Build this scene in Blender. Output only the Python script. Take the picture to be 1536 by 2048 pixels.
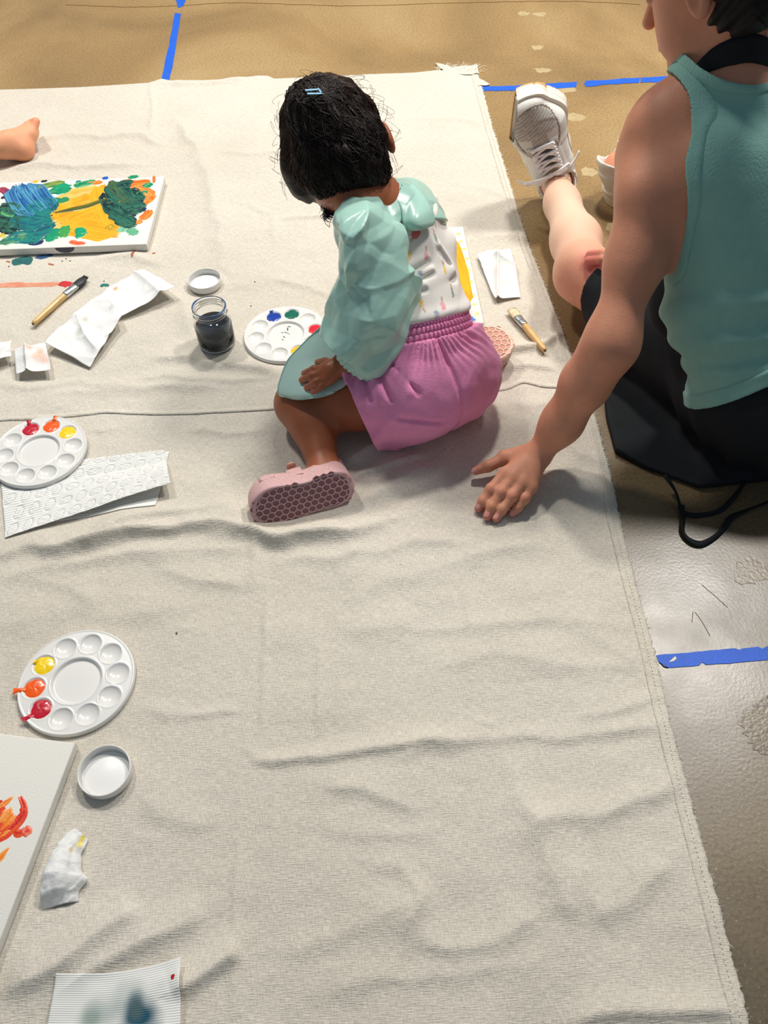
import bpy, bmesh, math, random
import numpy as np
from mathutils import Vector, Matrix

random.seed(7)
RNG = np.random.RandomState(11)
scene = bpy.context.scene
for o in list(bpy.data.objects):
    bpy.data.objects.remove(o)
COL = scene.collection

# ------------------------------------------------------------------ camera
CAM_H = 1.12; CAM_F = 1680.0; PITCH = math.radians(52.0); ROLL = math.asin(0.05)
_c, _s = math.cos(PITCH), math.sin(PITCH)
_F = np.array([0, _c, -_s]); _R = np.array([1.0, 0, 0]); _U = np.array([0, _s, _c])
_R2 = math.cos(ROLL) * _R - math.sin(ROLL) * _U
_U2 = math.cos(ROLL) * _U + math.sin(ROLL) * _R
_C = np.array([0, 0, CAM_H])
cam_data = bpy.data.cameras.new('camera')
cam = bpy.data.objects.new('camera', cam_data)
COL.objects.link(cam)
cam_data.sensor_fit = 'VERTICAL'
cam_data.sensor_height = 24.0
cam_data.lens = 24.0 * CAM_F / 2048.0
cam_data.clip_start = 0.02
m = Matrix(((_R2[0], _U2[0], -_F[0], _C[0]), (_R2[1], _U2[1], -_F[1], _C[1]),
            (_R2[2], _U2[2], -_F[2], _C[2]), (0, 0, 0, 1)))
cam.matrix_world = m
scene.camera = cam

def P(px, py, h=0.0):
    """world point at height h seen at a photo pixel (used to survey positions on the floor)"""
    d = _F + (px - 768) / CAM_F * _R2 - (py - 1024) / CAM_F * _U2
    return _C + d * ((h - CAM_H) / d[2])

# ------------------------------------------------------------------ world, lamps, exposure
scene.view_settings.view_transform = 'Standard'
scene.view_settings.look = 'None'
scene.view_settings.exposure = -0.3
scene.view_settings.gamma = 1.0
scene.view_settings.use_curve_mapping = False
world = bpy.data.worlds.new('hall'); scene.world = world
world.use_nodes = True
bg = world.node_tree.nodes['Background']
bg.inputs['Color'].default_value = (0.66, 0.82, 1.0, 1)
bg.inputs['Strength'].default_value = 0.25

def ceiling_lamp(x, y, z, size, power, color):
    ld = bpy.data.lights.new('ceiling_lamp', 'AREA')
    ld.shape = 'DISK'; ld.size = size; ld.energy = power; ld.color = color
    lo = bpy.data.objects.new('ceiling_lamp', ld); COL.objects.link(lo)
    lo.location = (x, y, z)
    return lo
WARM = (1.0, 0.95, 0.88)
ceiling_lamp(1.66, 2.32, 3.3, 0.55, 108, WARM)
ceiling_lamp(0.35, 3.00, 3.3, 0.36, 104, WARM)
ceiling_lamp(-1.35, 2.90, 3.3, 0.40, 80, WARM)

# ------------------------------------------------------------------ helpers
def lin(c):
    """sRGB 0-255 triple to linear rgba"""
    r = []
    for v in c[:3]:
        v = v / 255.0
        r.append(v / 12.92 if v <= 0.04045 else ((v + 0.055) / 1.055) ** 2.4)
    return (r[0], r[1], r[2], 1.0)
def linA(c):
    return np.array(lin(c)[:3])

MATS = {}
def mat(name, color=(200, 200, 200), rough=0.6, attr=False, spec=0.5, noise=0.0, nscale=40.0, bump=0.0, bscale=200.0,
        metal=0.0, sss=0.0, sheen=0.0, trans=0.0, coat=0.0, ior=1.45, aniso=None):
    if name in MATS:
        return MATS[name]
    M = bpy.data.materials.new(name); M.use_nodes = True
    nt = M.node_tree; b = nt.nodes['Principled BSDF']
    b.inputs['Roughness'].default_value = rough
    b.inputs['Specular IOR Level'].default_value = spec
    b.inputs['Metallic'].default_value = metal
    b.inputs['IOR'].default_value = ior
    if sss:
        b.inputs['Subsurface Weight'].default_value = sss
        b.inputs['Subsurface Radius'].default_value = (0.012, 0.005, 0.003)
        b.inputs['Subsurface Scale'].default_value = 0.6
    if sheen:
        b.inputs['Sheen Weight'].default_value = sheen
    if trans:
        b.inputs['Transmission Weight'].default_value = trans
    if coat:
        b.inputs['Coat Weight'].default_value = coat
        b.inputs['Coat Roughness'].default_value = 0.15
    tc = nt.nodes.new('ShaderNodeTexCoord')
    src = None
    if attr:
        a = nt.nodes.new('ShaderNodeAttribute'); a.attribute_name = 'Col'
        src = a.outputs['Color']
    if noise > 0:
        n = nt.nodes.new('ShaderNodeTexNoise'); n.inputs['Scale'].default_value = nscale
        n.inputs['Detail'].default_value = 5.0
        nt.links.new(tc.outputs['Object'], n.inputs['Vector'])
        mr = nt.nodes.new('ShaderNodeMapRange')
        mr.inputs['From Min'].default_value = 0.25; mr.inputs['From Max'].default_value = 0.75
        mr.inputs['To Min'].default_value = 1.0 - noise; mr.inputs['To Max'].default_value = 1.0 + noise
        nt.links.new(n.outputs['Fac'], mr.inputs['Value'])
        mx = nt.nodes.new('ShaderNodeVectorMath'); mx.operation = 'SCALE'
        if src is not None:
            nt.links.new(src, mx.inputs[0])
        else:
            mx.inputs[0].default_value = lin(color)[:3]
        nt.links.new(mr.outputs['Result'], mx.inputs['Scale'])
        src = mx.outputs['Vector']
    if src is not None:
        nt.links.new(src, b.inputs['Base Color'])
    else:
        b.inputs['Base Color'].default_value = lin(color)
    if bump > 0:
        n2 = nt.nodes.new('ShaderNodeTexNoise'); n2.inputs['Scale'].default_value = bscale
        n2.inputs['Detail'].default_value = 4.0
        if aniso:
            mp = nt.nodes.new('ShaderNodeMapping'); mp.inputs['Scale'].default_value = aniso
            nt.links.new(tc.outputs['Object'], mp.inputs['Vector']); nt.links.new(mp.outputs['Vector'], n2.inputs['Vector'])
        else:
            nt.links.new(tc.outputs['Object'], n2.inputs['Vector'])
        bp = nt.nodes.new('ShaderNodeBump'); bp.inputs['Strength'].default_value = bump
        bp.inputs['Distance'].default_value = 0.002
        nt.links.new(n2.outputs['Fac'], bp.inputs['Height'])
        nt.links.new(bp.outputs['Normal'], b.inputs['Normal'])
    MATS[name] = M
    return M

def world_of(o):
    mb = o.matrix_basis.copy()
    if o.parent is None:
        return mb
    return world_of(o.parent) @ o.matrix_parent_inverse @ mb

def set_parent(o, parent, local=False):
    o.parent = parent
    if not local:
        o.matrix_parent_inverse = world_of(parent).inverted()
    return o

def link(name, me, material=None, parent=None, smooth=True, local=False):
    o = bpy.data.objects.new(name, me); COL.objects.link(o)
    if material is not None and len(me.materials) == 0:
        me.materials.append(material)
    if parent is not None:
        set_parent(o, parent, local)
    if smooth and len(me.polygons):
        me.polygons.foreach_set('use_smooth', np.ones(len(me.polygons), dtype=bool))
    return o

def mesh_np(name, V, Fq, material, parent=None, smooth=True, colors=None, local=False):
    me = bpy.data.meshes.new(name)
    V = np.asarray(V, dtype=np.float64)
    if isinstance(Fq, np.ndarray):
        k = Fq.shape[1]
        me.vertices.add(len(V)); me.vertices.foreach_set('co', V.ravel())
        me.loops.add(Fq.size); me.loops.foreach_set('vertex_index', Fq.ravel().astype(np.int32))
        me.polygons.add(len(Fq))
        me.polygons.foreach_set('loop_start', np.arange(0, Fq.size, k, dtype=np.int32))
        me.update(calc_edges=True); me.validate()
    else:
        me.from_pydata([tuple(v) for v in V], [], Fq); me.update()
    if colors is not None:
        at = me.color_attributes.new('Col', 'FLOAT_COLOR', 'POINT')
        cc = np.ones((len(V), 4)); cc[:, :3] = colors
        at.data.foreach_set('color', cc.ravel())
    return link(name, me, material, parent, smooth, local)

def empty(name, loc, label=None, cat=None, group=None):
    o = bpy.data.objects.new(name, None); COL.objects.link(o)
    o.location = loc; o.empty_display_size = 0.05
    tag(o, label, cat, group)
    return o

def tag(o, label=None, cat=None, group=None, kind=None):
    if label: o['label'] = label
    if cat: o['category'] = cat
    if group: o['group'] = group
    if kind: o['kind'] = kind
    return o

def grid_faces(nu, nv):
    i = np.arange(nu - 1)[:, None] * nv + np.arange(nv - 1)[None, :]
    i = i.ravel()
    return np.stack([i, i + nv, i + nv + 1, i + 1], 1)

def tube(path, rad, sides=6, closed=False, cap=True):
    """V,F of a tube along a polyline; rad scalar or per point"""
    path = np.asarray(path, float); n = len(path)
    rad = np.broadcast_to(np.asarray(rad, float), (n,))
    T = np.gradient(path, axis=0)
    if closed:
        T = np.roll(path, -1, 0) - np.roll(path, 1, 0)
    T /= np.linalg.norm(T, axis=1)[:, None] + 1e-12
    up = np.array([0, 0, 1.0])
    if abs(T[0] @ up) > 0.9: up = np.array([1.0, 0, 0])
    N = np.zeros_like(path); prev = np.cross(T[0], up); prev /= np.linalg.norm(prev)
    for i in range(n):
        prev = prev - (prev @ T[i]) * T[i]; prev /= np.linalg.norm(prev) + 1e-12
        N[i] = prev
    B = np.cross(T, N)
    a = np.linspace(0, 2 * math.pi, sides, endpoint=False)
    V = path[:, None, :] + rad[:, None, None] * (np.cos(a)[None, :, None] * N[:, None, :] + np.sin(a)[None, :, None] * B[:, None, :])
    V = V.reshape(-1, 3)
    Fs = []
    m_ = n if closed else n - 1
    for i in range(m_):
        j = (i + 1) % n
        for k in range(sides):
            k2 = (k + 1) % sides
            Fs.append((i * sides + k, i * sides + k2, j * sides + k2, j * sides + k))
    if cap and not closed:
        Fs.append(tuple(range(sides - 1, -1, -1)))
        Fs.append(tuple((n - 1) * sides + k for k in range(sides)))
    return V, Fs

def merge(parts):
    V = []; Fs = []; off = 0
    for v, f_ in parts:
        V.append(np.asarray(v)); Fs += [tuple(i + off for i in q) for q in f_]; off += len(v)
    return np.concatenate(V), Fs

def lathe(profile, seg=64, center=(0, 0, 0)):
    prof = np.asarray(profile, float); n = len(prof)
    a = np.linspace(0, 2 * math.pi, seg, endpoint=False)
    V = np.stack([prof[:, 0][:, None] * np.cos(a), prof[:, 0][:, None] * np.sin(a), np.repeat(prof[:, 1][:, None], seg, 1)], -1).reshape(-1, 3)
    V += np.array(center)
    Fs = []
    for i in range(n - 1):
        for k in range(seg):
            k2 = (k + 1) % seg
            Fs.append((i * seg + k, i * seg + k2, (i + 1) * seg + k2, (i + 1) * seg + k))
    return V, Fs

def smooth_path(pts, n=40):
    """Catmull-Rom through points"""
    pts = np.asarray(pts, float)
    Q = np.vstack([2 * pts[0] - pts[1], pts, 2 * pts[-1] - pts[-2]])
    out = []
    m_ = len(pts) - 1
    for t in np.linspace(0, m_ - 1e-9, n):
        i = int(t); u = t - i
        p0, p1, p2, p3 = Q[i], Q[i + 1], Q[i + 2], Q[i + 3]
        out.append(0.5 * ((2 * p1) + (-p0 + p2) * u + (2 * p0 - 5 * p1 + 4 * p2 - p3) * u * u + (-p0 + 3 * p1 - 3 * p2 + p3) * u ** 3))
    return np.array(out)

# ---- numpy noise
_perm = RNG.permutation(512)
_perm = np.concatenate([_perm, _perm, _perm])
_val = RNG.uniform(-1, 1, 512)
def noise3(p):
    p = np.asarray(p, float)
    i = np.floor(p).astype(np.int64); f = p - i
    u = f * f * f * (f * (f * 6 - 15) + 10)
    i = i & 511
    def hsh(dx, dy, dz):
        return _val[_perm[(_perm[(_perm[(i[:, 0] + dx) & 511] + i[:, 1] + dy) & 511] + i[:, 2] + dz) & 511] & 511]
    r = 0
    for dx in (0, 1):
        wx = u[:, 0] if dx else 1 - u[:, 0]
        for dy in (0, 1):
            wy = u[:, 1] if dy else 1 - u[:, 1]
            for dz in (0, 1):
                wz = u[:, 2] if dz else 1 - u[:, 2]
                r = r + wx * wy * wz * hsh(dx, dy, dz)
    return r
def facet3(p):
    """piecewise-linear noise: flat facets meeting in creases"""
    p = np.asarray(p, float)
    i = np.floor(p).astype(np.int64); f = p - i
    i = i & 511
    def hsh(o):
        return _val[_perm[(_perm[(_perm[(i[:, 0] + o[:, 0]) & 511] + i[:, 1] + o[:, 1]) & 511] + i[:, 2] + o[:, 2]) & 511] & 511]
    od = np.argsort(-f, axis=1); fs = np.take_along_axis(f, od, 1)
    n = len(p); o = np.zeros((n, 3), np.int64); ar = np.arange(n)
    r = (1 - fs[:, 0]) * hsh(o)
    for k in range(3):
        o[ar, od[:, k]] = 1
        w = fs[:, k] - (fs[:, k + 1] if k < 2 else 0)
        r = r + w * hsh(o)
    return r
def noise2(x, y, s=0.0):
    return noise3(np.stack([np.ravel(x), np.ravel(y), np.full(np.size(x), s)], 1)).reshape(np.shape(x))
def seg_dist2(x, y, pts):
    """distance to 2-D polyline, signed side of nearest segment and arc fraction"""
    best = np.full(np.shape(x), 1e9); side = np.zeros(np.shape(x)); frac = np.zeros(np.shape(x))
    L = np.cumsum([0] + [np.hypot(*(pts[i + 1] - pts[i])) for i in range(len(pts) - 1)])
    for i in range(len(pts) - 1):
        a, b = pts[i], pts[i + 1]; d = b - a; l2 = d @ d + 1e-12
        t = np.clip(((x - a[0]) * d[0] + (y - a[1]) * d[1]) / l2, 0, 1)
        ex = x - a[0] - t * d[0]; ey = y - a[1] - t * d[1]
        dd = np.hypot(ex, ey); w = dd < best
        best = np.where(w, dd, best)
        side = np.where(w, np.sign(d[0] * ey - d[1] * ex), side)
        frac = np.where(w, (L[i] + t * math.sqrt(l2)) / L[-1], frac)
    return best, side, frac

# ---- signed-distance modelling: one continuous skin per body / garment
def smin(a, b, k):
    h = np.clip(0.5 + 0.5 * (b - a) / k, 0, 1)
    return b * (1 - h) + a * h - k * h * (1 - h)
def smax(a, b, k):
    return -smin(-a, -b, k)
def norm3(q):
    return np.sqrt(np.einsum('ij,ij->i', q, q))
def cone(p, a, b, ra, rb):
    a = np.asarray(a, float); b = np.asarray(b, float)
    d = b - a; q = p - a
    t = np.clip((q @ d) / (d @ d + 1e-12), 0, 1)
    q -= t[:, None] * d
    return norm3(q) - (ra + t * (rb - ra))
def local(p, c, R, fn):
    """evaluate fn only near a ball; a safe lower bound elsewhere"""
    d = norm3(p - np.asarray(c, float)) - R
    m_ = d < 0.03
    if m_.any():
        d[m_] = fn(p[m_])
    return d
def chain(p, pts, rad, k=0.01):
    r = None
    for i in range(len(pts) - 1):
        d = cone(p, pts[i], pts[i + 1], rad[i], rad[i + 1])
        r = d if r is None else smin(r, d, k)
    return r
def frame(xa, za):
    """rotation with local x = xa, z as close to za as possible"""
    x = np.asarray(xa, float); x /= np.linalg.norm(x)
    z = np.asarray(za, float); z = z - (z @ x) * x; z /= np.linalg.norm(z)
    return np.stack([x, np.cross(z, x), z], 1)
def ell(p, c, r, rot=None):
    q = p - np.asarray(c, float)
    if rot is not None: q = q @ rot
    r = np.asarray(r, float)
    q = q / r; k0 = norm3(q); k1 = norm3(q / r) + 1e-9
    return k0 * (k0 - 1) / k1
def rbox(p, c, hs, rot=None, r=0.005):
    q = p - np.asarray(c, float)
    if rot is not None: q = q @ rot
    q = np.abs(q) - (np.asarray(hs, float) - r)
    return np.linalg.norm(np.maximum(q, 0), axis=1) + np.minimum(q.max(1), 0) - r
def plane(p, o, n):
    n = np.asarray(n, float); n = n / np.linalg.norm(n)
    return (p - np.asarray(o, float)) @ n

from concurrent.futures import ThreadPoolExecutor
_POOL = ThreadPoolExecutor(4)
def chunked(fn, p, n=12000):
    if len(p) <= n: return fn(p)
    return np.concatenate(list(_POOL.map(fn, [p[i:i + n] for i in range(0, len(p), n)])))
def sdf_mesh(fn0, lo, hi, h, newton=1, slack=1.9):
    fn = lambda q: chunked(fn0, q)
    lo = np.asarray(lo, float); hi = np.asarray(hi, float)
    lev = 4; cs = h * 2 ** lev
    n = np.ceil((hi - lo) / cs).astype(int)
    g = np.stack(np.meshgrid(*[np.arange(k) for k in n], indexing='ij'), -1).reshape(-1, 3)
    for L in range(lev + 1):
        d = fn(lo + (g + 0.5) * cs)
        g = g[np.abs(d) < cs * 0.87 * slack + (0.006 if L < lev else 0.0)]
        if L < lev:
            offs = np.array([(i, j, k) for i in (0, 1) for j in (0, 1) for k in (0, 1)])
            g = (g[:, None, :] * 2 + offs[None]).reshape(-1, 3); cs /= 2
    S = 1 << 20
    def key(q): return (q[:, 0] * S + q[:, 1]) * S + q[:, 2]
    offs = np.array([(i, j, k) for i in (0, 1) for j in (0, 1) for k in (0, 1)])
    cor = (g[:, None, :] + offs[None]).reshape(-1, 3)
    ck, first, inv = np.unique(key(cor), return_index=True, return_inverse=True)
    cp = cor[first]
    cd = fn(lo + cp * cs)
    cd = np.where(cd == 0, 1e-9, cd)
    cell_d = cd[inv].reshape(-1, 8)
    act = (cell_d.min(1) < 0) & (cell_d.max(1) > 0)
    g = g[act]; cell_d = cell_d[act]
    gk = key(g); o_ = np.argsort(gk); g = g[o_]; gk = gk[o_]; cell_d = cell_d[o_]
    # vertices: mean of edge crossings
    acc = np.zeros((len(g), 3)); cnt = np.zeros(len(g))
    for a in range(8):
        for b in range(a + 1, 8):
            if np.abs(offs[a] - offs[b]).sum() == 1:
                da, db = cell_d[:, a], cell_d[:, b]; w = (da < 0) != (db < 0)
                t = da / (da - db + 1e-20)
                q = offs[a] + t[:, None] * (offs[b] - offs[a])
                acc += np.where(w[:, None], q, 0); cnt += w
    V = lo + (g + acc / np.maximum(cnt, 1)[:, None]) * cs
    e = h * 0.5
    T4 = np.array([[1, -1, -1], [-1, -1, 1], [-1, 1, -1], [1, 1, 1]], float)
    for _ in range(newton):
        dv = fn(V)
        gr = sum(T4[k] * fn(V + T4[k] * e)[:, None] for k in range(4)) / (4 * e)
        gn = np.linalg.norm(gr, axis=1)[:, None] + 1e-6
        V = V - np.clip(dv[:, None] / gn, -h * 0.8, h * 0.8) * gr / gn
    # faces
    sd = dict()
    quads = []
    for ax in range(3):
        e1 = np.zeros(3, int); e1[ax] = 1
        nk = key(cp + e1)
        j = np.searchsorted(ck, nk); j = np.minimum(j, len(ck) - 1)
        ok = ck[j] == nk
        i0 = np.where(ok)[0]; j0 = j[ok]
        w = (cd[i0] < 0) != (cd[j0] < 0)
        i0 = i0[w]; j0 = j0[w]
        b_, c_ = (ax + 1) % 3, (ax + 2) % 3
        eb = np.zeros(3, int); eb[b_] = 1; ec = np.zeros(3, int); ec[c_] = 1
        base = cp[i0]
        idx = []
        good = np.ones(len(i0), bool)
        for off in (-eb - ec, -ec, 0 * eb, -eb):
            kk = key(base + off)
            t = np.minimum(np.searchsorted(gk, kk), len(gk) - 1)
            good &= gk[t] == kk
            idx.append(t)
        Q = np.stack(idx, 1)
        flip = cd[i0] > 0
        Q[flip] = Q[flip][:, ::-1]
        quads.append(Q[good])
    return V, np.concatenate(quads)

def sdf_obj(name, fn, lo, hi, h, material, parent=None, color=None, newton=1, slack=1.9):
    V, Q = sdf_mesh(fn, lo, hi, h, newton, slack)
    cols = color(V) if callable(color) else None
    return mesh_np(name, V, Q, material, parent, True, cols)
# ------------------------------------------------------------------ floor
def make_floor():
    M = bpy.data.materials.new('polished_concrete'); M.use_nodes = True
    nt = M.node_tree; b = nt.nodes['Principled BSDF']; N = nt.nodes.new; Lk = nt.links.new
    tc = N('ShaderNodeTexCoord')
    def noise(scale, detail=6.0, dist=0.0):
        n = N('ShaderNodeTexNoise'); n.inputs['Scale'].default_value = scale; n.inputs['Detail'].default_value = detail
        n.inputs['Distortion'].default_value = dist
        Lk(tc.outputs['Object'], n.inputs['Vector']); return n.outputs['Fac']
    def ramp(f, stops):
        r = N('ShaderNodeValToRGB'); Lk(f, r.inputs['Fac'])
        el = r.color_ramp.elements
        while len(el) < len(stops): el.new(0.5)
        for e_, (p_, c_) in zip(el, stops): e_.position = p_; e_.color = c_
        return r.outputs['Color']
    def mix(f, a, c2, mode='MIX'):
        x = N('ShaderNodeMix'); x.data_type = 'RGBA'; x.blend_type = mode
        if hasattr(f, 'is_output') or not isinstance(f, float): Lk(f, x.inputs[0])
        else: x.inputs[0].default_value = f
        Lk(a, x.inputs[6])
        if isinstance(c2, tuple): x.inputs[7].default_value = c2
        else: Lk(c2, x.inputs[7])
        return x.outputs[2]
    big = ramp(noise(1.6, 8.0, 0.6), [(0.3, lin((134, 108, 68))), (0.5, lin((162, 132, 86))), (0.72, lin((186, 160, 114)))])
    # the concrete goes from ochre to darker grey-brown away from the cloth's far edge
    sx = N('ShaderNodeSeparateXYZ'); Lk(tc.outputs['Object'], sx.inputs[0])
    mr = N('ShaderNodeMapRange'); mr.inputs['From Min'].default_value = 1.9; mr.inputs['From Max'].default_value = 0.7
    Lk(sx.outputs['Y'], mr.inputs['Value'])
    grey = ramp(noise(2.3, 8.0, 0.4), [(0.3, lin((84, 72, 52))), (0.52, lin((110, 95, 70))), (0.75, lin((134, 118, 90)))])
    col = mix(mr.outputs['Result'], big, grey)
    sp = ramp(noise(170.0, 6.0), [(0.28, (0.5, 0.45, 0.38, 1)), (0.52, (1, 1, 1, 1)), (0.72, (1.15, 1.12, 1.05, 1))])
    col = mix(0.6, col, sp, 'MULTIPLY')
    fl = ramp(noise(230.0, 2.0), [(0.66, (0, 0, 0, 1)), (0.74, (1, 1, 1, 1))])
    fx = N('ShaderNodeMath'); fx.operation = 'MULTIPLY'; fx.inputs[1].default_value = 0.35; Lk(fl, fx.inputs[0])
    col = mix(fx.outputs[0], col, lin((222, 205, 165)))
    Lk(col, b.inputs['Base Color'])
    rr = N('ShaderNodeMapRange'); rr.inputs['To Min'].default_value = 0.22; rr.inputs['To Max'].default_value = 0.46
    Lk(noise(9.0, 6.0), rr.inputs['Value']); Lk(rr.outputs['Result'], b.inputs['Roughness'])
    b.inputs['Specular IOR Level'].default_value = 0.8
    bp = N('ShaderNodeBump'); bp.inputs['Strength'].default_value = 0.12; bp.inputs['Distance'].default_value = 0.0015
    Lk(noise(210.0, 6.0), bp.inputs['Height']); Lk(bp.outputs['Normal'], b.inputs['Normal'])
    X0, X1, Y0, Y1 = -9.0, 9.0, -6.0, 12.0
    V = [(X0, Y0, -0.06), (X1, Y0, -0.06), (X1, Y1, -0.06), (X0, Y1, -0.06), (X0, Y0, 0), (X1, Y0, 0), (X1, Y1, 0), (X0, Y1, 0)]
    Fs = [(0, 3, 2, 1), (4, 5, 6, 7), (0, 1, 5, 4), (1, 2, 6, 5), (2, 3, 7, 6), (3, 0, 4, 7)]
    fo = mesh_np('floor', V, Fs, M, None, False)
    tag(fo, 'brown polished concrete floor with pale worn patches', 'floor', kind='structure')
    return fo
floor = make_floor()

def flat_patch(name, outline_px, z, thick, material, parent=None, wob=0.0, n=1):
    """thin sheet lying on the floor, outline surveyed from the floor"""
    pts = [P(x, y, 0)[:2] for x, y in outline_px]
    V = [(x, y, z) for x, y in pts] + [(x, y, z + thick) for x, y in pts]
    k = len(pts)
    Fs = [tuple(range(k - 1, -1, -1)), tuple(range(k, 2 * k))] + [(i, (i + 1) % k, k + (i + 1) % k, k + i) for i in range(k)]
    o = mesh_np(name, V, Fs, material, parent, False)
    bm = bmesh.new(); bm.from_mesh(o.data); bmesh.ops.recalc_face_normals(bm, faces=bm.faces)
    bmesh.ops.triangulate(bm, faces=[f_ for f_ in bm.faces if len(f_.verts) > 4]); bm.to_mesh(o.data); bm.free()
    return o

# floor wear: pale scuffs, one rough spalled patch, one crack
wear = mat('floor_scuff', (182, 162, 122), 0.4, noise=0.12, nscale=60)
scuffs = [[(1128, 231), (1140, 226), (1160, 228), (1174, 234), (1166, 241), (1150, 243), (1134, 240)],
          [(1068, 138), (1080, 136), (1098, 137), (1104, 142), (1092, 146), (1074, 145)],
          [(1062, 93), (1074, 90), (1088, 93), (1084, 99), (1068, 101)],
          [(1034, 26), (1046, 22), (1060, 26), (1056, 32), (1040, 33)], [(1064, 26), (1078, 24), (1094, 27), (1088, 34), (1070, 33)],
          [(1160, 338), (1172, 334), (1188, 338), (1196, 346), (1184, 354), (1166, 352)],
          [(1216, 446), (1228, 448), (1232, 458), (1222, 466), (1210, 460)],
          [(1088, 176), (1110, 173), (1150, 171), (1154, 184), (1120, 188), (1096, 184)]]
for s_ in scuffs:
    pts = []
    for i in range(len(s_)):
        a = np.array(s_[i], float); b_ = np.array(s_[(i + 1) % len(s_)], float)
        for t in (0, 0.33, 0.66): pts.append(tuple(a + (b_ - a) * t + RNG.uniform(-1.6, 1.6, 2)))
    flat_patch('floor_scuff', pts, 0.0001, 0.0003, wear, floor)
spall = mat('floor_spall', (118, 103, 77), 0.33, noise=0.35, nscale=150, bump=0.25, bscale=160, spec=0.8)
pts = []
for i in range(36):
    a = i / 36 * 2 * math.pi
    r_ = 1 + 0.13 * math.sin(3 * a + 1) + RNG.uniform(-0.09, 0.09)
    pts.append((1504 + 38 * r_ * math.cos(a), 1142 + 27 * r_ * math.sin(a)))
flat_patch('floor_spall', pts, 0.0001, 0.0006, spall, floor)
pts2 = []
for i in range(50):
    a = i / 50 * 2 * math.pi
    r_ = 1 + 0.2 * math.sin(2 * a + 2) + RNG.uniform(-0.16, 0.16)
    pts2.append((1560 + 66 * r_ * math.cos(a), 1448 + 66 * r_ * math.sin(a)))
flat_patch('floor_spall', pts2, 0.0001, 0.0005, mat('floor_spall_dark', (100, 86, 62), 0.33, noise=0.45, nscale=110, bump=0.25, bscale=160, spec=0.7), floor)
crk = mat('floor_crack', (104, 78, 42), 0.9)
cp_ = [P(x, y, 0.0002) for x, y in [(130, 10), (260, 14), (350, 12), (470, 6), (590, 9), (700, 12), (850, 8), (1000, 4), (1150, 3), (1280, 9)]]
cp_ = smooth_path(cp_, 90); cp_[:, :2] += RNG.uniform(-0.002, 0.002, (90, 2)); cp_[:, 2] = 0.0002
v_, f_ = tube(cp_, 0.0011, 4); mesh_np('floor_crack', v_, f_, crk, floor)
for ln in ([(1404, 1170), (1430, 1192), (1455, 1215)], [(1390, 1224), (1405, 1245), (1420, 1272)], [(1386, 1224), (1384, 1244)]):
    c2 = smooth_path([P(x, y, 0.0002) for x, y in ln], 12)
    v_, f_ = tube(c2, 0.0005, 4); mesh_np('floor_scratch', v_, f_, crk, floor)

# ------------------------------------------------------------------ painter's tape
tape_m = mat('painters_tape', (28, 92, 205), 0.55, noise=0.10, nscale=30, bump=0.25, bscale=300)
def tape(px, label):
    pts = []
    n = len(px)
    for i in range(n):
        a = np.array(px[i], float); b_ = np.array(px[(i + 1) % n], float)
        k = max(1, int(np.hypot(*(b_ - a)) / 14))
        for t in range(k):
            pts.append(tuple(a + (b_ - a) * t / k + (RNG.uniform(-0.9, 0.9, 2) if t else 0)))
    o = flat_patch('tape_strip', pts, 0.0006, 0.0004, tape_m)
    return tag(o, label, 'tape')
tape([(352, 0), (372, 0), (366, 13), (356, 16)], 'short torn end of blue tape at the far edge beside the crack')
tape([(350, 26), (362, 28), (357, 60), (352, 92), (347, 122), (338, 164), (322, 164), (330, 122), (338, 92)], 'blue tape strip on the brown floor running up from the cloth')
tape([(960, 174), (1000, 173), (1060, 170), (1118, 166), (1154, 164), (1152, 175), (1100, 178), (1040, 181), (962, 183)], 'blue tape strip passing behind the toe of the sneaker')
tape([(1168, 168), (1172, 162), (1230, 159), (1280, 156), (1278, 166), (1220, 169), (1172, 174)], 'blue tape strip on the floor right of the sneaker')
tape([(1281, 156), (1330, 153), (1378, 151), (1420, 149), (1420, 159), (1376, 163), (1330, 164), (1281, 166)], 'blue tape strip on the floor below the woman\'s chin')
tp = tape([(1312, 1311), (1360, 1307), (1420, 1301), (1470, 1297), (1478, 1300), (1486, 1297), (1516, 1294), (1524, 1298), (1534, 1293), (1640, 1284), (2100, 1246), (2110, 1268), (1650, 1310), (1536, 1320),
      (1470, 1326), (1412, 1330), (1405, 1325), (1398, 1331), (1336, 1336), (1318, 1326)], 'wide blue tape strip on the glossy floor by the cloth hem')
flat_patch('torn_spot', [(1337, 1325), (1350, 1313), (1353, 1318), (1347, 1323)], 0.0011, 0.0003, mat('tape_tear', (226, 216, 194), 0.8), tp)
flat_patch('tape_fold', [(1319, 1325), (1332, 1331), (1336, 1336), (1328, 1334)], 0.0011, 0.0009, mat('tape_fold', (20, 66, 160), 0.5), tp)

# ------------------------------------------------------------------ drop cloth
edge_px = [(955, 140), (968, 185), (985, 250), (1010, 330), (1034, 410), (1060, 490), (1092, 570), (1120, 640), (1146, 716), (1192, 835), (1216, 925), (1240, 1040), (1270, 1160),
           (1300, 1262), (1320, 1345), (1340, 1440), (1380, 1592), (1420, 1742), (1460, 1892), (1500, 2048)]
EP = np.array([P(x, y, 0.003)[:2] for x, y in edge_px]); EP = EP[np.argsort(EP[:, 1])]
top_px = [(0, 178), (80, 176), (160, 173), (240, 168), (300, 164), (322, 156), (345, 161), (440, 159), (515, 150), (535, 150), (548, 156), (640, 152), (740, 147), (830, 144), (870, 140), (955, 141)]
TPp = np.array([P(x, y, 0.003)[:2] for x, y in top_px])
def x_edge(y): return np.interp(y, EP[:, 1], EP[:, 0])
def y_top(x): return np.interp(x, TPp[:, 0], TPp[:, 1], left=TPp[0, 1])
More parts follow.
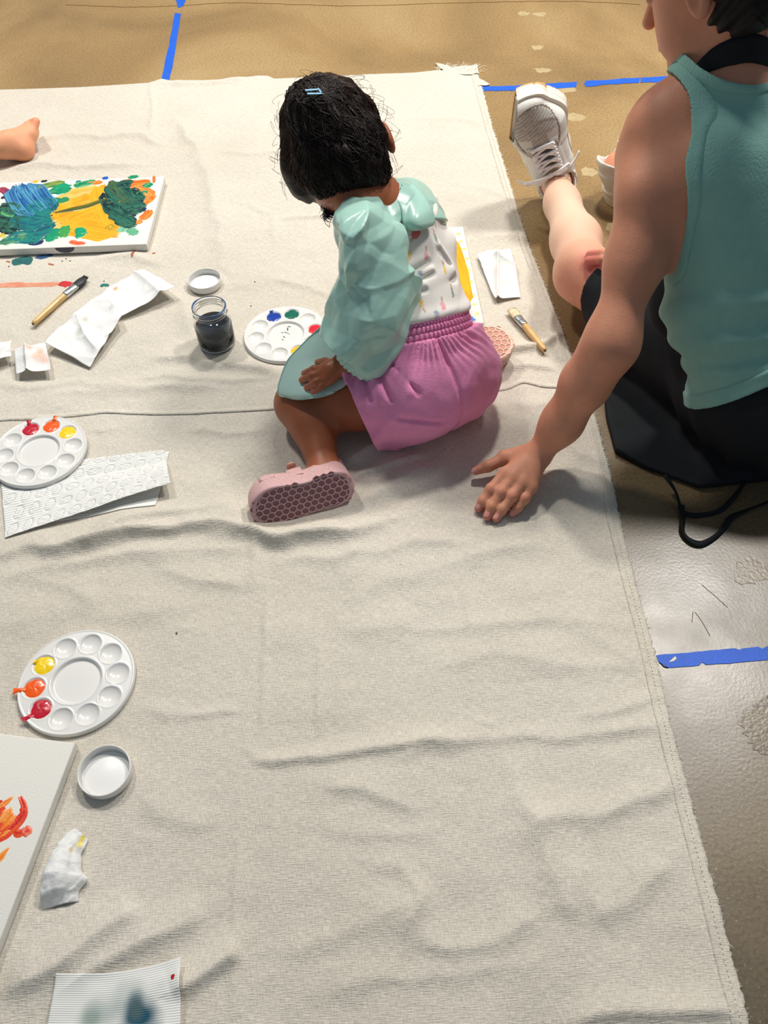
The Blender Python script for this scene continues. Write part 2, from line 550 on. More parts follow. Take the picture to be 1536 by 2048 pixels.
#  folds: (pixels, height, width, skew)  skew>0: steeper on the side towards the camera
FOLDS = [([(0, 1108), (90, 1100), (190, 1090), (260, 1070), (330, 1062), (420, 1058), (500, 1066), (580, 1080), (690, 1072), (760, 1052)], 0.020, 0.026, 1.0),
         ([(170, 1095), (240, 1052), (320, 1032), (420, 1020), (520, 1030)], 0.009, 0.022, 1.0),
         ([(0, 1150), (120, 1128), (260, 1112), (380, 1098), (500, 1092)], 0.006, 0.02, 0.5),
         ([(350, 235), (385, 290), (412, 350), (432, 410), (440, 470), (444, 545)], 0.0075, 0.028, 0.3),
         ([(303, 165), (304, 220), (303, 285)], 0.003, 0.010, 0.2), ([(330, 170), (420, 165), (500, 158)], 0.005, 0.02, 0.5),
         ([(60, 282), (140, 268), (200, 275), (280, 272), (330, 292)], 0.006, 0.018, 0.6), ([(0, 345), (70, 330), (150, 338), (300, 330)], 0.006, 0.02, 0.6),
         ([(0, 330), (40, 312), (80, 318)], 0.010, 0.018, 0.6),
         ([(310, 715), (400, 722), (480, 738), (560, 745)], 0.008, 0.02, 0.8), ([(260, 760), (340, 752), (420, 764), (540, 758)], 0.004, 0.014, 0.8),
         ([(100, 790), (200, 780), (330, 772), (450, 778)], 0.005, 0.018, 0.6), ([(0, 765), (60, 775), (160, 765), (250, 772)], 0.004, 0.014, 0.6),
         ([(545, 440), (640, 432), (700, 445)], 0.004, 0.012, 0.5), ([(330, 590), (360, 612), (390, 700)], 0.004, 0.02, 0.5),
         ([(535, 1165), (530, 1260), (526, 1360), (520, 1480)], 0.0022, 0.006, 0.5), ([(638, 1270), (637, 1370), (636, 1472)], 0.0022, 0.005, 0.5),
         ([(478, 1500), (474, 1650), (470, 1800), (465, 2048)], 0.0022, 0.006, 0.5), ([(505, 1060), (508, 1120), (500, 1180)], 0.003, 0.01, 0.5),
         ([(488, 1492), (512, 1524), (570, 1526), (640, 1516), (740, 1500), (840, 1486), (940, 1474)], 0.0065, 0.013, 1.0),
         ([(800, 1510), (880, 1490), (960, 1474), (1080, 1478), (1180, 1476), (1330, 1448)], 0.0055, 0.018, 0.9),
         ([(650, 1568), (720, 1584), (800, 1612), (840, 1622)], 0.004, 0.012, 0.8), ([(640, 1660), (740, 1672), (870, 1664)], 0.003, 0.012, 0.8),
         ([(740, 1720), (800, 1742), (840, 1790), (815, 1870)], 0.004, 0.014, 0.6), ([(1050, 1630), (1090, 1700), (1130, 1780), (1140, 1850)], 0.007, 0.03, 0.5),
         ([(1080, 1640), (1180, 1642), (1300, 1600), (1370, 1560)], 0.0045, 0.02, 0.8), ([(950, 1440), (975, 1446), (992, 1452)], 0.003, 0.006, 0.8),
         ([(0, 1990), (80, 1960), (150, 1910), (230, 1850), (300, 1800)], 0.009, 0.026, 0.9), ([(120, 1990), (210, 1925), (300, 1880), (420, 1830)], 0.007, 0.022, 0.9),
         ([(350, 1985), (400, 1960), (450, 1925), (480, 1900)], 0.010, 0.018, 0.9), ([(1130, 2048), (1250, 2034), (1380, 2028), (1480, 2022)], 0.011, 0.016, 1.0),
         ([(640, 1990), (760, 1950), (900, 1960), (1060, 1930)], 0.003, 0.02, 0.6), ([(560, 1900), (700, 1850), (860, 1800)], 0.003, 0.025, 0.6),
         ([(940, 790), (990, 830), (1010, 880), (1020, 930)], 0.007, 0.026, 0.5), ([(950, 720), (1040, 700), (1090, 690), (1130, 664)], 0.013, 0.016, 1.0),
         ([(1000, 805), (1060, 820), (1100, 800)], 0.004, 0.02, 0.6), ([(690, 925), (740, 900), (800, 880), (860, 880)], 0.008, 0.018, 0.9),
         ([(720, 1010), (760, 985), (830, 950), (880, 940)], 0.005, 0.022, 0.8), ([(885, 1000), (888, 900), (894, 850)], 0.004, 0.012, 0.5),
         ([(1085, 950), (1140, 952), (1200, 985), (1230, 1000)], 0.008, 0.024, 0.9), ([(1110, 870), (1150, 905), (1210, 930)], 0.004, 0.018, 0.6),
         ([(700, 1190), (820, 1150), (940, 1120), (1080, 1090)], 0.004, 0.03, 0.6), ([(690, 1270), (800, 1250), (950, 1260), (1120, 1240), (1290, 1250)], 0.003, 0.02, 0.8),
         ([(900, 1330), (1000, 1310), (1150, 1340), (1310, 1330)], 0.003, 0.02, 0.8), ([(1150, 1260), (1220, 1280), (1290, 1330)], 0.003, 0.018, 0.8),
         ([(940, 1050), (936, 1200), (938, 1400)], 0.0024, 0.014, 0.3), ([(690, 1090), (720, 1180), (700, 1300)], 0.0035, 0.03, 0.3),
         ([(0, 1240), (100, 1225), (250, 1232), (400, 1215)], 0.003, 0.03, 0.5), ([(280, 1420), (380, 1432), (490, 1425)], 0.003, 0.016, 0.8),
         ([(800, 240), (900, 236), (960, 250)], 0.004, 0.02, 0.5), ([(790, 190), (788, 280), (800, 350)], 0.003, 0.012, 0.3),
         ([(0, 870), (60, 862), (150, 866), (240, 858)], 0.003, 0.010, 0.8), ([(380, 860), (460, 870), (540, 862)], 0.003, 0.012, 0.8),
         ([(940, 745), (1000, 738), (1060, 730), (1120, 742)], 0.006, 0.012, 1.0), ([(948, 765), (985, 800), (1000, 850)], 0.006, 0.014, 0.5), ([(700, 960), (780, 930), (860, 905)], 0.005, 0.012, 0.9),
         ([(560, 1120), (680, 1118), (820, 1090), (940, 1080)], 0.004, 0.02, 0.8), ([(320, 1130), (420, 1160), (500, 1170)], 0.004, 0.02, 0.7), ([(60, 1150), (150, 1180), (200, 1220)], 0.004, 0.022, 0.6),
         ([(540, 560), (640, 585), (680, 600)], 0.004, 0.014, 0.7), ([(440, 300), (520, 310), (560, 300)], 0.003, 0.014, 0.6), ([(480, 400), (540, 430), (550, 500)], 0.003, 0.014, 0.5),
         ([(160, 540), (200, 520), (260, 515), (330, 530)], 0.004, 0.014, 0.7), ([(1000, 1500), (1030, 1600), (1100, 1680)], 0.004, 0.022, 0.4), ([(1180, 1840), (1260, 1800), (1340, 1720)], 0.006, 0.026, 0.6),
         ([(840, 1880), (900, 1900), (1000, 1880), (1080, 1830)], 0.004, 0.02, 0.8), ([(280, 1600), (360, 1640), (460, 1650)], 0.003, 0.02, 0.7), ([(1150, 1440), (1250, 1420), (1330, 1390)], 0.004, 0.014, 0.9),
         ([(860, 360), (950, 372), (1030, 400)], 0.003, 0.02, 0.6), ([(960, 480), (1020, 470), (1050, 470)], 0.003, 0.018, 0.6)]
FOLDW = [(np.array([P(x, y, 0.004)[:2] for x, y in px]), a, w, sk) for px, a, w, sk in FOLDS]
SEAM_PX = [(-60, 846), (0, 839), (60, 835), (120, 831), (180, 826), (212, 822), (260, 824), (330, 824), (420, 822), (500, 819), (565, 815), (660, 808), (760, 800), (880, 786), (945, 772),
           (985, 777), (1012, 774), (1045, 762), (1085, 770), (1118, 772), (1150, 770), (1166, 768)]
SEAMW = smooth_path([P(x, y, 0.004)[:2] for x, y in SEAM_PX], 120)
FLATS = [(P(154, 1363)[:2], 0.088), (P(80, 906)[:2], 0.088), (P(572, 669)[:2], 0.088), (P(436, 690)[:2], 0.040), (P(214, 1548)[:2], 0.038), (P(411, 568)[:2], 0.038)]
def cloth_h(X, Y):
    X = np.asarray(X, float); Y = np.asarray(Y, float)
    Z = 0.0035 + 0.0018 * noise2(X * 5, Y * 7) + 0.0022 * noise2(X * 13 + 3, Y * 17, 4.2) + 0.0005 * noise2(X * 45, Y * 60, 9.0)
    for pts, a, w, sk in FOLDW:
        lo = pts.min(0) - 4 * w; hi = pts.max(0) + 4 * w
        msk = (X > lo[0]) & (X < hi[0]) & (Y > lo[1]) & (Y < hi[1])
        if not np.any(msk): continue
        x, y = X[msk], Y[msk]
        wob = 0.35 * w * noise2(x * 22, y * 22, a * 1000)
        d, sd, fr = seg_dist2(x + wob, y + wob, pts)
        # pts run left to right: side>0 is the far side
        near = sd < 0
        ww = np.where(near, w * (1 - 0.5 * sk), w * (1 + 0.35 * sk))
        env = np.clip(np.minimum(fr, 1 - fr) * 5 + 0.25, 0, 1)
        Z[msk] += 1.5 * a * env * (0.6 * np.exp(-(d / ww) ** 2) + 0.4 * np.exp(-d / (0.55 * ww))) * (0.85 + 0.3 * noise2(x * 9, y * 9, 3.0))
    # heavy props press the cloth flat
    for c_, r_ in FLATS:
        t = np.clip((np.hypot(X - c_[0], Y - c_[1]) - r_) / 0.025, 0, 1); t = t * t * (3 - 2 * t)
        Z = 0.0035 + (Z - 0.0035) * t
    Z = np.maximum(Z, 0.0022)
    # edge drops to the floor
    e = np.clip((x_edge(Y) - X) / 0.012, 0, 1)
    Z = np.where(e < 1, 0.0012 + (Z - 0.0012) * (0.45 + 0.55 * e), Z)
    return Z
def hz(x, y):
    return float(cloth_h(np.array([x]), np.array([y]))[0])

def make_cloth():
    M = bpy.data.materials.new('canvas_drop_cloth'); M.use_nodes = True
    nt = M.node_tree; b = nt.nodes['Principled BSDF']; N = nt.nodes.new; Lk = nt.links.new
    tc = N('ShaderNodeTexCoord')
    n1 = N('ShaderNodeTexNoise'); n1.inputs['Scale'].default_value = 2.2; n1.inputs['Detail'].default_value = 5; Lk(tc.outputs['Object'], n1.inputs['Vector'])
    r1 = N('ShaderNodeValToRGB'); Lk(n1.outputs['Fac'], r1.inputs['Fac'])
    r1.color_ramp.elements[0].position = 0.3; r1.color_ramp.elements[0].color = lin((216, 208, 193))
    r1.color_ramp.elements[1].position = 0.75; r1.color_ramp.elements[1].color = lin((229, 222, 209))
    # weave: two stretched noises
    def thread(sx, sy):
        mp = N('ShaderNodeMapping'); mp.inputs['Scale'].default_value = (sx, sy, 1); Lk(tc.outputs['Object'], mp.inputs['Vector'])
        n = N('ShaderNodeTexNoise'); n.inputs['Scale'].default_value = 1.0; n.inputs['Detail'].default_value = 3; Lk(mp.outputs['Vector'], n.inputs['Vector'])
        return n.outputs['Fac']
    t1 = thread(90, 700); t2 = thread(700, 110)
    ad = N('ShaderNodeMath'); ad.operation = 'ADD'; Lk(t1, ad.inputs[0]); Lk(t2, ad.inputs[1])
    wv = N('ShaderNodeMapRange'); wv.inputs['From Min'].default_value = 0.75; wv.inputs['From Max'].default_value = 1.25
    wv.inputs['To Min'].default_value = 0.80; wv.inputs['To Max'].default_value = 1.08; Lk(ad.outputs[0], wv.inputs['Value'])
    sc = N('ShaderNodeVectorMath'); sc.operation = 'SCALE'; Lk(r1.outputs['Color'], sc.inputs[0]); Lk(wv.outputs['Result'], sc.inputs['Scale'])
    # seed specks
    n3 = N('ShaderNodeTexVoronoi'); n3.inputs['Scale'].default_value = 24; Lk(tc.outputs['Object'], n3.inputs['Vector'])
    lt = N('ShaderNodeMath'); lt.operation = 'LESS_THAN'; lt.inputs[1].default_value = 0.028; Lk(n3.outputs['Distance'], lt.inputs[0])
    n4 = N('ShaderNodeTexNoise'); n4.inputs['Scale'].default_value = 6; Lk(tc.outputs['Object'], n4.inputs['Vector'])
    gt = N('ShaderNodeMath'); gt.operation = 'GREATER_THAN'; gt.inputs[1].default_value = 0.55; Lk(n4.outputs['Fac'], gt.inputs[0])
    mu = N('ShaderNodeMath'); mu.operation = 'MULTIPLY'; Lk(lt.outputs[0], mu.inputs[0]); Lk(gt.outputs[0], mu.inputs[1])
    mx = N('ShaderNodeMix'); mx.data_type = 'RGBA'; Lk(mu.outputs[0], mx.inputs[0]); Lk(sc.outputs['Vector'], mx.inputs[6]); mx.inputs[7].default_value = lin((120, 104, 78))
    Lk(mx.outputs[2], b.inputs['Base Color'])
    b.inputs['Roughness'].default_value = 0.92; b.inputs['Specular IOR Level'].default_value = 0.15
    n5 = N('ShaderNodeTexNoise'); n5.inputs['Scale'].default_value = 38; n5.inputs['Detail'].default_value = 6; Lk(tc.outputs['Object'], n5.inputs['Vector'])
    ad2 = N('ShaderNodeMath'); ad2.operation = 'MULTIPLY_ADD'; ad2.inputs[1].default_value = 1.6; Lk(n5.outputs['Fac'], ad2.inputs[0]); Lk(ad.outputs[0], ad2.inputs[2])
    bp = N('ShaderNodeBump'); bp.inputs['Strength'].default_value = 0.85; bp.inputs['Distance'].default_value = 0.0016
    Lk(ad2.outputs[0], bp.inputs['Height']); Lk(bp.outputs['Normal'], b.inputs['Normal'])
    nu, nv = 540, 670
    s_ = np.linspace(0, 1, nu)[:, None]; t_ = np.linspace(0, 1, nv)[None, :]
    Y0 = -0.35 + (2.47 + 0.35) * t_ + 0 * s_
    X = -1.75 + (x_edge(Y0) + 1.75) * s_
    X = X + np.where(s_ > 0.999, RNG.uniform(-0.0018, 0.0018, X.shape), 0)
    Y = -0.35 + (y_top(X) + 0.35) * t_
    Z = cloth_h(X, Y)
    top = t_ > 0.9985
    Z = np.where(top, 0.0015, Z)
    V = np.stack([X, Y, Z], -1).reshape(-1, 3)
    o = mesh_np('drop_cloth', V, grid_faces(nu, nv), M)
    so = o.modifiers.new('thickness', 'SOLIDIFY'); so.thickness = 0.0009; so.offset = -1
    tag(o, 'large wrinkled off-white canvas drop cloth spread on the floor', 'drop cloth')
    return o, M
cloth, cloth_m = make_cloth()
# flat-felled seam: a narrow raised strip with two stitch lines
def strip_on_cloth(name, line, half, lift, material, parent, n=None):
    line = np.asarray(line); T = np.gradient(line, axis=0); T /= np.linalg.norm(T, axis=1)[:, None]
    Nn = np.stack([-T[:, 1], T[:, 0]], 1)
    prof = [(-1.0, -0.001), (-0.96, lift), (-0.3, lift * 1.0), (0.4, lift * 0.7), (1.0, -0.001)]
    rows = []
    for k, z in prof:
        q = line + Nn * half * k
        rows.append(np.stack([q[:, 0], q[:, 1], cloth_h(q[:, 0], q[:, 1]) + z], 1))
    V = np.stack(rows, 0).reshape(-1, 3)
    return mesh_np(name, V, grid_faces(len(prof), len(line)), material, parent)
strip_on_cloth('seam', SEAMW, 0.007, 0.0022, cloth_m, cloth)
thread_m = mat('thread', (236, 228, 208), 0.8)
def dashes(name, line, rad, on, off, material, parent, lift=0.0006):
    seg = np.concatenate([[0], np.cumsum(np.hypot(*np.diff(line, axis=0).T))])
    parts = []; s0 = 0.0
    while s0 + on < seg[-1]:
        t = np.linspace(s0, s0 + on, 3)
        x = np.interp(t, seg, line[:, 0]); y = np.interp(t, seg, line[:, 1])
        parts.append(tube(np.stack([x, y, cloth_h(x, y) + lift], 1), rad, 4)); s0 += on + off
    v, f_ = merge(parts)
    o = mesh_np(name, v, f_, material, parent)
    o['kind'] = 'stuff'
    return o
ed = np.stack([np.interp(np.linspace(0.05, 2.44, 300), EP[:, 1], EP[:, 0]), np.linspace(0.05, 2.44, 300)], 1)
for inset in (0.0105, 0.0205):
    l_ = ed.copy(); l_[:, 0] -= inset
    dashes('hem_stitching', l_, 0.00055, 0.0042, 0.0016, thread_m, cloth)
# folded hem ridge between the stitch lines
l_ = ed.copy(); l_[:, 0] -= 0.0155
strip_on_cloth('hem', l_[::-1], 0.0062, 0.0012, cloth_m, cloth)
# frayed threads along the raw edge and at the torn far corner
parts = []
for i in range(420):
    y = RNG.uniform(0.1, 2.44); x = float(x_edge(y)); L = RNG.uniform(0.002, 0.007)
    a = RNG.uniform(-0.9, 0.9)
    p0 = np.array([x - 0.002, y, 0.002]); p1 = p0 + np.array([L * math.cos(a), L * math.sin(a), RNG.uniform(-0.0005, 0.0012)])
    parts.append(tube([p0, (p0 + p1) / 2 + RNG.uniform(-0.0006, 0.0006, 3), p1], 0.00028, 3, cap=False))
for i in range(160):
    q = P(RNG.uniform(872, 958), RNG.uniform(133, 146), 0.004); a = RNG.uniform(0.2, 2.4); L = RNG.uniform(0.005, 0.03)
    p1 = q + np.array([L * math.cos(a), L * math.sin(a), RNG.uniform(-0.002, 0.004)])
    parts.append(tube([q, (q + p1) / 2 + RNG.uniform(-0.003, 0.003, 3), p1], 0.0004, 3, cap=False))
v_, f_ = merge(parts); fr_ = mesh_np('frayed_threads', v_, f_, thread_m, cloth); fr_['kind'] = 'stuff'
def ragged_flap(name, outline, z, material, parent):
    pts = []
    n = len(outline)
    for i in range(n):
        a = np.array(outline[i], float); b_ = np.array(outline[(i + 1) % n], float)
        for t in (0, .25, .5, .75): pts.append(tuple(a + (b_ - a) * t + RNG.uniform(-1.5, 1.5, 2)))
    return flat_patch(name, pts, z, 0.0012, material, parent)
ragged_flap('torn_flap', [(868, 128), (884, 131), (905, 138), (955, 133), (958, 150), (930, 152), (890, 146)], 0.004, cloth_m, cloth)
ragged_flap('torn_flap', [(950, 158), (962, 160), (980, 171), (966, 175), (948, 172)], 0.003, cloth_m, cloth)
# ------------------------------------------------------------------ small props
plastic = mat('white_plastic', (228, 227, 223), 0.22, spec=0.5, sss=0.0, coat=0.3)
PAINT = {}
def paint_mat(rgb, gloss=0.25):
    return mat('paint_%d_%d_%d' % rgb, rgb, gloss, noise=0.08, nscale=90, bump=0.12, bscale=120, coat=0.4)

def palette_mesh():
    R = 0.085; nr, na = 86, 288
    r = np.concatenate([np.linspace(0, 0.0815, nr - 6), np.array([0.0826, 0.0835, 0.0843, 0.0850, 0.0854, 0.0856])])
    a = np.linspace(0, 2 * math.pi, na, endpoint=False)
    Rr, A = np.meshgrid(r, a, indexing='ij')
    Z = np.full_like(Rr, 0.0082)
    # middle mixing well
    t = np.clip((0.0375 - Rr) / 0.004, 0, 1); t = t * t * (3 - 2 * t); Z -= 0.0048 * t
    Z += 0.0007 * np.exp(-((Rr - 0.0388) / 0.0012) ** 2)
    for k in range(10):
        ang = k * math.pi / 5
        dx = Rr * np.cos(A) - 0.0605 * math.cos(ang); dy = Rr * np.sin(A) - 0.0605 * math.sin(ang)
        d = np.hypot(dx, dy); rw = 0.0165
        q = np.clip(1 - (d / rw) ** 2, 0, 1); Z -= 0.0066 * q ** 0.75
        Z += 0.0006 * np.exp(-((d - rw - 0.0006) / 0.0010) ** 2)
    for i, z in enumerate([0.0088, 0.0089, 0.0084, 0.0070, 0.0045, 0.0012]):
        Z[nr - 6 + i] = z
    V = np.stack([Rr * np.cos(A), Rr * np.sin(A), Z], -1).reshape(-1, 3)
    Fs = []
    i = np.arange(nr - 1)[:, None] * na; k = np.arange(na)[None, :]; k2 = (k + 1) % na
    Fq = np.stack([(i + k), (i + na + k), (i + na + k2), (i + k2)], -1).reshape(-1, 4)
    # underside
    base = len(V)
    V2 = V.copy(); V2[:, 2] -= 0.0012
    V2[(nr - 1) * na:] = V[(nr - 1) * na:] * np.array([0.995, 0.995, 1]) + np.array([0, 0, -0.0002])
    F2 = Fq[:, ::-1] + base
    k = np.arange(na); k2 = (k + 1) % na; e = (nr - 1) * na
    F3 = np.stack([e + k, base + e + k, base + e + k2, e + k2], 1)
    me_o = mesh_np('palette_tmp', np.vstack([V, V2]), np.vstack([Fq, F2, F3]), plastic)
    me = me_o.data; bpy.data.objects.remove(me_o)
    return me
PAL_ME = palette_mesh()
def blob(name, rgb, ang, parent, size=0.0135, tail=0.0, lift=0.0062, tail_ang=0.0, seed=0):
    """paint pool lying in a palette well (palette coordinates)"""
    rs = np.random.RandomState(seed + 31)
    na, nr = 48, 9
    ph = rs.uniform(0, 6.28, 4)
    a = np.linspace(0, 2 * math.pi, na, endpoint=False)
    out = size * (1 + 0.05 * np.sin(3 * a + ph[0]) + 0.04 * np.sin(5 * a + ph[1]) + 0.025 * np.sin(9 * a + ph[2]))
    V = []
    for i in range(nr):
        t = i / (nr - 1)
        rr = out * t
        z = lift + 0.0014 * (1 - t ** 3) + 0.0002 * np.sin(4 * a + ph[3] + 5 * t) * (1 - t) * t * 3
        if i == nr - 1: z = np.full(na, lift - 0.0022)
        V.append(np.stack([rr * np.cos(a), rr * np.sin(a), z], 1))
    V = np.concatenate(V)
    V[:, 0] += 0.0605
    i = np.arange(nr - 1)[:, None] * na; k = np.arange(na)[None, :]; k2 = (k + 1) % na
    Fq = np.stack([(i + k), (i + na + k), (i + na + k2), (i + k2)], -1).reshape(-1, 4)
    parts = [(V, [tuple(q) for q in Fq])]
    if tail > 0:
        # squeezed neck running over the rim, with a ragged end
        n = 14; W = 7
        G = []
        for u in np.linspace(0, 1, n):
            wid = 0.0042 - 0.0016 * math.sin(u * math.pi) + 0.0012 * u + rs.uniform(-0.0004, 0.0004)
            for w in np.linspace(-1, 1, W):
                x = 0.0605 + (size * 0.75 + tail * u) ; y = wid * w + tail_ang * u
                z = 0.0066 + 0.0026 * min(1, u * 3) + 0.0008 * (1 - w * w) - (0.0006 if abs(w) == 1 else 0)
                if u > 0.92: x += rs.uniform(-0.0015, 0.0012)
                G.append((x, y, z))
        parts.append((np.array(G), [tuple(q) for q in grid_faces(n, W)[:, ::-1]]))
    v, f_ = merge(parts)
    ca, sa = math.cos(ang), math.sin(ang)
    v = np.stack([v[:, 0] * ca - v[:, 1] * sa, v[:, 0] * sa + v[:, 1] * ca, v[:, 2]], 1)
    o = mesh_np(name, v, f_, paint_mat(rgb), parent, True, None, True)
    return o
def palette(px, rot0, label, blobs, tilt=(0, 0), dz=0.0):
    p = P(px[0], px[1], 0.008)
    root = empty('paint_palette', (p[0], p[1], hz(p[0], p[1]) + dz), label, 'palette', 'round paint palettes')
    root.rotation_euler = (tilt[0], tilt[1], rot0)
    link('palette_body', PAL_ME, plastic, root, True, True)
    for i, (k, rgb, tl, nm) in enumerate(blobs):
        bl = blob('paint_pool', rgb, k * math.pi / 5, root, tail=tl, seed=i + int(px[0]), size=0.0164, tail_ang=0.003 * (i - 1))
        bl['label'] = nm
    return root
def pal_angle(center, well):
    a = P(center[0], center[1], 0.008); b_ = P(well[0], well[1], 0.008)
    return math.atan2(b_[1] - a[1], b_[0] - a[0])
RED = (196, 22, 48); ORANGE = (245, 92, 10); YELLOW = (246, 208, 14)
# near palette: red well taken as well 0; wells run counter-clockwise seen from above
a0 = pal_angle((154, 1363), (82, 1420))
palB = palette((154, 1363), a0, 'white round palette with yellow, orange and red paint beside the jar lid and blank canvas',
        [(0, RED, 0.015, 'deep red paint'), (-1, ORANGE, 0.017, 'orange paint'), (-2, YELLOW, 0.004, 'yellow paint')])
a0 = pal_angle((80, 906), (62, 859))
palC = palette((80, 906), a0, 'white round palette lying on the corner of the embossed paper towel sheet',
        [(0, RED, 0.010, 'deep red paint'), (-1, ORANGE, 0.012, 'orange paint'), (-2, YELLOW, 0.0, 'yellow paint')], dz=0.004)
a0 = pal_angle((572, 669), (548, 636))
palA = palette((572, 669), a0, 'white round palette with blue and green paint partly under the mint smock',
        [(0, (18, 62, 160), 0.006, 'blue paint'), (-1, (14, 104, 84), 0.0, 'green paint'), (-3, (220, 36, 52), 0.0, 'red paint'), (-5, (240, 190, 30), 0.0, 'yellow paint')])
# brush marks in the middle well of the used palette
for (x, y, L, an, rgb) in [(0.004, -0.004, 0.013, 0.5, (40, 90, 120)), (-0.004, 0.006, 0.006, 0.2, (60, 90, 100)), (0.014, -0.010, 0.010, -0.4, (20, 100, 120)),
                            (0.010, 0.004, 0.005, 1.2, (70, 110, 120)), (-0.010, 0.012, 0.004, 0.3, (60, 70, 80)), (0.020, -0.016, 0.007, 0.9, (30, 110, 130))]:
    G = []
    for u in np.linspace(-1, 1, 8):
        for w in (-1, -0.4, 0.3, 1):
            G.append((x + math.cos(an) * L * u / 2 - math.sin(an) * 0.0013 * w * (1 - 0.6 * u * u) + RNG.uniform(-0.0004, 0.0004),
                      y + math.sin(an) * L * u / 2 + math.cos(an) * 0.0013 * w * (1 - 0.6 * u * u) + RNG.uniform(-0.0004, 0.0004), 0.0038 + (0 if abs(w) == 1 else 0.0003)))
    mesh_np('paint_smear', G, [tuple(q) for q in grid_faces(8, 4)], paint_mat(rgb), palA, True, None, True)

# ---- jar lids: threaded plastic cap lying open side up
def lid(px, label):
    p = P(px[0], px[1], 0.006)
    root = empty('jar_lid', (p[0], p[1], hz(p[0], p[1]) + 0.0008), label, 'lid', 'white jar lids')
    prof = [(0.0, 0.0), (0.033, 0.0), (0.0350, 0.0012), (0.0358, 0.004), (0.0360, 0.0155), (0.0357, 0.0163), (0.0350, 0.0166), (0.0343, 0.0163), (0.0340, 0.0155)]
    for z in (0.013, 0.0105, 0.008):
        prof += [(0.0338, z + 0.0009), (0.0331, z), (0.0338, z - 0.0009)]
    prof += [(0.0337, 0.0035), (0.0325, 0.0022), (0.0, 0.0020)]
    v, f_ = lathe(prof, 80)
    mesh_np('cap_shell', v, f_, plastic, root, True, None, True)
    v, f_ = lathe([(0.0, 0.0021), (0.0315, 0.0021), (0.0318, 0.0026), (0.0312, 0.0030), (0.0, 0.0030)], 80)
    mesh_np('liner_disc', v, f_, mat('lid_liner', (240, 240, 238), 0.35), root, True, None, True)
    return root
lid((214, 1548), 'white plastic jar lid lying open side up below the near palette')
lid((411, 568), 'white plastic jar lid lying just behind the glass jar')

# ---- glass jar of dirty water
def jar():
    b0 = P(436, 690, 0.0)
    root = empty('glass_jar', (b0[0], b0[1], hz(b0[0], b0[1]) + 0.001), 'small clear glass jar half full of dark blue-black paint water', 'jar')
    Hj = 0.092
    outer = [(0.0, 0.0), (0.030, 0.0), (0.0345, 0.002), (0.0365, 0.006), (0.0368, 0.020), (0.0368, 0.062), (0.0360, 0.069), (0.0335, 0.0735), (0.0322, 0.0755), (0.0322, 0.0775),
             (0.0334, 0.0785), (0.0334, 0.0797), (0.0322, 0.0808), (0.0322, 0.0828), (0.0334, 0.0840), (0.0334, 0.0852), (0.0322, 0.0863), (0.0322, 0.0890), (0.0326, 0.0915), (0.0318, 0.0925)]
    inner = [(0.0304, 0.0922), (0.0298, 0.0905), (0.0298, 0.0760), (0.0312, 0.0725), (0.0342, 0.0665), (0.0346, 0.060), (0.0346, 0.008), (0.0325, 0.005), (0.0, 0.0045)]
    v, f_ = lathe(outer + inner, 72)
    gm = mat('clear_glass', (252, 255, 255), 0.02, trans=1.0, ior=1.3, spec=0.35)
    mesh_np('glass_body', v, f_, gm, root, True, None, True)
    prof = [(0.0, 0.0048), (0.032, 0.0052), (0.0345, 0.0085), (0.03455, 0.052), (0.0, 0.0523)]
    v, f_ = lathe(prof, 72)
    mesh_np('paint_water', v, f_, mat('paint_water', (40, 47, 54), 0.06, spec=0.5, noise=0.15, nscale=30), root, True, None, True)
    # blue paint smeared round the rim
    a = np.linspace(0, 2 * math.pi, 80, endpoint=False)
    rad = 0.0007 + 0.0008 * np.clip(np.sin(a * 2 + 2.4) + 0.35 * np.sin(5 * a), 0, 1.3)
    path = np.stack([0.0324 * np.cos(a), 0.0324 * np.sin(a), 0.0915 + 0.0006 * np.sin(3 * a)], 1)
    v, f_ = tube(path, rad, 6, closed=True)
    mesh_np('paint_ring', v, f_, paint_mat((22, 84, 160)), root, True, None, True)
    for (s0, s1, z, w) in [(3.6, 5.2, 0.078, 0.0016), (0.4, 0.9, 0.086, 0.0022), (4.4, 4.9, 0.068, 0.003), (5.4, 5.8, 0.062, 0.0025)]:
        t = np.linspace(s0, s1, 12)
        pth = np.stack([0.0300 * np.cos(t), 0.0300 * np.sin(t), z + 0.003 * np.sin(4 * t)], 1)
        v, f_ = tube(pth, w * 0.4 * np.sin(np.linspace(0.2, 2.9, 12)), 5)
        mesh_np('paint_streak', v, f_, paint_mat((40, 60, 72)), root, True, None, True)
    return root
jar()

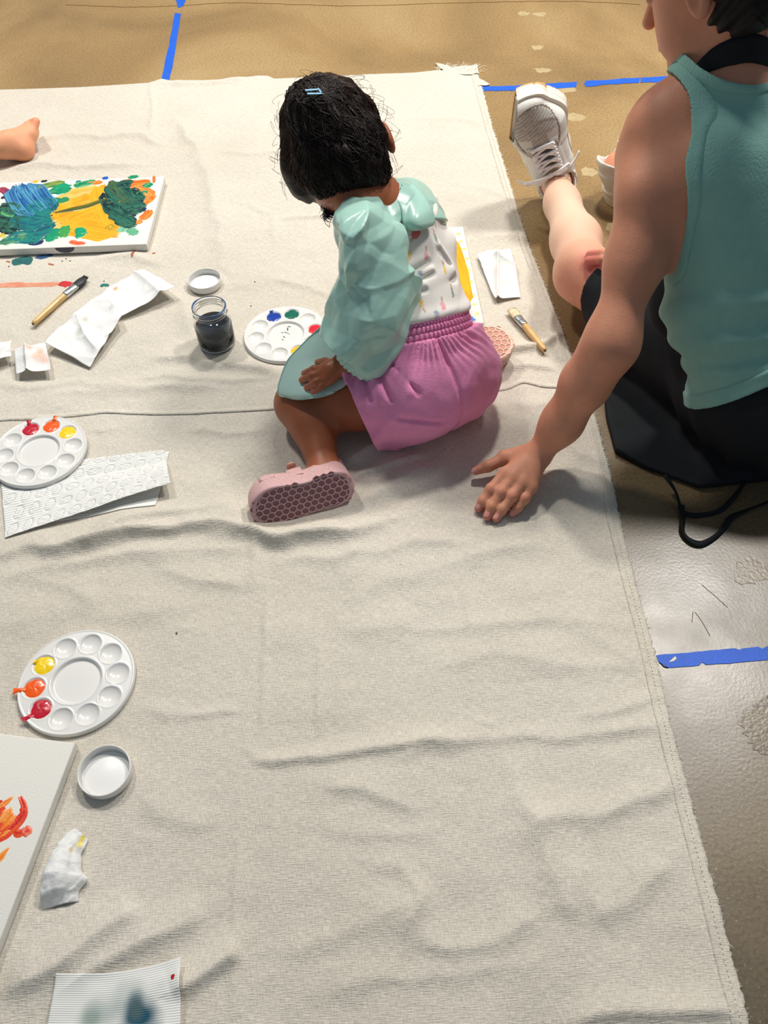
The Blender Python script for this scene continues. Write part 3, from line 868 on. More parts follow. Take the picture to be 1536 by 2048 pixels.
# ---- brushes
def brush(tail_px, tip_px, h, label, bristle_rgb, worn):
    a = P(tail_px[0], tail_px[1], h); b_ = P(tip_px[0], tip_px[1], h)
    d = b_ - a; L = float(np.hypot(d[0], d[1])); ang = math.atan2(d[1], d[0])
    mid = (a + b_) / 2
    zs = max(hz(*(a + d * t)[:2]) for t in (0.1, 0.3, 0.5, 0.7, 0.9))
    root = empty('paint_brush', (a[0], a[1], zs + 0.0075), label, 'brush', 'wooden handled brushes')
    root.rotation_euler = (0, 0, ang)
    wood = mat('brush_wood', (214, 176, 112), 0.4, noise=0.12, nscale=60, coat=0.3)
    h0 = L * 0.60; f1 = L * 0.80
    n = 26; parts = []
    xs = np.linspace(0, h0, n)
    rad = np.interp(xs / h0, [0, 0.03, 0.08, 0.35, 0.75, 1.0], [0.0034, 0.0052, 0.0058, 0.0066, 0.0074, 0.0070])
    v, f_ = tube(np.stack([xs, 0 * xs, 0 * xs], 1), rad, 14); mesh_np('handle', v, f_, wood, root, True, None, True)
    # hole and dark cap at the handle's end
    v, f_ = tube([(-0.0004, 0, 0), (0.0006, 0, 0)], 0.0030, 12); mesh_np('handle_end', v, f_, mat('brush_end', (96, 74, 44), 0.6), root, True, None, True)
    xs = np.linspace(h0 - 0.002, f1, 12); t = np.linspace(0, 1, 12)
    ry = 0.0074 + (0.0098 - 0.0074) * t; rz = 0.0074 + (0.0056 - 0.0074) * t
    for rr in (2, 4): ry[rr] += 0.0006; rz[rr] += 0.0006
    def oval(xs, ry, rz, sides=20):
        aa = np.linspace(0, 2 * math.pi, sides, endpoint=False)
        V = np.stack([np.repeat(xs[:, None], sides, 1), ry[:, None] * np.cos(aa), rz[:, None] * np.sin(aa)], -1).reshape(-1, 3)
        Fs = []
        for i in range(len(xs) - 1):
            for k in range(sides):
                k2 = (k + 1) % sides; Fs.append((i * sides + k, i * sides + k2, (i + 1) * sides + k2, (i + 1) * sides + k))
        Fs.append(tuple(range(sides - 1, -1, -1))); Fs.append(tuple((len(xs) - 1) * sides + k for k in range(sides)))
        return V, Fs
    v, f_ = oval(xs, ry, rz); mesh_np('ferrule', v, f_, mat('ferrule_metal', (205, 206, 204), 0.25, metal=0.9), root, True, None, True)
    xs = np.linspace(f1 - 0.001, L, 12); t = np.linspace(0, 1, 12)
    ry = np.interp(t, [0, .5, .85, 1], [0.0096, 0.0108, 0.0094, 0.003]); rz = np.interp(t, [0, .6, 1], [0.0054, 0.0046, 0.0012])
    v, f_ = oval(xs, ry, rz); bm_ = mat('bristle_%d' % bristle_rgb[0], bristle_rgb, 0.35 if not worn else 0.7, noise=0.25, nscale=200, bump=0.6, bscale=400)
    br = mesh_np('bristle_head', v, f_, bm_, root, True, None, True)
    parts = []
    for i in range(70):
        yy = RNG.uniform(-1, 1); zz = RNG.uniform(-1, 1) * 0.7
        p0 = np.array([f1 + 0.3 * (L - f1), yy * 0.0098, zz * 0.0048]); p1 = np.array([L * RNG.uniform(0.985, 1.02), yy * (0.0102 if worn else 0.006), zz * 0.003])
        parts.append(tube([p0, (p0 + p1) / 2 + RNG.uniform(-0.0006, 0.0006, 3), p1], 0.0004, 3))
    v, f_ = merge(parts); hb = mesh_np('bristle_hairs', v, f_, bm_, br, True, None, True); hb['kind'] = 'stuff'
    return root
brush((67, 651), (172, 557), 0.009, 'wooden paint brush with dark paint on its bristles by the painted canvas', (42, 48, 48), False)
brush((1090, 703), (1022, 620), 0.012, 'clean wooden paint brush with pale bristles near the cloth hem', (222, 205, 168), True)

# ---- canvases
canvas_m = mat('primed_canvas', (230, 228, 220), 0.7, bump=0.35, bscale=500)
def frame_canvas(name, corner, ux, uy, W, Hh, thick, label, z0, panel=False):
    """stretched canvas: corner = world xy of local origin, ux/uy unit axes on the floor"""
    root = empty(name, (corner[0], corner[1], z0), label, 'canvas')
    root.rotation_euler = (0, 0, math.atan2(ux[1], ux[0]))
    bm = bmesh.new(); bmesh.ops.create_cube(bm, size=1.0)
    for v in bm.verts: v.co = Vector(((v.co.x + 0.5) * W, (v.co.y + 0.5) * Hh, (v.co.z + 0.5) * thick))
    bmesh.ops.bevel(bm, geom=bm.edges[:], offset=min(0.0022, thick * 0.3), segments=3, affect='EDGES', profile=0.6)
    me = bpy.data.meshes.new('canvas_body'); bm.to_mesh(me); bm.free()
    link('canvas_body', me, canvas_m, root, True, True)
    if not panel:
        # folded canvas corners: small triangular flaps
        for cx, cy, sx, sy in ((0, 0, 1, 1), (W, 0, -1, 1), (W, Hh, -1, -1), (0, Hh, 1, -1)):
            V = [(cx + sx * 0.0005, cy - sy * 0.0007, 0.001), (cx + sx * 0.016, cy - sy * 0.0007, 0.001), (cx + sx * 0.0005, cy - sy * 0.0009, thick * 0.93),
                 (cx + sx * 0.0005, cy + sy * 0.0005, 0.001), (cx + sx * 0.016, cy + sy * 0.0005, 0.001), (cx + sx * 0.0005, cy + sy * 0.0005, thick * 0.93)]
            mesh_np('corner_fold', V, [(0, 1, 2), (5, 4, 3), (0, 3, 4, 1), (1, 4, 5, 2), (2, 5, 3, 0)], canvas_m, root, False, None, True)
    return root
STK = [0]
def stroke(root, inv, px, width, cols, zt, name='brush_stroke', streak=1.0, taper=(0.3, 0.3), lift=0.0006, n=None, ragged=0.25):
    """one brush stroke laid on a canvas; px: centre line in photo pixels, width in metres"""
    STK[0] += 1
    rs = np.random.RandomState(STK[0] * 7 + 3)
    L2 = np.array([inv(x, y) for x, y in px])
    if len(L2) == 1: L2 = np.vstack([L2 - [width * 0.3, 0], L2 + [width * 0.3, 0]])
    path = smooth_path(L2, n or max(10, int(np.hypot(*np.diff(L2, axis=0).T).sum() / 0.0035)))
    n_ = len(path); W = max(7, int(width / 0.0016))
    T = np.gradient(path, axis=0); T /= np.linalg.norm(T, axis=1)[:, None] + 1e-9
    Nn = np.stack([-T[:, 1], T[:, 0]], 1)
    w = np.linspace(-1, 1, W); s_ = np.linspace(0, 1, n_)
    prof = np.interp(s_, [0, taper[0] * 0.5, 1 - taper[1] * 0.5, 1], [0.35 if taper[0] else 1, 1, 1, 0.35 if taper[1] else 1])
    prof *= 1 + 0.10 * noise2(s_ * 6, 0 * s_, STK[0] * 1.7)
    lane = noise2(w * W * 0.5, 0 * w, STK[0] * 3.1 + 50)
    jag0 = ragged * width * (rs.rand(W) - 0.2) ; jag1 = ragged * width * (rs.rand(W) - 0.2)
    V = np.zeros((n_, W, 3)); C = np.zeros((n_, W, 3))
    c0 = np.array([linA(c) for c in cols])
    for j in range(W):
        off = Nn * (w[j] * width / 2 * prof)[:, None]
        q = path + off
        q[0] -= T[0] * jag0[j]; q[-1] += T[-1] * jag1[j]
        ridge = 0.5 + 0.5 * lane[j] + 0.25 * noise2(s_ * 9, np.full(n_, w[j] * 3), STK[0] * 2.3)
        z = zt + lift * (0.35 + 0.8 * ridge)
        if j in (0, W - 1): z = np.full(n_, zt - 0.0001)
        z[0] = z[-1] = zt - 0.0001
        V[:, j, :2] = q; V[:, j, 2] = z
        t = np.clip(0.5 + streak * (0.75 * lane[j] + 0.45 * noise2(s_ * 5, np.full(n_, w[j] * 2.2), STK[0] * 5.9)), 0, 0.999) * (len(c0) - 1)
        i0 = np.floor(t).astype(int); fr = (t - i0)[:, None]
        C[:, j] = c0[i0] * (1 - fr) + c0[np.minimum(i0 + 1, len(c0) - 1)] * fr
    return mesh_np(name, V.reshape(-1, 3), grid_faces(n_, W)[:, ::-1], mat('acrylic_strokes', rough=0.32, attr=True, bump=0.25, bscale=250, coat=0.25), root, True, C.reshape(-1, 3), True)
def canvas_inv(root, z):
    Mi = root.matrix_basis.inverted()
    def inv(px, py):
        p = P(px, py, root.location.z + z)
        q = Mi @ Vector(p); return np.array([q.x, q.y])
    return inv

# painted canvas at the left
T1 = 0.017
zc = hz(-0.62, 1.7) + 0.003
c_tr = P(316, 353, zc + T1); c_br = P(293, 488, zc + T1); c_bl = P(0, 499, zc + T1)
ux = (c_br - c_bl)[:2]; ux /= np.linalg.norm(ux); uy = np.array([-ux[1], ux[0]])
Hc = float((c_tr - c_br)[:2] @ uy); Wc = 0.41
cv1 = frame_canvas('painted_canvas', c_br[:2] - ux * Wc, ux, uy, Wc, Hc, T1, 'stretched canvas painted with orange ground, teal and dark green strokes', zc)
iv = canvas_inv(cv1, T1)
OR1 = [(250, 150, 10), (255, 172, 20), (252, 184, 40)]; RO = [(240, 96, 20), (250, 130, 30), (246, 170, 90)]
TEAL = [(6, 72, 92), (10, 104, 122), (20, 132, 120)]; DG = [(8, 34, 38), (14, 62, 58), (44, 110, 88)]; BL = [(14, 70, 140), (30, 120, 180), (90, 160, 190)]
GR = [(10, 120, 84), (20, 150, 104), (120, 190, 120)]
def S(px, w, cols, **k): stroke(cv1, iv, px, w * 1.6, cols, T1, **k)
S([(112, 440), (140, 428), (175, 415), (208, 402)], 0.075, OR1, lift=0.0004)
S([(120, 400), (160, 392), (205, 385)], 0.05, [(250, 190, 80), (255, 205, 120), (250, 165, 40)], lift=0.0003)
S([(125, 450), (170, 455), (235, 466)], 0.05, OR1, lift=0.0005)
S([(200, 372), (214, 410), (232, 455)], 0.045, OR1, lift=0.0005)
S([(110, 458), (135, 452), (150, 446)], 0.04, [(252, 205, 130), (255, 190, 80)], lift=0.0003)
S([(160, 368), (185, 366), (205, 364)], 0.012, RO)
S([(244, 362), (270, 366), (300, 362)], 0.016, RO); S([(262, 372), (286, 380), (306, 392)], 0.02, RO); S([(286, 410), (298, 398), (306, 388)], 0.016, RO)
S([(280, 438), (292, 432), (300, 420)], 0.016, RO); S([(270, 446), (284, 442)], 0.012, RO)
for a, b_ in [((214, 372), (246, 402)), ((226, 366), (258, 392)), ((208, 398), (250, 420)), ((212, 414), (252, 438)), ((222, 426), (266, 450)), ((236, 386), (280, 384)),
              ((244, 400), (292, 396)), ((246, 416), (290, 412)), ((232, 440), (270, 452)), ((210, 385), (230, 430)), ((228, 408), (272, 430)), ((262, 376), (282, 398)), ((240, 372), (264, 368)), ((250, 430), (288, 420))]:
    S([a, ((a[0] + b_[0]) / 2, (a[1] + b_[1]) / 2 + RNG.uniform(-3, 3)), b_], RNG.uniform(0.016, 0.026), DG, lift=0.0012, streak=1.5)
S([(222, 362), (238, 390), (266, 408)], 0.02, [(30, 60, 40), (90, 110, 60), (40, 90, 70)], lift=0.0012)
S([(256, 356), (266, 354), (276, 353)], 0.010, GR); S([(288, 376), (296, 370), (302, 366)], 0.014, GR, lift=0.001); S([(272, 390), (284, 386), (298, 384)], 0.012, GR, lift=0.001)
S([(272, 412), (282, 418), (292, 420)], 0.012, [(10, 40, 90), (14, 60, 120)])
S([(108, 426), (140, 420), (172, 413), (200, 404), (228, 402)], 0.012, [(90, 96, 20), (60, 80, 30), (130, 120, 40)], lift=0.0010, taper=(0.6, 0.1))
# left mass of teal and blue
for px, w, cols in [([(36, 372), (48, 400), (70, 430)], 0.05, BL), ([(52, 372), (70, 395), (92, 420)], 0.05, BL), ([(70, 400), (86, 412), (104, 424)], 0.04, TEAL),
                    ([(30, 430), (60, 440), (96, 444)], 0.05, TEAL), ([(50, 460), (76, 455), (102, 446)], 0.05, TEAL), ([(20, 470), (50, 475), (88, 474)], 0.03, TEAL),
                    ([(0, 434), (20, 438), (40, 446)], 0.04, DG), ([(0, 418), (16, 416), (32, 424)], 0.03, DG), ([(0, 458), (18, 456), (34, 462)], 0.03, DG), ([(4, 420), (14, 430), (30, 432)], 0.014, GR),
                    ([(60, 482), (72, 484), (84, 480)], 0.018, [(10, 50, 90), (8, 60, 80)]), ([(0, 486), (30, 478), (58, 470)], 0.02, [(60, 140, 110), (20, 90, 80), (110, 170, 130)]),
                    ([(20, 480), (34, 480), (44, 482)], 0.016, [(180, 190, 60), (120, 160, 60)]), ([(0, 472), (10, 470)], 0.012, [(200, 190, 60), (220, 200, 90)])]:
    S(px, w, cols, lift=0.0010, streak=1.4)
S([(70, 378), (90, 372), (110, 368), (128, 364)], 0.016, [(20, 120, 90), (90, 140, 60), (160, 170, 70)]); S([(96, 388), (112, 378), (126, 366)], 0.014, GR)
S([(106, 384), (124, 378), (140, 374)], 0.03, [(0, 140, 100), (10, 160, 112)], lift=0.001); S([(100, 398), (120, 402), (138, 396)], 0.016, [(60, 110, 40), (20, 150, 110)])
S([(148, 372), (166, 368), (190, 362)], 0.018, GR, lift=0.001); S([(152, 365), (162, 363)], 0.010, [(10, 110, 150), (40, 140, 150)]); S([(205, 357), (216, 356)], 0.010, [(20, 80, 180), (40, 100, 190)])
S([(66, 364), (76, 363)], 0.008, [(240, 190, 40), (230, 180, 60)]); S([(82, 363), (94, 362)], 0.007, [(30, 24, 26), (20, 20, 30)])
S([(94, 470), (116, 470)], 0.032, [(0, 140, 100), (20, 160, 110)], lift=0.001); S([(118, 464), (140, 462)], 0.03, [(0, 150, 90), (80, 170, 60), (20, 140, 110)], lift=0.001)
S([(150, 467), (174, 463)], 0.026, [(0, 150, 106), (20, 170, 120)], lift=0.001, taper=(0.1, 0.8)); S([(214, 460), (230, 450)], 0.016, [(200, 150, 20), (230, 180, 60), (150, 130, 20)])
S([(240, 464), (248, 454)], 0.018, [(110, 180, 140), (150, 205, 170)]); S([(258, 466), (272, 460)], 0.022, [(120, 190, 150), (90, 170, 130)])
S([(140, 482), (152, 486), (170, 487)], 0.010, [(230, 70, 20), (240, 130, 90)]); S([(0, 376), (10, 382), (18, 388)], 0.014, [(20, 50, 120), (200, 60, 50)])
S([(2, 396), (12, 394)], 0.008, [(20, 30, 60), (20, 20, 40)])
S([(308, 352), (308, 366)], 0.005, [(240, 100, 30), (245, 130, 60)])
# paint that ran down the canvas edge
V = []
na = 20
for i in range(na):
    u = i / (na - 1) * 2 - 1
    V += [(0.305 + 0.022 * u - 0.08, -0.0006, T1 * 0.92), (0.305 + 0.022 * u - 0.08, -0.0012, T1 * (0.92 - 0.75 * math.sqrt(max(0, 1 - u * u)))) ]
mesh_np('edge_drip', V, [tuple(q) for q in grid_faces(na, 2)], paint_mat((24, 36, 66)), cv1, True, None, True)

# child's canvas board lying under her
zc = hz(0.1, 1.4) + 0.004
T2 = 0.0045
a_tl = P(682, 469, zc + T2); a_tr = P(926, 453, zc + T2); a_br = P(968, 646, zc + T2)
uy = (a_tr - a_br)[:2]; Hc = float(np.linalg.norm(uy)); uy /= Hc; ux = np.array([uy[1], -uy[0]]); Wc = float((a_tr - a_tl)[:2] @ ux)
cv2 = frame_canvas('canvas_board', a_br[:2] - ux * Wc, ux, uy, Wc, Hc, T2, 'white canvas board with a yellow stripe lying behind the child', zc, panel=True)
iv2 = canvas_inv(cv2, T2)
def S2(px, w, cols, **k): stroke(cv2, iv2, px, w, cols, T2, **k)
YO = [(252, 160, 0), (255, 170, 4), (255, 182, 20)]
S2([(895, 475), (908, 510), (918, 548), (926, 590), (934, 606)], 0.040, YO, lift=0.0009, ragged=0.5); S2([(880, 478), (896, 520), (906, 560), (914, 598)], 0.045, YO, lift=0.0009)
S2([(925, 520), (933, 555), (938, 590)], 0.014, YO, lift=0.0009, ragged=0.6); S2([(912, 482), (916, 500), (924, 522)], 0.012, YO, lift=0.0009)
for x, y in [(917, 468), (922, 483), (928, 498), (934, 517), (938, 540), (942, 564), (946, 592), (949, 609), (955, 628)]:
    S2([(x - 4, y), (x + 4, y)], 0.0085, [(232, 206, 40), (240, 224, 110), (246, 214, 60)], taper=(0.8, 0.8), ragged=0.1)
S2([(922, 598), (930, 606)], 0.02, [(240, 160, 140), (240, 190, 180), (236, 120, 80)]); S2([(920, 618), (936, 616)], 0.014, [(110, 130, 150), (150, 160, 170)])
S2([(922, 638), (938, 638), (950, 640)], 0.019, [(14, 70, 180), (20, 90, 200), (60, 130, 220)], lift=0.0016, taper=(0.3, 0.9))

# blank canvas at the near left
T3 = 0.016
zc = hz(-0.5, 0.4) + 0.004
a_tr = P(150, 1486, zc + T3); a_tl = P(0, 1476, zc + T3); a_br = P(14, 1842, zc + T3)
uy = (a_tr - a_br)[:2]; uy /= np.linalg.norm(uy); ux = np.array([uy[1], -uy[0]]); Wc, Hc = 0.28, 0.355
cv3 = frame_canvas('sketched_canvas', a_tr[:2] - ux * Wc - uy * Hc, ux, uy, Wc, Hc, T3, 'mostly blank white canvas with red and orange flame strokes at the near left', zc)
iv3 = canvas_inv(cv3, T3)
def S3(px, w, cols, **k): stroke(cv3, iv3, px, w, cols, T3, **k)
RD = [(205, 26, 36), (226, 50, 34), (238, 90, 40)]; OG = [(244, 110, 20), (248, 140, 30), (250, 170, 90)]
S3([(40, 1594), (48, 1612), (46, 1630), (30, 1650), (10, 1668), (-20, 1690)], 0.016, RD, taper=(1.2, 0.4), streak=1.2)
S3([(28, 1632), (10, 1650), (-16, 1668)], 0.018, OG, streak=1.3); S3([(26, 1593), (14, 1604), (0, 1612), (-20, 1622)], 0.010, OG, taper=(1.2, 0.2))
S3([(14, 1618), (10, 1630), (0, 1640), (-16, 1644)], 0.022, OG); S3([(4, 1604), (-6, 1620), (-10, 1640)], 0.02, RD); S3([(40, 1618), (52, 1622)], 0.006, RD)
S3([(24, 1662), (12, 1666), (-6, 1672)], 0.010, OG, taper=(1.0, 0.2)); S3([(28, 1662), (38, 1667), (44, 1660)], 0.012, RD, taper=(0.5, 0.5)); S3([(44, 1668), (54, 1662), (62, 1656)], 0.014, [(238, 90, 70), (246, 150, 110), (230, 60, 50)])
S3([(18, 1695), (8, 1706), (0, 1716), (-14, 1726)], 0.010, OG, taper=(1.2, 0.2)); S3([(4, 1640), (-4, 1660), (-14, 1690)], 0.014, RD)
# printed paper strip on the stretcher's side
V = [(Wc + 0.0009, 0.012, 0.002), (Wc + 0.0009, 0.075, 0.002), (Wc + 0.0009, 0.075, T3 - 0.002), (Wc + 0.0009, 0.012, T3 - 0.002),
     (Wc + 0.0003, 0.012, 0.002), (Wc + 0.0003, 0.075, 0.002), (Wc + 0.0003, 0.075, T3 - 0.002), (Wc + 0.0003, 0.012, T3 - 0.002)]
lab = mesh_np('side_label', V, [(0, 1, 2, 3), (7, 6, 5, 4), (0, 4, 5, 1), (1, 5, 6, 2), (2, 6, 7, 3), (3, 7, 4, 0)], mat('kraft_label', (206, 186, 140), 0.8), cv3, False, None, True)
ink = mat('label_ink', (84, 62, 40), 0.8)
for y0, kind in ((0.060, 'C'), (0.050, 'O'), (0.041, 'o'), (0.033, 'I'), (0.024, 'o')):
    if kind == 'I':
        pth = [(Wc + 0.0011, y0, 0.004), (Wc + 0.0011, y0, 0.011)]
        v, f_ = tube(pth, 0.0005, 4)
    else:
        a = np.linspace(0.6 if kind == 'C' else 0, 5.6 if kind == 'C' else 6.28, 20)
        r_ = 0.0034 if kind in 'CO' else 0.0025
        v, f_ = tube(np.stack([np.full(20, Wc + 0.0011), y0 + r_ * np.cos(a), 0.0078 + r_ * np.sin(a)], 1), 0.0005, 4)
    mesh_np('printed_mark', v, f_, ink, lab, True, None, True)

# ---- paint spilled on the cloth (stains have their own shapes; thin dried films)
def stain(name, px_list, w, cols):
    for px in px_list:
        pts = np.array([P(x, y, 0.004)[:2] for x, y in px])
        if len(pts) == 1: pts = np.vstack([pts - [w * 0.3, 0], pts + [w * 0.3, 0]])
        path = smooth_path(pts, max(6, int(np.hypot(*np.diff(pts, axis=0).T).sum() / 0.004)))
        T = np.gradient(path, axis=0); T /= np.linalg.norm(T, axis=1)[:, None] + 1e-9
        Nn = np.stack([-T[:, 1], T[:, 0]], 1); n_ = len(path); W = 7
        V = np.zeros((n_, W, 3)); C = np.zeros((n_, W, 3))
        STK[0] += 1
        for j, q in enumerate(np.linspace(-1, 1, W)):
            s_ = np.linspace(0, 1, n_)
            half = w / 2 * np.sqrt(np.clip(1 - (2 * s_ - 1) ** 6, 0.05, 1)) * (1 + 0.45 * noise2(s_ * 7, np.full(n_, np.sign(q)), STK[0] * 1.3))
            xy = path + Nn * (half * q)[:, None]
            V[:, j, :2] = xy; V[:, j, 2] = cloth_h(xy[:, 0], xy[:, 1]) + (0.0007 if abs(q) < 1 else 0.0001)
            t = np.clip(0.5 + 0.6 * noise2(xy[:, 0] * 120, xy[:, 1] * 120, 3.3), 0, 1)[:, None]
            C[:, j] = linA(cols[0]) * (1 - t) + linA(cols[-1]) * t
        mesh_np(name, V.reshape(-1, 3), grid_faces(n_, W)[:, ::-1], mat('dried_paint', rough=0.7, attr=True), cloth, True, C.reshape(-1, 3))
stain('paint_stain', [[(24, 520), (44, 522), (66, 518)]], 0.028, [(20, 84, 90), (40, 110, 104)])
stain('paint_stain', [[(70, 516), (90, 513), (106, 510)]], 0.012, [(30, 70, 120), (50, 90, 130)])
stain('paint_stain', [[(12, 521), (20, 524)], [(96, 526), (108, 530)], [(312, 506), (304, 508)], [(264, 518), (270, 502)]], 0.006, [(150, 80, 60), (190, 110, 90)])
stain('paint_stain', [[(-20, 570), (20, 569), (70, 568), (120, 567)]], 0.016, [(222, 160, 128), (212, 130, 100)])
stain('paint_stain', [[(116, 568), (136, 568), (152, 570)]], 0.018, [(205, 44, 48), (190, 36, 44)])
stain('paint_stain', [[(200, 572), (208, 570), (218, 572)]], 0.012, [(20, 110, 100), (40, 130, 120)])
stain('paint_stain', [[(124, 521)], [(132, 516)], [(140, 521)], [(17, 532)], [(208, 562)], [(510, 565)], [(502, 612)], [(353, 1267)]], 0.005, [(60, 60, 60), (90, 84, 76)])

# ---- paper
paper = mat('paper_towel', (236, 236, 233), 0.9, bump=0.5, bscale=220, spec=0.1)
def sheet(name, V, nu, nv, label, cat, material=paper, thick=0.0005, colors=None):
    o = mesh_np(name, V.reshape(-1, 3), grid_faces(nu, nv), material, None, True, colors)
    so = o.modifiers.new('thickness', 'SOLIDIFY'); so.thickness = thick; so.offset = 1
    tag(o, label, cat)
    return o
def bil(c, nu, nv):
    c = [np.asarray(q, float) for q in c]
    u = np.linspace(0, 1, nu)[:, None, None]; v = np.linspace(0, 1, nv)[None, :, None]
    return c[0] * (1 - u) * (1 - v) + c[1] * u * (1 - v) + c[2] * u * v + c[3] * (1 - u) * v
def paper_rib(name, scale, direction, quilt=False):
    M = mat(name, (236, 236, 232), 0.9, spec=0.1)
    nt = M.node_tree; b = nt.nodes['Principled BSDF']
    tc = nt.nodes.new('ShaderNodeTexCoord'); at = nt.nodes.new('ShaderNodeAttribute'); at.attribute_name = 'rib'
    sn = nt.nodes.new('ShaderNodeMath'); sn.operation = 'SINE'; nt.links.new(at.outputs['Fac'], sn.inputs[0])
    h_ = sn.outputs[0]
    if quilt:
        a2 = nt.nodes.new('ShaderNodeAttribute'); a2.attribute_name = 'Col'
        ad = nt.nodes.new('ShaderNodeMath'); ad.operation = 'MULTIPLY_ADD'; ad.inputs[1].default_value = 4.0
        nt.links.new(a2.outputs['Fac'], ad.inputs[0]); nt.links.new(h_, ad.inputs[2]); h_ = ad.outputs[0]
    bp = nt.nodes.new('ShaderNodeBump'); bp.inputs['Strength'].default_value = 0.55; bp.inputs['Distance'].default_value = 0.0008
    nt.links.new(h_, bp.inputs['Height']); nt.links.new(bp.outputs['Normal'], b.inputs['Normal'])
    return M
def set_float_attr(o, name, vals):
    at = o.data.attributes.new(name, 'FLOAT', 'POINT'); at.data.foreach_set('value', np.asarray(vals, dtype=np.float32))

# 1 embossed folded sheet under the left palette: lower leaf and curled upper leaf
def folded_sheet():
    nu, nv = 110, 70
    z1 = 0.003
    c = [P(8, 1076, z1 + 0.004), P(312, 1016, z1), P(324, 893, z1 + 0.02), P(2, 950, z1 + 0.004)]
    # lower leaf
    c0 = [P(12, 1060, z1), P(313, 1018, z1), P(340, 905, z1), P(20, 940, z1)]
    G = bil(c0, 60, 30); G[..., 2] = cloth_h(G[..., 0], G[..., 1]) + 0.0015
    Mq = paper_rib('quilted_towel', 1, 0, True)
    o = sheet('folded_paper_towel', G, 60, 30, 'folded quilted paper towel sheet partly under the left palette', 'paper towel', Mq)
    set_float_attr(o, 'rib', np.tile(np.linspace(0, 140, 30), 60))
    # upper leaf lifts along its near edge and free right end
    cu = [P(9, 1074, 0.010), P(343, 972, 0.022), P(326, 891, 0.018), P(0, 938, 0.006)]
    G = bil(cu, nu, nv)
    U = np.linspace(0, 1, nu)[:, None]; Vv = np.linspace(0, 1, nv)[None, :]
    base = cloth_h(G[..., 0], G[..., 1])
    lift = 0.003 + 0.016 * U ** 1.2 * np.sin(np.clip(1.1 * Vv + 0.25, 0, 1) * math.pi) ** 0.8 + 0.010 * U * (1 - Vv) ** 3
    G[..., 2] = base + np.maximum(lift, 0.003) + 0.0007 * noise2(U * 9 + 0 * Vv, Vv * 6 + 0 * U, 8.0)
    # embossed leaf motif
    uu = (U * 0.29 + 0 * Vv); vv = (Vv * 0.12 + 0 * U)
    emb = np.zeros((nu, nv))
    for i in range(12):
        for j in range(5):
            cx = 0.012 + i * 0.027 + (j % 2) * 0.013; cy = 0.010 + j * 0.026
            a = 0.7 + 0.5 * ((i * 7 + j * 3) % 5) / 5 * (1 if (i + j) % 2 else -1)
            dx = (uu - cx) * math.cos(a) + (vv - cy) * math.sin(a); dy = -(uu - cx) * math.sin(a) + (vv - cy) * math.cos(a)
            e = np.hypot(dx / 0.012, dy / (0.0065)) - 1
            emb = np.maximum(emb, np.exp(-(e / 0.16) ** 2)); emb = np.maximum(emb, 0.8 * np.exp(-(dy / 0.0006) ** 2) * (np.abs(dx) < 0.010))
    emb = np.clip(emb, 0, 1); G[..., 2] -= 0.0006 * emb
    upo = mesh_np('upper_leaf', G.reshape(-1, 3), grid_faces(nu, nv), Mq, o, True, np.repeat((1 - emb.reshape(-1, 1)), 3, 1))
    so = upo.modifiers.new('thickness', 'SOLIDIFY'); so.thickness = 0.0005; so.offset = 1
    set_float_attr(upo, 'rib', np.tile(np.linspace(0, 190, nv), nu))
    return o
folded_sheet()

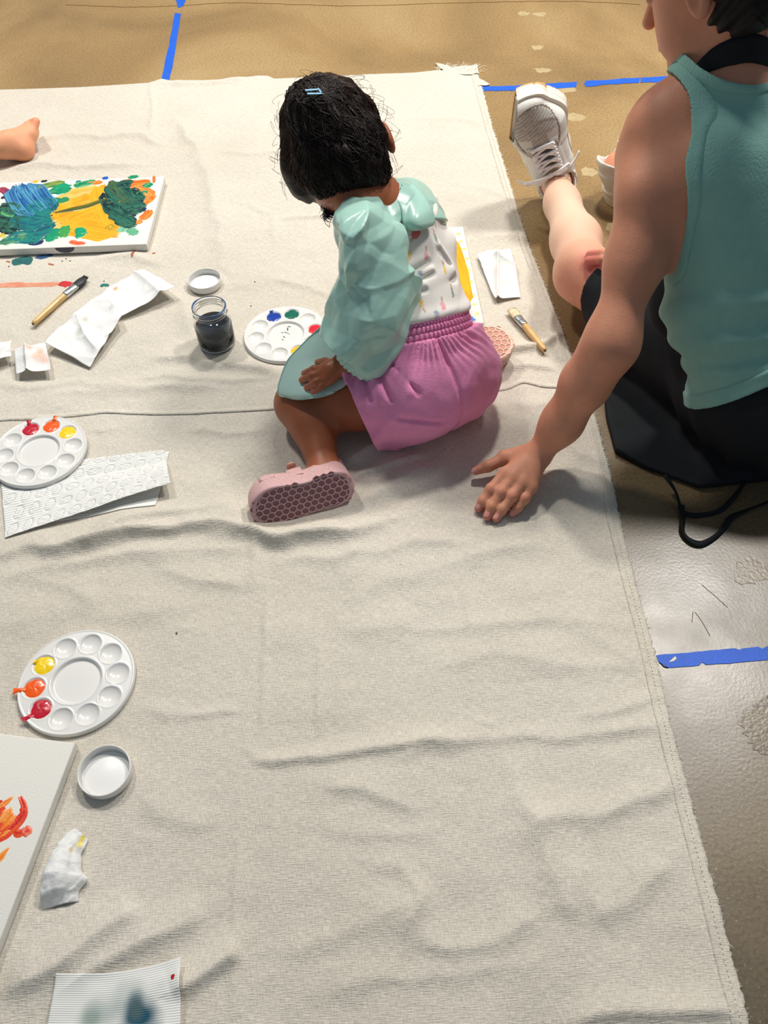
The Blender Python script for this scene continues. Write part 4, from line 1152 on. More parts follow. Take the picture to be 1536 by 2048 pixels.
# 2 ribbed sheet at the bottom edge with a grey-blue wash and one red drop
def ribbed_sheet():
    nu, nv = 90, 90
    c = [P(84, 2120, 0.006), P(362, 2120, 0.010), P(364, 1916, 0.012), P(119, 1950, 0.004)]
    G = bil(c, nu, nv); U = np.linspace(0, 1, nu)[:, None] + np.zeros((1, nv)); Vv = np.linspace(0, 1, nv)[None, :] + np.zeros((nu, 1))
    G[..., 1] += -0.006 * np.sin(U * math.pi) * Vv
    G[..., 2] = cloth_h(G[..., 0], G[..., 1]) * 0.6 + 0.009 + 0.006 * U * U + 0.0012 * noise2(U * 4, Vv * 4, 5.0)
    Cc = np.ones((nu, nv, 3)) * linA((234, 234, 229))
    def wash(px, py, rx, ry, rgb, k):
        q = P(px, py, 0.012)
        d = np.hypot((G[..., 0] - q[0]) / rx, (G[..., 1] - q[1]) / ry) + 0.35 * noise2(G[..., 0] * 60, G[..., 1] * 60, 2.0)
        t = (np.clip(1.15 - d, 0, 1) * k)[..., None]
        Cc[:] = Cc * (1 - t) + linA(rgb) * t
    wash(190, 2035, 0.030, 0.022, (128, 150, 140), 0.9); wash(235, 2020, 0.05, 0.03, (170, 184, 180), 0.8); wash(275, 2036, 0.028, 0.024, (40, 84, 104), 1.0); wash(272, 2020, 0.010, 0.012, (90, 110, 112), 0.8)
    M = mat('ribbed_towel', rough=0.9, attr=True, spec=0.1)
    nt = M.node_tree; at = nt.nodes.new('ShaderNodeAttribute'); at.attribute_name = 'rib'
    sn = nt.nodes.new('ShaderNodeMath'); sn.operation = 'SINE'; nt.links.new(at.outputs['Fac'], sn.inputs[0])
    bp = nt.nodes.new('ShaderNodeBump'); bp.inputs['Strength'].default_value = 0.4; bp.inputs['Distance'].default_value = 0.0006
    nt.links.new(sn.outputs[0], bp.inputs['Height']); nt.links.new(bp.outputs['Normal'], nt.nodes['Principled BSDF'].inputs['Normal'])
    o = sheet('paper_towel_sheet', G, nu, nv, 'ribbed white paper towel with a grey-blue wash at the bottom edge', 'paper towel', M, colors=Cc.reshape(-1, 3))
    set_float_attr(o, 'rib', (Vv * 6.2832 * 38 + 1.2 * U).ravel())
    q = P(347, 1955, 0.016)
    a = np.linspace(0, 2 * math.pi, 20, endpoint=False)
    V = [(q[0] + 0.0024 * math.cos(t) * (1 + 0.2 * math.sin(3 * t)), q[1] + 0.0034 * math.sin(t) * (1 + 0.2 * math.sin(2 * t + 1)), 0) for t in a] + [(q[0], q[1], 0)]
    zt = cloth_h(np.array([v[0] for v in V]), np.array([v[1] for v in V])) * 0.6 + 0.009 + 0.006 * 0.88 + 0.0012
    V = [(x, y, z_ + (0.0012 if i == 20 else 0.0003)) for i, ((x, y, _), z_) in enumerate(zip(V, zt))]
    mesh_np('red_drop', V, [(i, (i + 1) % 20, 20) for i in range(20)], paint_mat((190, 30, 30)), o)
ribbed_sheet()

# 3 long crumpled strip and scraps at the left
def crumple_sheet(name, quad, nu, nv, amp, seed, label, tint=None, base=0.004, arch=0.0, folds=(), size=14.0):
    c = [P(x, y, h) for x, y, h in quad]
    G = bil(c, nu, nv); U = np.linspace(0, 1, nu)[:, None] + np.zeros((1, nv)); Vv = np.linspace(0, 1, nv)[None, :] + np.zeros((nu, 1))
    x, y = G[..., 0], G[..., 1]
    edge = np.minimum(np.minimum(U, 1 - U), np.minimum(Vv, 1 - Vv))
    # sharp facets: ridged noise
    r1 = 1 - np.abs(noise2(x * size + seed, y * size, seed * 1.3)) * 2; r2 = 1 - np.abs(noise2(x * size * 2.3, y * size * 2.3 + seed, seed * 2.1)) * 2
    fz = np.zeros_like(x)
    for (u0, v0, u1, v1, a, w) in folds:
        d, _, _ = seg_dist2(U, Vv, np.array([[u0, v0], [u1, v1]])); fz += a * np.exp(-np.abs(d) / w)
    z = amp * (0.6 * r1 + 0.35 * r2) + arch * np.sin(U * math.pi) * np.sin(Vv * math.pi) + fz
    G[..., 0] += 0.6 * amp * noise2(x * size, y * size, seed + 9.0); G[..., 1] += 0.6 * amp * noise2(x * size, y * size, seed + 19.0)
    bz = bil([np.array([0, 0, q[2]]) for q in quad], nu, nv)[..., 2]
    G[..., 2] = cloth_h(G[..., 0], G[..., 1]) + np.maximum(bz + z, 0.0012)
    Cc = np.ones((nu, nv, 3)) * linA((236, 236, 234))
    for (u0, v0, r_, rgb, k) in (tint or ()):
        d = np.hypot(U - u0, Vv - v0) / r_ + 0.4 * noise2(x * 80, y * 80, u0 * 50 + seed)
        t = (np.clip(1.1 - d, 0, 1) * k)[..., None]; Cc = Cc * (1 - t) + linA(rgb) * t
    o = sheet(name, G, nu, nv, label, 'paper towel', mat('stained_paper', rough=0.9, attr=True, bump=0.4, bscale=260, spec=0.1), colors=Cc.reshape(-1, 3))
    return o
crumple_sheet('crumpled_paper_towel', [(180, 738, .004), (92, 688, .020), (212, 580, .006), (246, 640, .022)], 70, 60, 0.007, 3.1, 'crumpled white paper towel strip lying between the brush and the jar',
              tint=[(0.75, 0.55, 0.08, (180, 170, 150), 0.6), (0.6, 0.35, 0.10, (190, 196, 186), 0.6)], folds=[(0.1, 0.3, 0.9, 0.5, 0.012, 0.08), (0.5, 0.9, 0.8, 0.4, -0.008, 0.06)])
crumple_sheet('paper_towel_piece', [(240, 640, .008), (212, 582, .004), (286, 541, .005), (352, 580, .026)], 50, 40, 0.003, 5.7, 'flat paper towel end with one orange spot near the brush tip',
              tint=[(0.85, 0.18, 0.07, (230, 160, 60), 0.9)], folds=[(0.0, 0.75, 1.0, 0.8, 0.010, 0.08), (0.2, 0.7, 0.35, 0.0, -0.004, 0.05)])
crumple_sheet('paper_scrap', [(34, 752, .012), (32, 706, .022), (92, 690, .022), (102, 744, .016)], 36, 36, 0.006, 8.3, 'small folded paper scrap stained peach beside the crumpled towel',
              tint=[(0.55, 0.75, 0.28, (246, 176, 140), 0.8), (0.9, 0.5, 0.14, (240, 150, 110), 0.7)], folds=[(0, 0.35, 1, 0.4, 0.012, 0.06)])
crumple_sheet('paper_scrap', [(-60, 752, .012), (-60, 690, .014), (20, 684, .022), (26, 716, .016)], 36, 36, 0.008, 12.9, 'grey crumpled paper scrap cut by the left edge',
              tint=[(0.6, 0.4, 0.3, (190, 196, 190), 0.7), (0.95, 0.1, 0.12, (60, 80, 100), 0.8)], folds=[(0, 0.35, 1, 0.4, 0.012, 0.06)])
# 4 tissue near the cloth edge
crumple_sheet('folded_tissue', [(990, 602, .006), (953, 512, .010), (1022, 498, .014), (1040, 596, .005)], 50, 46, 0.004, 21.0, 'crumpled white tissue beside the canvas board and clean brush',
              tint=[(0.7, 0.6, 0.2, (200, 214, 208), 0.7), (0.8, 0.8, 0.10, (190, 210, 205), 0.7), (0.3, 0.6, 0.16, (206, 214, 208), 0.8), (0.88, 0.62, 0.05, (230, 140, 150), 0.7), (0.5, 0.3, 0.14, (244, 222, 220), 0.7)],
              folds=[(0.0, 0.1, 0.85, 0.55, 0.012, 0.09), (0.85, 0.5, 0.6, 1.0, 0.010, 0.06), (0.1, 0.2, 0.05, 0.95, -0.004, 0.05)])
# 5 twisted tissue at the near left: a folded strip pinched in the middle
def twisted_tissue():
    nu, nv = 60, 34
    # stations along the strip: centre pixel, half width, height of the ridge
    st = [((118, 1812), 0.0215, 0.004), ((119, 1786), 0.0215, 0.024), ((124, 1756), 0.0215, 0.031), ((132, 1728), 0.0180, 0.027), ((139, 1706), 0.0150, 0.021), ((150, 1686), 0.0150, 0.017), ((164, 1668), 0.0120, 0.011)]
    c = smooth_path([P(x, y, 0.004) for (x, y), _, _ in st], nu)
    hw = np.interp(np.linspace(0, 1, nu), np.linspace(0, 1, len(st)), [w for _, w, _ in st]); rh = np.interp(np.linspace(0, 1, nu), np.linspace(0, 1, len(st)), [h for _, _, h in st])
    T = np.gradient(c[:, :2], axis=0); T /= np.linalg.norm(T, axis=1)[:, None]; Nn = np.stack([T[:, 1], -T[:, 0]], 1)
    prof = np.array([(-1.0, 0.0), (-1.02, 0.30), (-0.85, 0.72), (-0.35, 0.92), (0.10, 1.0), (0.42, 0.86), (0.62, 0.62), (0.92, 0.50), (1.18, 0.22), (1.02, 0.04)])
    k = np.linspace(0, 1, nv); pw = np.interp(k, np.linspace(0, 1, len(prof)), prof[:, 0]); pz = np.interp(k, np.linspace(0, 1, len(prof)), prof[:, 1])
    G = np.zeros((nu, nv, 3)); ear = np.exp(-((np.linspace(0, 1, nu) - 0.30) / 0.10) ** 2)
    for i in range(nu):
        w_ = pw * hw[i] + np.where(pw > 0.6, 0.010 * ear[i], 0)
        G[i, :, :2] = c[i, :2] + Nn[i] * w_[:, None]; G[i, :, 2] = rh[i] * pz
    q = G.reshape(-1, 3)
    n_ = 0.0042 * facet3(q * 62 + 4) + 0.0018 * facet3(q * 150)
    G[..., 2] += (n_.reshape(nu, nv)) * np.clip(pz * 2, 0, 1)[None, :]
    G[..., 0] += 0.003 * noise3(q * 50 + 11).reshape(nu, nv)
    U = np.linspace(0, 1, nu)[:, None] + 0 * k[None]; Kk = k[None] + 0 * U
    G[..., 2] = cloth_h(G[..., 0], G[..., 1]) + np.maximum(G[..., 2], 0.0006)
    C = np.ones((nu, nv, 3)) * linA((234, 234, 232))
    for u0, k0, r_, rgb in ((0.97, 0.66, 0.10, (242, 216, 40)), (0.86, 0.72, 0.10, (244, 226, 130)), (0.68, 0.62, 0.06, (240, 214, 160))):
        t = np.clip(1.3 - np.hypot(U - u0, Kk - k0) / r_, 0, 1)[..., None]; C = C * (1 - t) + linA(rgb) * t
    o = sheet('twisted_tissue', G, nu, nv, 'small twisted tissue with a yellow tip lying beside the blank canvas', 'tissue', mat('stained_paper', rough=0.9, attr=True), colors=C.reshape(-1, 3))
twisted_tissue()
# ------------------------------------------------------------------ figures: shared helpers
def trace(fn, px, py, t0=0.5, t1=2.6):
    """first point of a surface along the sight line of a pixel (to survey prints and clips onto it)"""
    d = _F + (px - 768) / CAM_F * _R2 - (py - 1024) / CAM_F * _U2
    d = d / np.linalg.norm(d)
    t = np.arange(t0, t1, 0.004); v = fn(_C + d * t[:, None])
    if not (v < 0).any(): return None
    i = int(np.argmax(v < 0)); ts = np.linspace(t[max(i - 1, 0)], t[i], 24); v = fn(_C + d * ts[:, None])
    return _C + d * ts[int(np.argmax(v <= 0))]
def pix_plane(dx, dy):
    """world direction of an image direction (x right, y down) in the plane facing the camera"""
    v = dx * _R2 - dy * _U2
    return v / np.linalg.norm(v)
def grad(fn, q, e=0.001):
    q = np.asarray(q)[None]
    g = np.array([float(fn(q + np.eye(3)[i] * e)[0] - fn(q - np.eye(3)[i] * e)[0]) for i in range(3)])
    return g / (np.linalg.norm(g) + 1e-9)
def finger(p, pts, rad, k=0.004):
    return chain(p, pts, rad, k)
skin_dark = mat('skin_brown', rough=0.42, attr=True, sss=0.12, spec=0.4, bump=0.15, bscale=400)
skin_light = mat('skin_light', rough=0.5, attr=True, sss=0.12, spec=0.35, bump=0.2, bscale=350)

# ------------------------------------------------------------------ the painting child
def child():
    base = P(850, 840, 0.0)
    root = empty('person', (base[0], base[1], hz(base[0], base[1])),
                 'small child in mint smock and pink shorts sitting on the drop cloth, seen from behind', 'person')
    PC = P(852, 758, 0.100)
    g = np.array([-0.50, 0.866, 0]); l = np.array([-0.866, -0.50, 0])
    W = P(852, 655, 0.180); CH = P(822, 520, 0.255); NB = P(790, 428, 0.325); HC = P(668, 288, 0.415)
    e1 = pix_plane(90, 225); e2 = pix_plane(225, -90); e3 = np.cross(e1, e2)
    if e3 @ _F < 0: e3 = -e3          # e3 points away from the camera: the way she looks
    HR = np.stack([e1, e2, e3], 1)
    SL = P(752, 462, 0.315); EL = P(772, 640, 0.225); WL = P(694, 724, 0.162)
    SR = P(818, 414, 0.285); ER = SR + np.array([0.0, 0.12, -0.09]); WR = ER + np.array([-0.06, 0.10, -0.04])
    HL = PC + l * 0.058 + np.array([0, 0, -0.012]); KL = P(600, 808, 0.058); AL = P(650, 942, 0.034)
    HRt = PC - l * 0.058 + np.array([0, 0, -0.015]); KR = P(800, 640, 0.055); AR = P(900, 678, 0.030)
    tr = frame(NB - PC, -g)           # torso frame: x up the spine, z backwards
    JAW = HC + e1 * 0.055 + e3 * 0.045
    def torso(p, o=0.0):
        d = ell(p, PC, (0.080 + o, 0.092 + o, 0.078 + o), frame((0, 0, 1), -g))
        d = smin(d, ell(p, W, (0.085 + o, 0.070 + o, 0.060 + o), tr), 0.05)
        d = smin(d, ell(p, CH, (0.095 + o, 0.076 + o, 0.060 + o), tr), 0.05)
        d = smin(d, cone(p, SL + (NB - SL) * 0.25, SR + (NB - SR) * 0.25, 0.036 + o, 0.036 + o), 0.04)
        return d
    HD = P(664, 740, 0.155)
    fingers = [([P(650, 738, .155), P(628, 739, .150), P(609, 747, .136)], [.0080, .0070, .0060]), ([P(646, 746, .153), P(624, 752, .147), P(604, 760, .133)], [.0082, .0072, .0060]),
               ([P(650, 755, .149), P(632, 764, .143), P(614, 775, .130)], [.0078, .0068, .0058]), ([P(656, 761, .145), P(642, 773, .139), P(626, 783, .128)], [.0070, .0060, .0052]),
               ([P(666, 728, .155), P(650, 724, .149), P(636, 725, .138)], [.0082, .0074, .0062])]
    # left foot inside the sandal
    def legs(p):
        d = chain(p, [HL, (HL + KL) / 2 + np.array([0, 0, 0.002]), KL], [0.064, 0.052, 0.042], 0.02)
        calf = KL + (AL - KL) * 0.38 + np.array([0.006, 0.01, 0.004])
        d = smin(d, chain(p, [KL, calf, AL], [0.042, 0.039, 0.0245], 0.02), 0.02)
        FT = P(575, 1004, 0.030) + np.array([0, 0.036, -0.004])
        d = smin(d, chain(p, [AL, AL + np.array([0.0, -0.012, 0.0]), FT, FT + np.array([-0.04, -0.010, 0])], [0.0245, 0.024, 0.016, 0.012], 0.015), 0.015)
        d2 = chain(p, [HRt, KR, AR, AR + np.array([0.05, 0.01, -0.004])], [0.064, 0.044, 0.024, 0.018], 0.02)
        return smax(smin(d, d2, 0.02), 0.010 - p[:, 2], 0.006)
    def body(p):
        d = torso(p)
        nk = HC + e1 * 0.055 - e3 * 0.012
        d = smin(d, chain(p, [NB - np.array([0, 0, .03]), NB + (nk - NB) * 0.45, nk], [0.045, 0.036, 0.040], 0.02), 0.025)
        d = smin(d, chain(p, [NB + np.array([0, 0, 0.005]), P(722, 402, 0.365), P(668, 362, 0.385)], [0.040, 0.034, 0.034], 0.015), 0.02)
        def headf(p):
          h = ell(p, HC, (0.090, 0.073, 0.084), HR)
          h = smin(h, cone(p, P(646, 358, .378), P(668, 372, .366), 0.034, 0.030), 0.02)
          h = smin(h, ell(p, JAW, (0.048, 0.050, 0.046), HR), 0.03)
          h = smin(h, ell(p, HC + e3 * 0.090 + e1 * 0.028, (0.013, 0.009, 0.012), HR), 0.010)     # nose
          h = smin(h, ell(p, HC + e3 * 0.082 + e1 * 0.055, (0.007, 0.016, 0.008), HR), 0.008)     # lips
          for sgn in (-1, 1):
              h = smax(h, -ell(p, HC + e3 * 0.088 + e1 * 0.004 + e2 * 0.028 * sgn, (0.009, 0.013, 0.010), HR), 0.008)   # eye sockets
              h = smin(h, ell(p, HC + e3 * 0.074 + e1 * 0.004 + e2 * 0.028 * sgn, (0.008, 0.010, 0.008), HR), 0.003)
              ear = HC + e2 * 0.085 * sgn + e1 * 0.022 + e3 * 0.002
              ed = ell(p, ear, (0.026, 0.008, 0.016), HR)
              ed = smax(ed, -ell(p, ear + e2 * 0.006 * sgn - e3 * -0.002, (0.016, 0.006, 0.009), HR), 0.004)
              h = smin(h, ed, 0.006)
          return h
        h = local(p, HC, 0.135, headf)
        d = smin(d, h, 0.018)
        tors = d
        # arms and hand
        d = smin(d, chain(p, [SL, EL, WL], [0.036, 0.028, 0.020], 0.012), 0.02)
        d = smin(d, chain(p, [SR, ER, WR, WR + np.array([-0.03, 0.03, -0.02])], [0.036, 0.028, 0.021, 0.018], 0.012), 0.02)
        def handf(p):
          palm = smin(cone(p, WL, HD, 0.019, 0.017), cone(p, P(654, 740, .153), P(658, 756, .146), 0.0125, 0.011), 0.010)
          f_ = None
          for pts, rad in fingers:
              q = chain(p, pts, rad, 0.003); f_ = q if f_ is None else smin(f_, q, 0.0015)
          return smin(palm, f_, 0.006)
        d = smin(d, local(p, P(650, 745, .148), 0.075, handf), 0.008)
        return smin(d, smin(tors, legs(p), 0.03), 0.002)
    def bodycol(V):
        c0 = linA((158, 92, 60)); n = noise3(V * 40)[:, None] * 0.06 + 1
        C = c0 * n
        for pts, rad in fingers:
            t = np.clip(1.4 - np.linalg.norm(V - pts[2], axis=1) / 0.012, 0, 1)[:, None]; C = C * (1 - 0.5 * t) + linA((196, 120, 100)) * 0.5 * t
        t = np.clip(1.3 - np.linalg.norm(V - (HC + e2 * 0.082 + e1 * 0.012), axis=1) / 0.022, 0, 1)[:, None]  # right ear: red glow of light from behind put into the skin colour
        return C * (1 - 0.5 * t) + linA((190, 84, 56)) * 0.5 * t
    lo = np.array([-0.30, 0.80, -0.01]); hi = np.array([0.33, 1.50, 0.56])
    bo = sdf_obj('body', body, lo, hi, 0.0030, skin_dark, root, bodycol)

    # ---- shirt
    UPD = (NB - PC) / np.linalg.norm(NB - PC)
    def shirt(p):
        d = torso(p, 0.006)
        d = smin(d, cone(p, SL, SL + (EL - SL) * 0.4, 0.044, 0.042), 0.02)
        d = smin(d, cone(p, SR, SR + (ER - SR) * 0.5, 0.044, 0.040), 0.02)
        # loose roll at the hem, diagonal drag lines on the back
        roll = np.exp(-((plane(p, P(866, 624, 0.19), UPD)) / 0.011) ** 2); d = d - 0.006 * roll
        q = p @ tr
        u = q[:, 0] * 0.80 + q[:, 1] * 0.55
        dr = np.sin(u * 95 + 1.6 * noise3(p * 12)) * np.clip(noise3(p * 7 + 5) * 1.6 + 0.25, 0, 1)
        d = d - 0.0050 * dr - 0.004 * facet3(p * np.array([14, 14, 26]) + 1.7)
        a_, b_ = FA, FB
        d = d + 0.010 * np.exp(-(np.abs(cone(p, a_, b_, 0, 0)) / 0.006) ** 2)
        d = d - 0.007 * np.exp(-(np.abs(cone(p, a_ + UPD * 0.013, b_ + UPD * 0.013, 0, 0)) / 0.009) ** 2)
        for qa, qb in SC:
            d = d + 0.006 * np.exp(-(cone(p, qa, qb, 0, 0) / 0.0042) ** 2) - 0.004 * np.exp(-(cone(p, qa + UPD * 0.009, qb + UPD * 0.009, 0, 0) / 0.006) ** 2)
        d = smin(d, torso(p, 0.0015), 0.003)
        d = smax(d, -plane(p, P(866, 634, 0.19), UPD), 0.004)
        d = smax(d, plane(p, NB + UPD * 0.022, UPD), 0.004)
        return d
    t0_ = lambda p: torso(p, 0.006)
    SC = []
    for a2, b2 in (((812, 548), (858, 524)), ((812, 572), (866, 548)), ((812, 592), (850, 580)), ((880, 500), (905, 540))):
        qa, qb = trace(t0_, *a2), trace(t0_, *b2)
        if qa is not None and qb is not None: SC.append((qa, qb))
    FA = trace(t0_, 815, 612); FB = trace(t0_, 908, 556)
    if FB is None: FB = trace(t0_, 895, 560)
    pops = []
    PINK = (236, 130, 150); YEL = (238, 196, 60); BLU = (130, 150, 190); GRN = (90, 140, 120); RDD = (224, 60, 56); ORG = (232, 110, 70)
    for px, rgb, dirx in [((853, 512, 852, 494), PINK, 0), ((818, 512, 815, 524), YEL, 0), ((841, 551, 844, 568), BLU, 0), ((872, 478, 868, 464), GRN, 1), ((828, 594, 824, 585), RDD, 0), ((843, 607, 848, 620), YEL, 0), ((886, 612, 884, 596), PINK, 0),
                          ((873, 628, 874, 636), BLU, 0), ((905, 585, 902, 572), GRN, 1), ((845, 442, 850, 432), BLU, 1), ((866, 436, 870, 446), PINK, 1), ((832, 466, 826, 476), RDD, 2), ((800, 590, 804, 604), PINK, 0), ((890, 540, 886, 526), YEL, 1)]:
        a_ = trace(shirt, px[0], px[1]); b_ = trace(shirt, px[2], px[3])
        if a_ is not None and b_ is not None: pops.append((a_, b_, rgb, dirx))
    def shirtcol(V):
        C = np.ones((len(V), 3)) * linA((236, 232, 226))
        for a_, b_, rgb, kind in pops:
            ax = (b_ - a_) / (np.linalg.norm(b_ - a_) + 1e-9)
            r = V - a_; t = r @ ax; s_ = np.linalg.norm(r - t[:, None] * ax, axis=1)
            if kind == 1:
                bodym = (np.abs(t) < 0.008) & (s_ < 0.0022)
            else:
                bodym = (np.hypot(np.maximum(np.abs(t) - 0.004, 0), s_) < (0.0040 if kind == 0 else 0.0070))
            stick = (t > 0.005) & (t < 0.017) & (s_ < 0.0014)
            C[stick] = linA((196, 164, 134)); C[bodym] = linA(rgb) * 0.45 + 0.55 * linA((240, 214, 206)) if kind == 0 else linA(rgb) * 0.8 + 0.2 * linA((236, 232, 226))
            if kind == 0:
                half = bodym & (t < 0); C[half] = linA(rgb) * 0.75 + 0.25 * linA((236, 232, 226))
        return C
    sh = sdf_obj('shirt', shirt, lo, hi, 0.0024, mat('cotton_print', rough=0.85, attr=True, bump=0.2, bscale=500, spec=0.2), root, shirtcol, slack=2.6)
    sh['label'] = 'white cotton shirt with small popsicle print'

    # ---- shorts
    tdir = (KL - HL) / np.linalg.norm(KL - HL)
    def shorts(p):
        d = shorts0(p)
        for qa, qb in HC2:
            d = d + 0.006 * np.exp(-(cone(p, qa, qb, 0, 0) / 0.005) ** 2) - 0.0035 * np.exp(-(cone(p, qa + tdir * 0.011, qb + tdir * 0.011, 0, 0) / 0.007) ** 2)
        return d
    HC2 = []
    def shorts0(p):
        d = ell(p, PC + np.array([0.006, -0.006, 0.004]), (0.092, 0.108, 0.098), frame((0, 0, 1), -g))
        d = smin(d, ell(p, W + np.array([0, 0, -0.012]), (0.07, 0.086, 0.070), tr), 0.05)
        d = smin(d, cone(p, HL, HL + tdir * 0.10, 0.082, 0.086), 0.04)
        tip = P(782, 885, 0.018)
        d = smin(d, cone(p, PC + np.array([-0.02, -0.02, -0.03]), tip, 0.06, 0.010), 0.035)
        d = smin(d, cone(p, HRt, HRt + (KR - HRt) * 0.4, 0.080, 0.070), 0.04)
        # centre seam groove and gathers
        q = (p - PC) @ frame(l, (0, 0, 1)); back = np.clip(((p - PC) @ (-g)) / 0.03, 0, 1)
        d = d + 0.0045 * np.exp(-((q[:, 0] + 0.002) / 0.0045) ** 2) * back
        ang = np.arctan2((p - PC) @ l, (p - PC) @ (-g))
        near = np.exp(-(plane(p, P(866, 690, 0.17), UPD) / 0.03) ** 2)
        d = d - 0.0018 * np.sin(ang * 34 + 2 * noise3(p * 20)) * near
        # drag folds at the bent hip
        s_ = (p - HL) @ tdir; v_ = (p - HL) @ np.array([0, 0, 1.0])
        d = d - 0.0055 * np.sin(s_ * 105 + v_ * 60 + 2.0 * noise3(p * 18)) * np.exp(-((s_ - 0.055) / 0.045) ** 2)
        d = d - 0.0016 * noise3(p * 45) - 0.005 * facet3(p * 17 + 4.4)
        d = smin(d, smin(torso(p), legs(p), 0.03) - 0.003, 0.004)
        d = smax(d, plane(p, P(700, 770, 0.11), tdir * 0.9 + np.array([0.0, -0.32, -0.10])), 0.003)
        d = smax(d, plane(p, P(866, 668, 0.175), UPD), 0.004)
        return smax(d, 0.006 - p[:, 2], 0.004)
    for a2, b2 in (((728, 738), (738, 800)), ((748, 728), (782, 800)), ((772, 716), (836, 786)), ((700, 742), (704, 782)), ((800, 838), (884, 846))):
        qa, qb = trace(shorts0, *a2), trace(shorts0, *b2)
        if qa is not None and qb is not None: HC2.append((qa, qb))
    def shortcol(V):
        # one even pink over the whole garment
        return np.ones((len(V), 3)) * linA((232, 140, 186))
    so_ = sdf_obj('shorts', shorts, lo, hi, 0.0026, mat('pink_jersey', (238, 148, 192), rough=0.85, noise=0.06, nscale=300, bump=0.35, bscale=350, spec=0.2, sheen=0.2), root, slack=2.8)
    # hem rib along the leg opening is part of the cut; gathered waistband
    def band(p):
        ax = plane(p, P(866, 654, 0.18), UPD)
        d = torso(p, 0.007)
        rel = p - W; ang = np.arctan2(rel @ l, rel @ (-g))
        lvl = np.floor((ax + 0.022) / 0.011)
        d = d - 0.0020 * np.sin(ang * 52 + lvl * 1.7 + 1.5 * noise3(p * 25)) - 0.0016
        d = d + 0.0030 * np.exp(-(((ax + 0.022) / 0.011 - np.round((ax + 0.022) / 0.011)) / 0.13) ** 2)
        return smax(d, np.abs(ax) - 0.0225, 0.004)
    wb = sdf_obj('waistband', band, W - 0.15, W + 0.15, 0.0020, mat('pink_jersey'), root, slack=3.0)

    # ---- smock: puffed sleeve, collar yoke, front
    sl_pts = [P(762, 452, .318), P(746, 505, .305), P(756, 590, .252), P(744, 655, .215), P(728, 706, .186)]
    def crease(p, a, b, amp, w):
        return amp * np.exp(-(cone(p, a, b, 0, 0) / w) ** 2)
    def smock(p):
        s = chain(p, sl_pts, [0.046, 0.056, 0.054, 0.062, 0.042], 0.02)
        # crisp nylon facets
        q = p * np.array([1, 1, 1.2])
        s = s - 0.034 * (facet3(q * 12.5 + 2.3) + 0.26) - 0.010 * facet3(q * 27 + 9.1)
        s = smin(s, chain(p, [SL, EL, WL], [0.040, 0.033, 0.026], 0.012), 0.004)
        s = smax(s, -plane(p, P(724, 726, .172), (sl_pts[3] - WL)), 0.003)
        cu = chain(p, [P(728, 706, .182), P(722, 722, .176)], [0.043, 0.039], 0.01)
        s = smin(s, smax(cu, np.abs(plane(p, P(722, 728, .172), sl_pts[3] - WL)) - 0.008, 0.003), 0.004)
        yk = torso(p, 0.012)
        yk = smin(yk, cone(p, SR, SR + (ER - SR) * 1.0, 0.042, 0.046), 0.02)
        nk = HC + e1 * 0.055
        yk = smin(yk, cone(p, NB, NB + (nk - NB) * 0.25, 0.050, 0.045), 0.02)
        yk = smax(yk, -plane(p, P(835, 446, .31), UPD + np.array([0.1, 0.1, 0.0])), 0.003)
        fr = torso(p, 0.014)
        fr = smax(fr, -plane(p, CH, g + l * 0.25), 0.003)
        fr = smax(fr, -plane(p, W + UPD * -0.01, UPD), 0.003)
        yk = smin(yk, fr, 0.004)
        yk = smax(yk, plane(p, NB + UPD * 0.034 + (nk - NB) * 0.10, (nk - NB)), 0.002)
        d = smin(s, yk, 0.012)
        inner = chain(p, [NB - UPD * 0.05, NB, nk], [0.041, 0.041, 0.043], 0.02)
        d = smax(d, -inner, 0.003)
        return d
    nylon = mat('mint_nylon', (168, 210, 197), rough=0.27, spec=0.5, bump=0.25, bscale=60, noise=0.04, nscale=20, sheen=0.1)
    sm = sdf_obj('smock', smock, lo, hi, 0.0026, nylon, root, slack=3.2)
    sm['label'] = 'mint green nylon smock with a puffed sleeve'
    # gathered elastic cuff round the wrist
    cax = sl_pts[3] - WL; cax /= np.linalg.norm(cax); cR = frame(cax, (0, 0, 1)); cc = P(714, 726, .172)
    na_, nb_ = 96, 9; G = np.zeros((na_, nb_, 3))
    for i_ in range(na_):
        a_ = i_ / na_ * 2 * math.pi
        for j_, t_ in enumerate(np.linspace(-1, 1, nb_)):
            rr_ = 0.031 + 0.009 * (1 - t_ * t_) * 0.6 + 0.0035 * math.sin(a_ * 17 + 2 * math.sin(3 * a_)) * abs(t_) + 0.006 * (t_ > 0) * t_
            G[i_, j_] = cc + cR @ np.array([t_ * 0.011, rr_ * math.cos(a_), rr_ * math.sin(a_)])
    Fq_ = [(i_ * nb_ + j_, ((i_ + 1) % na_) * nb_ + j_, ((i_ + 1) % na_) * nb_ + j_ + 1, i_ * nb_ + j_ + 1) for i_ in range(na_) for j_ in range(nb_ - 1)]
    cf = mesh_np('cuff', G.reshape(-1, 3), Fq_, nylon, sm); s5 = cf.modifiers.new('t', 'SOLIDIFY'); s5.thickness = 0.0014; s5.offset = 0
    # front panel spread over the left thigh and knee, out above the palette
    rows = [[(742, 560, .235), (715, 562, .232), (700, 566, .228), (692, 572, .222)],
            [(745, 620, .200), (706, 616, .200), (680, 622, .196), (660, 634, .188)],
            [(745, 680, .165), (700, 670, .168), (650, 668, .164), (618, 676, .150)],
            [(740, 725, .140), (690, 722, .142), (622, 716, .140), (578, 718, .128)],
            [(720, 756, .130), (672, 762, .132), (606, 758, .130), (560, 762, .112)],
            [(690, 776, .126), (650, 784, .126), (600, 788, .122), (557, 786, .100)],
            [(672, 784, .122), (640, 793, .122), (602, 798, .114), (568, 795, .092)]]
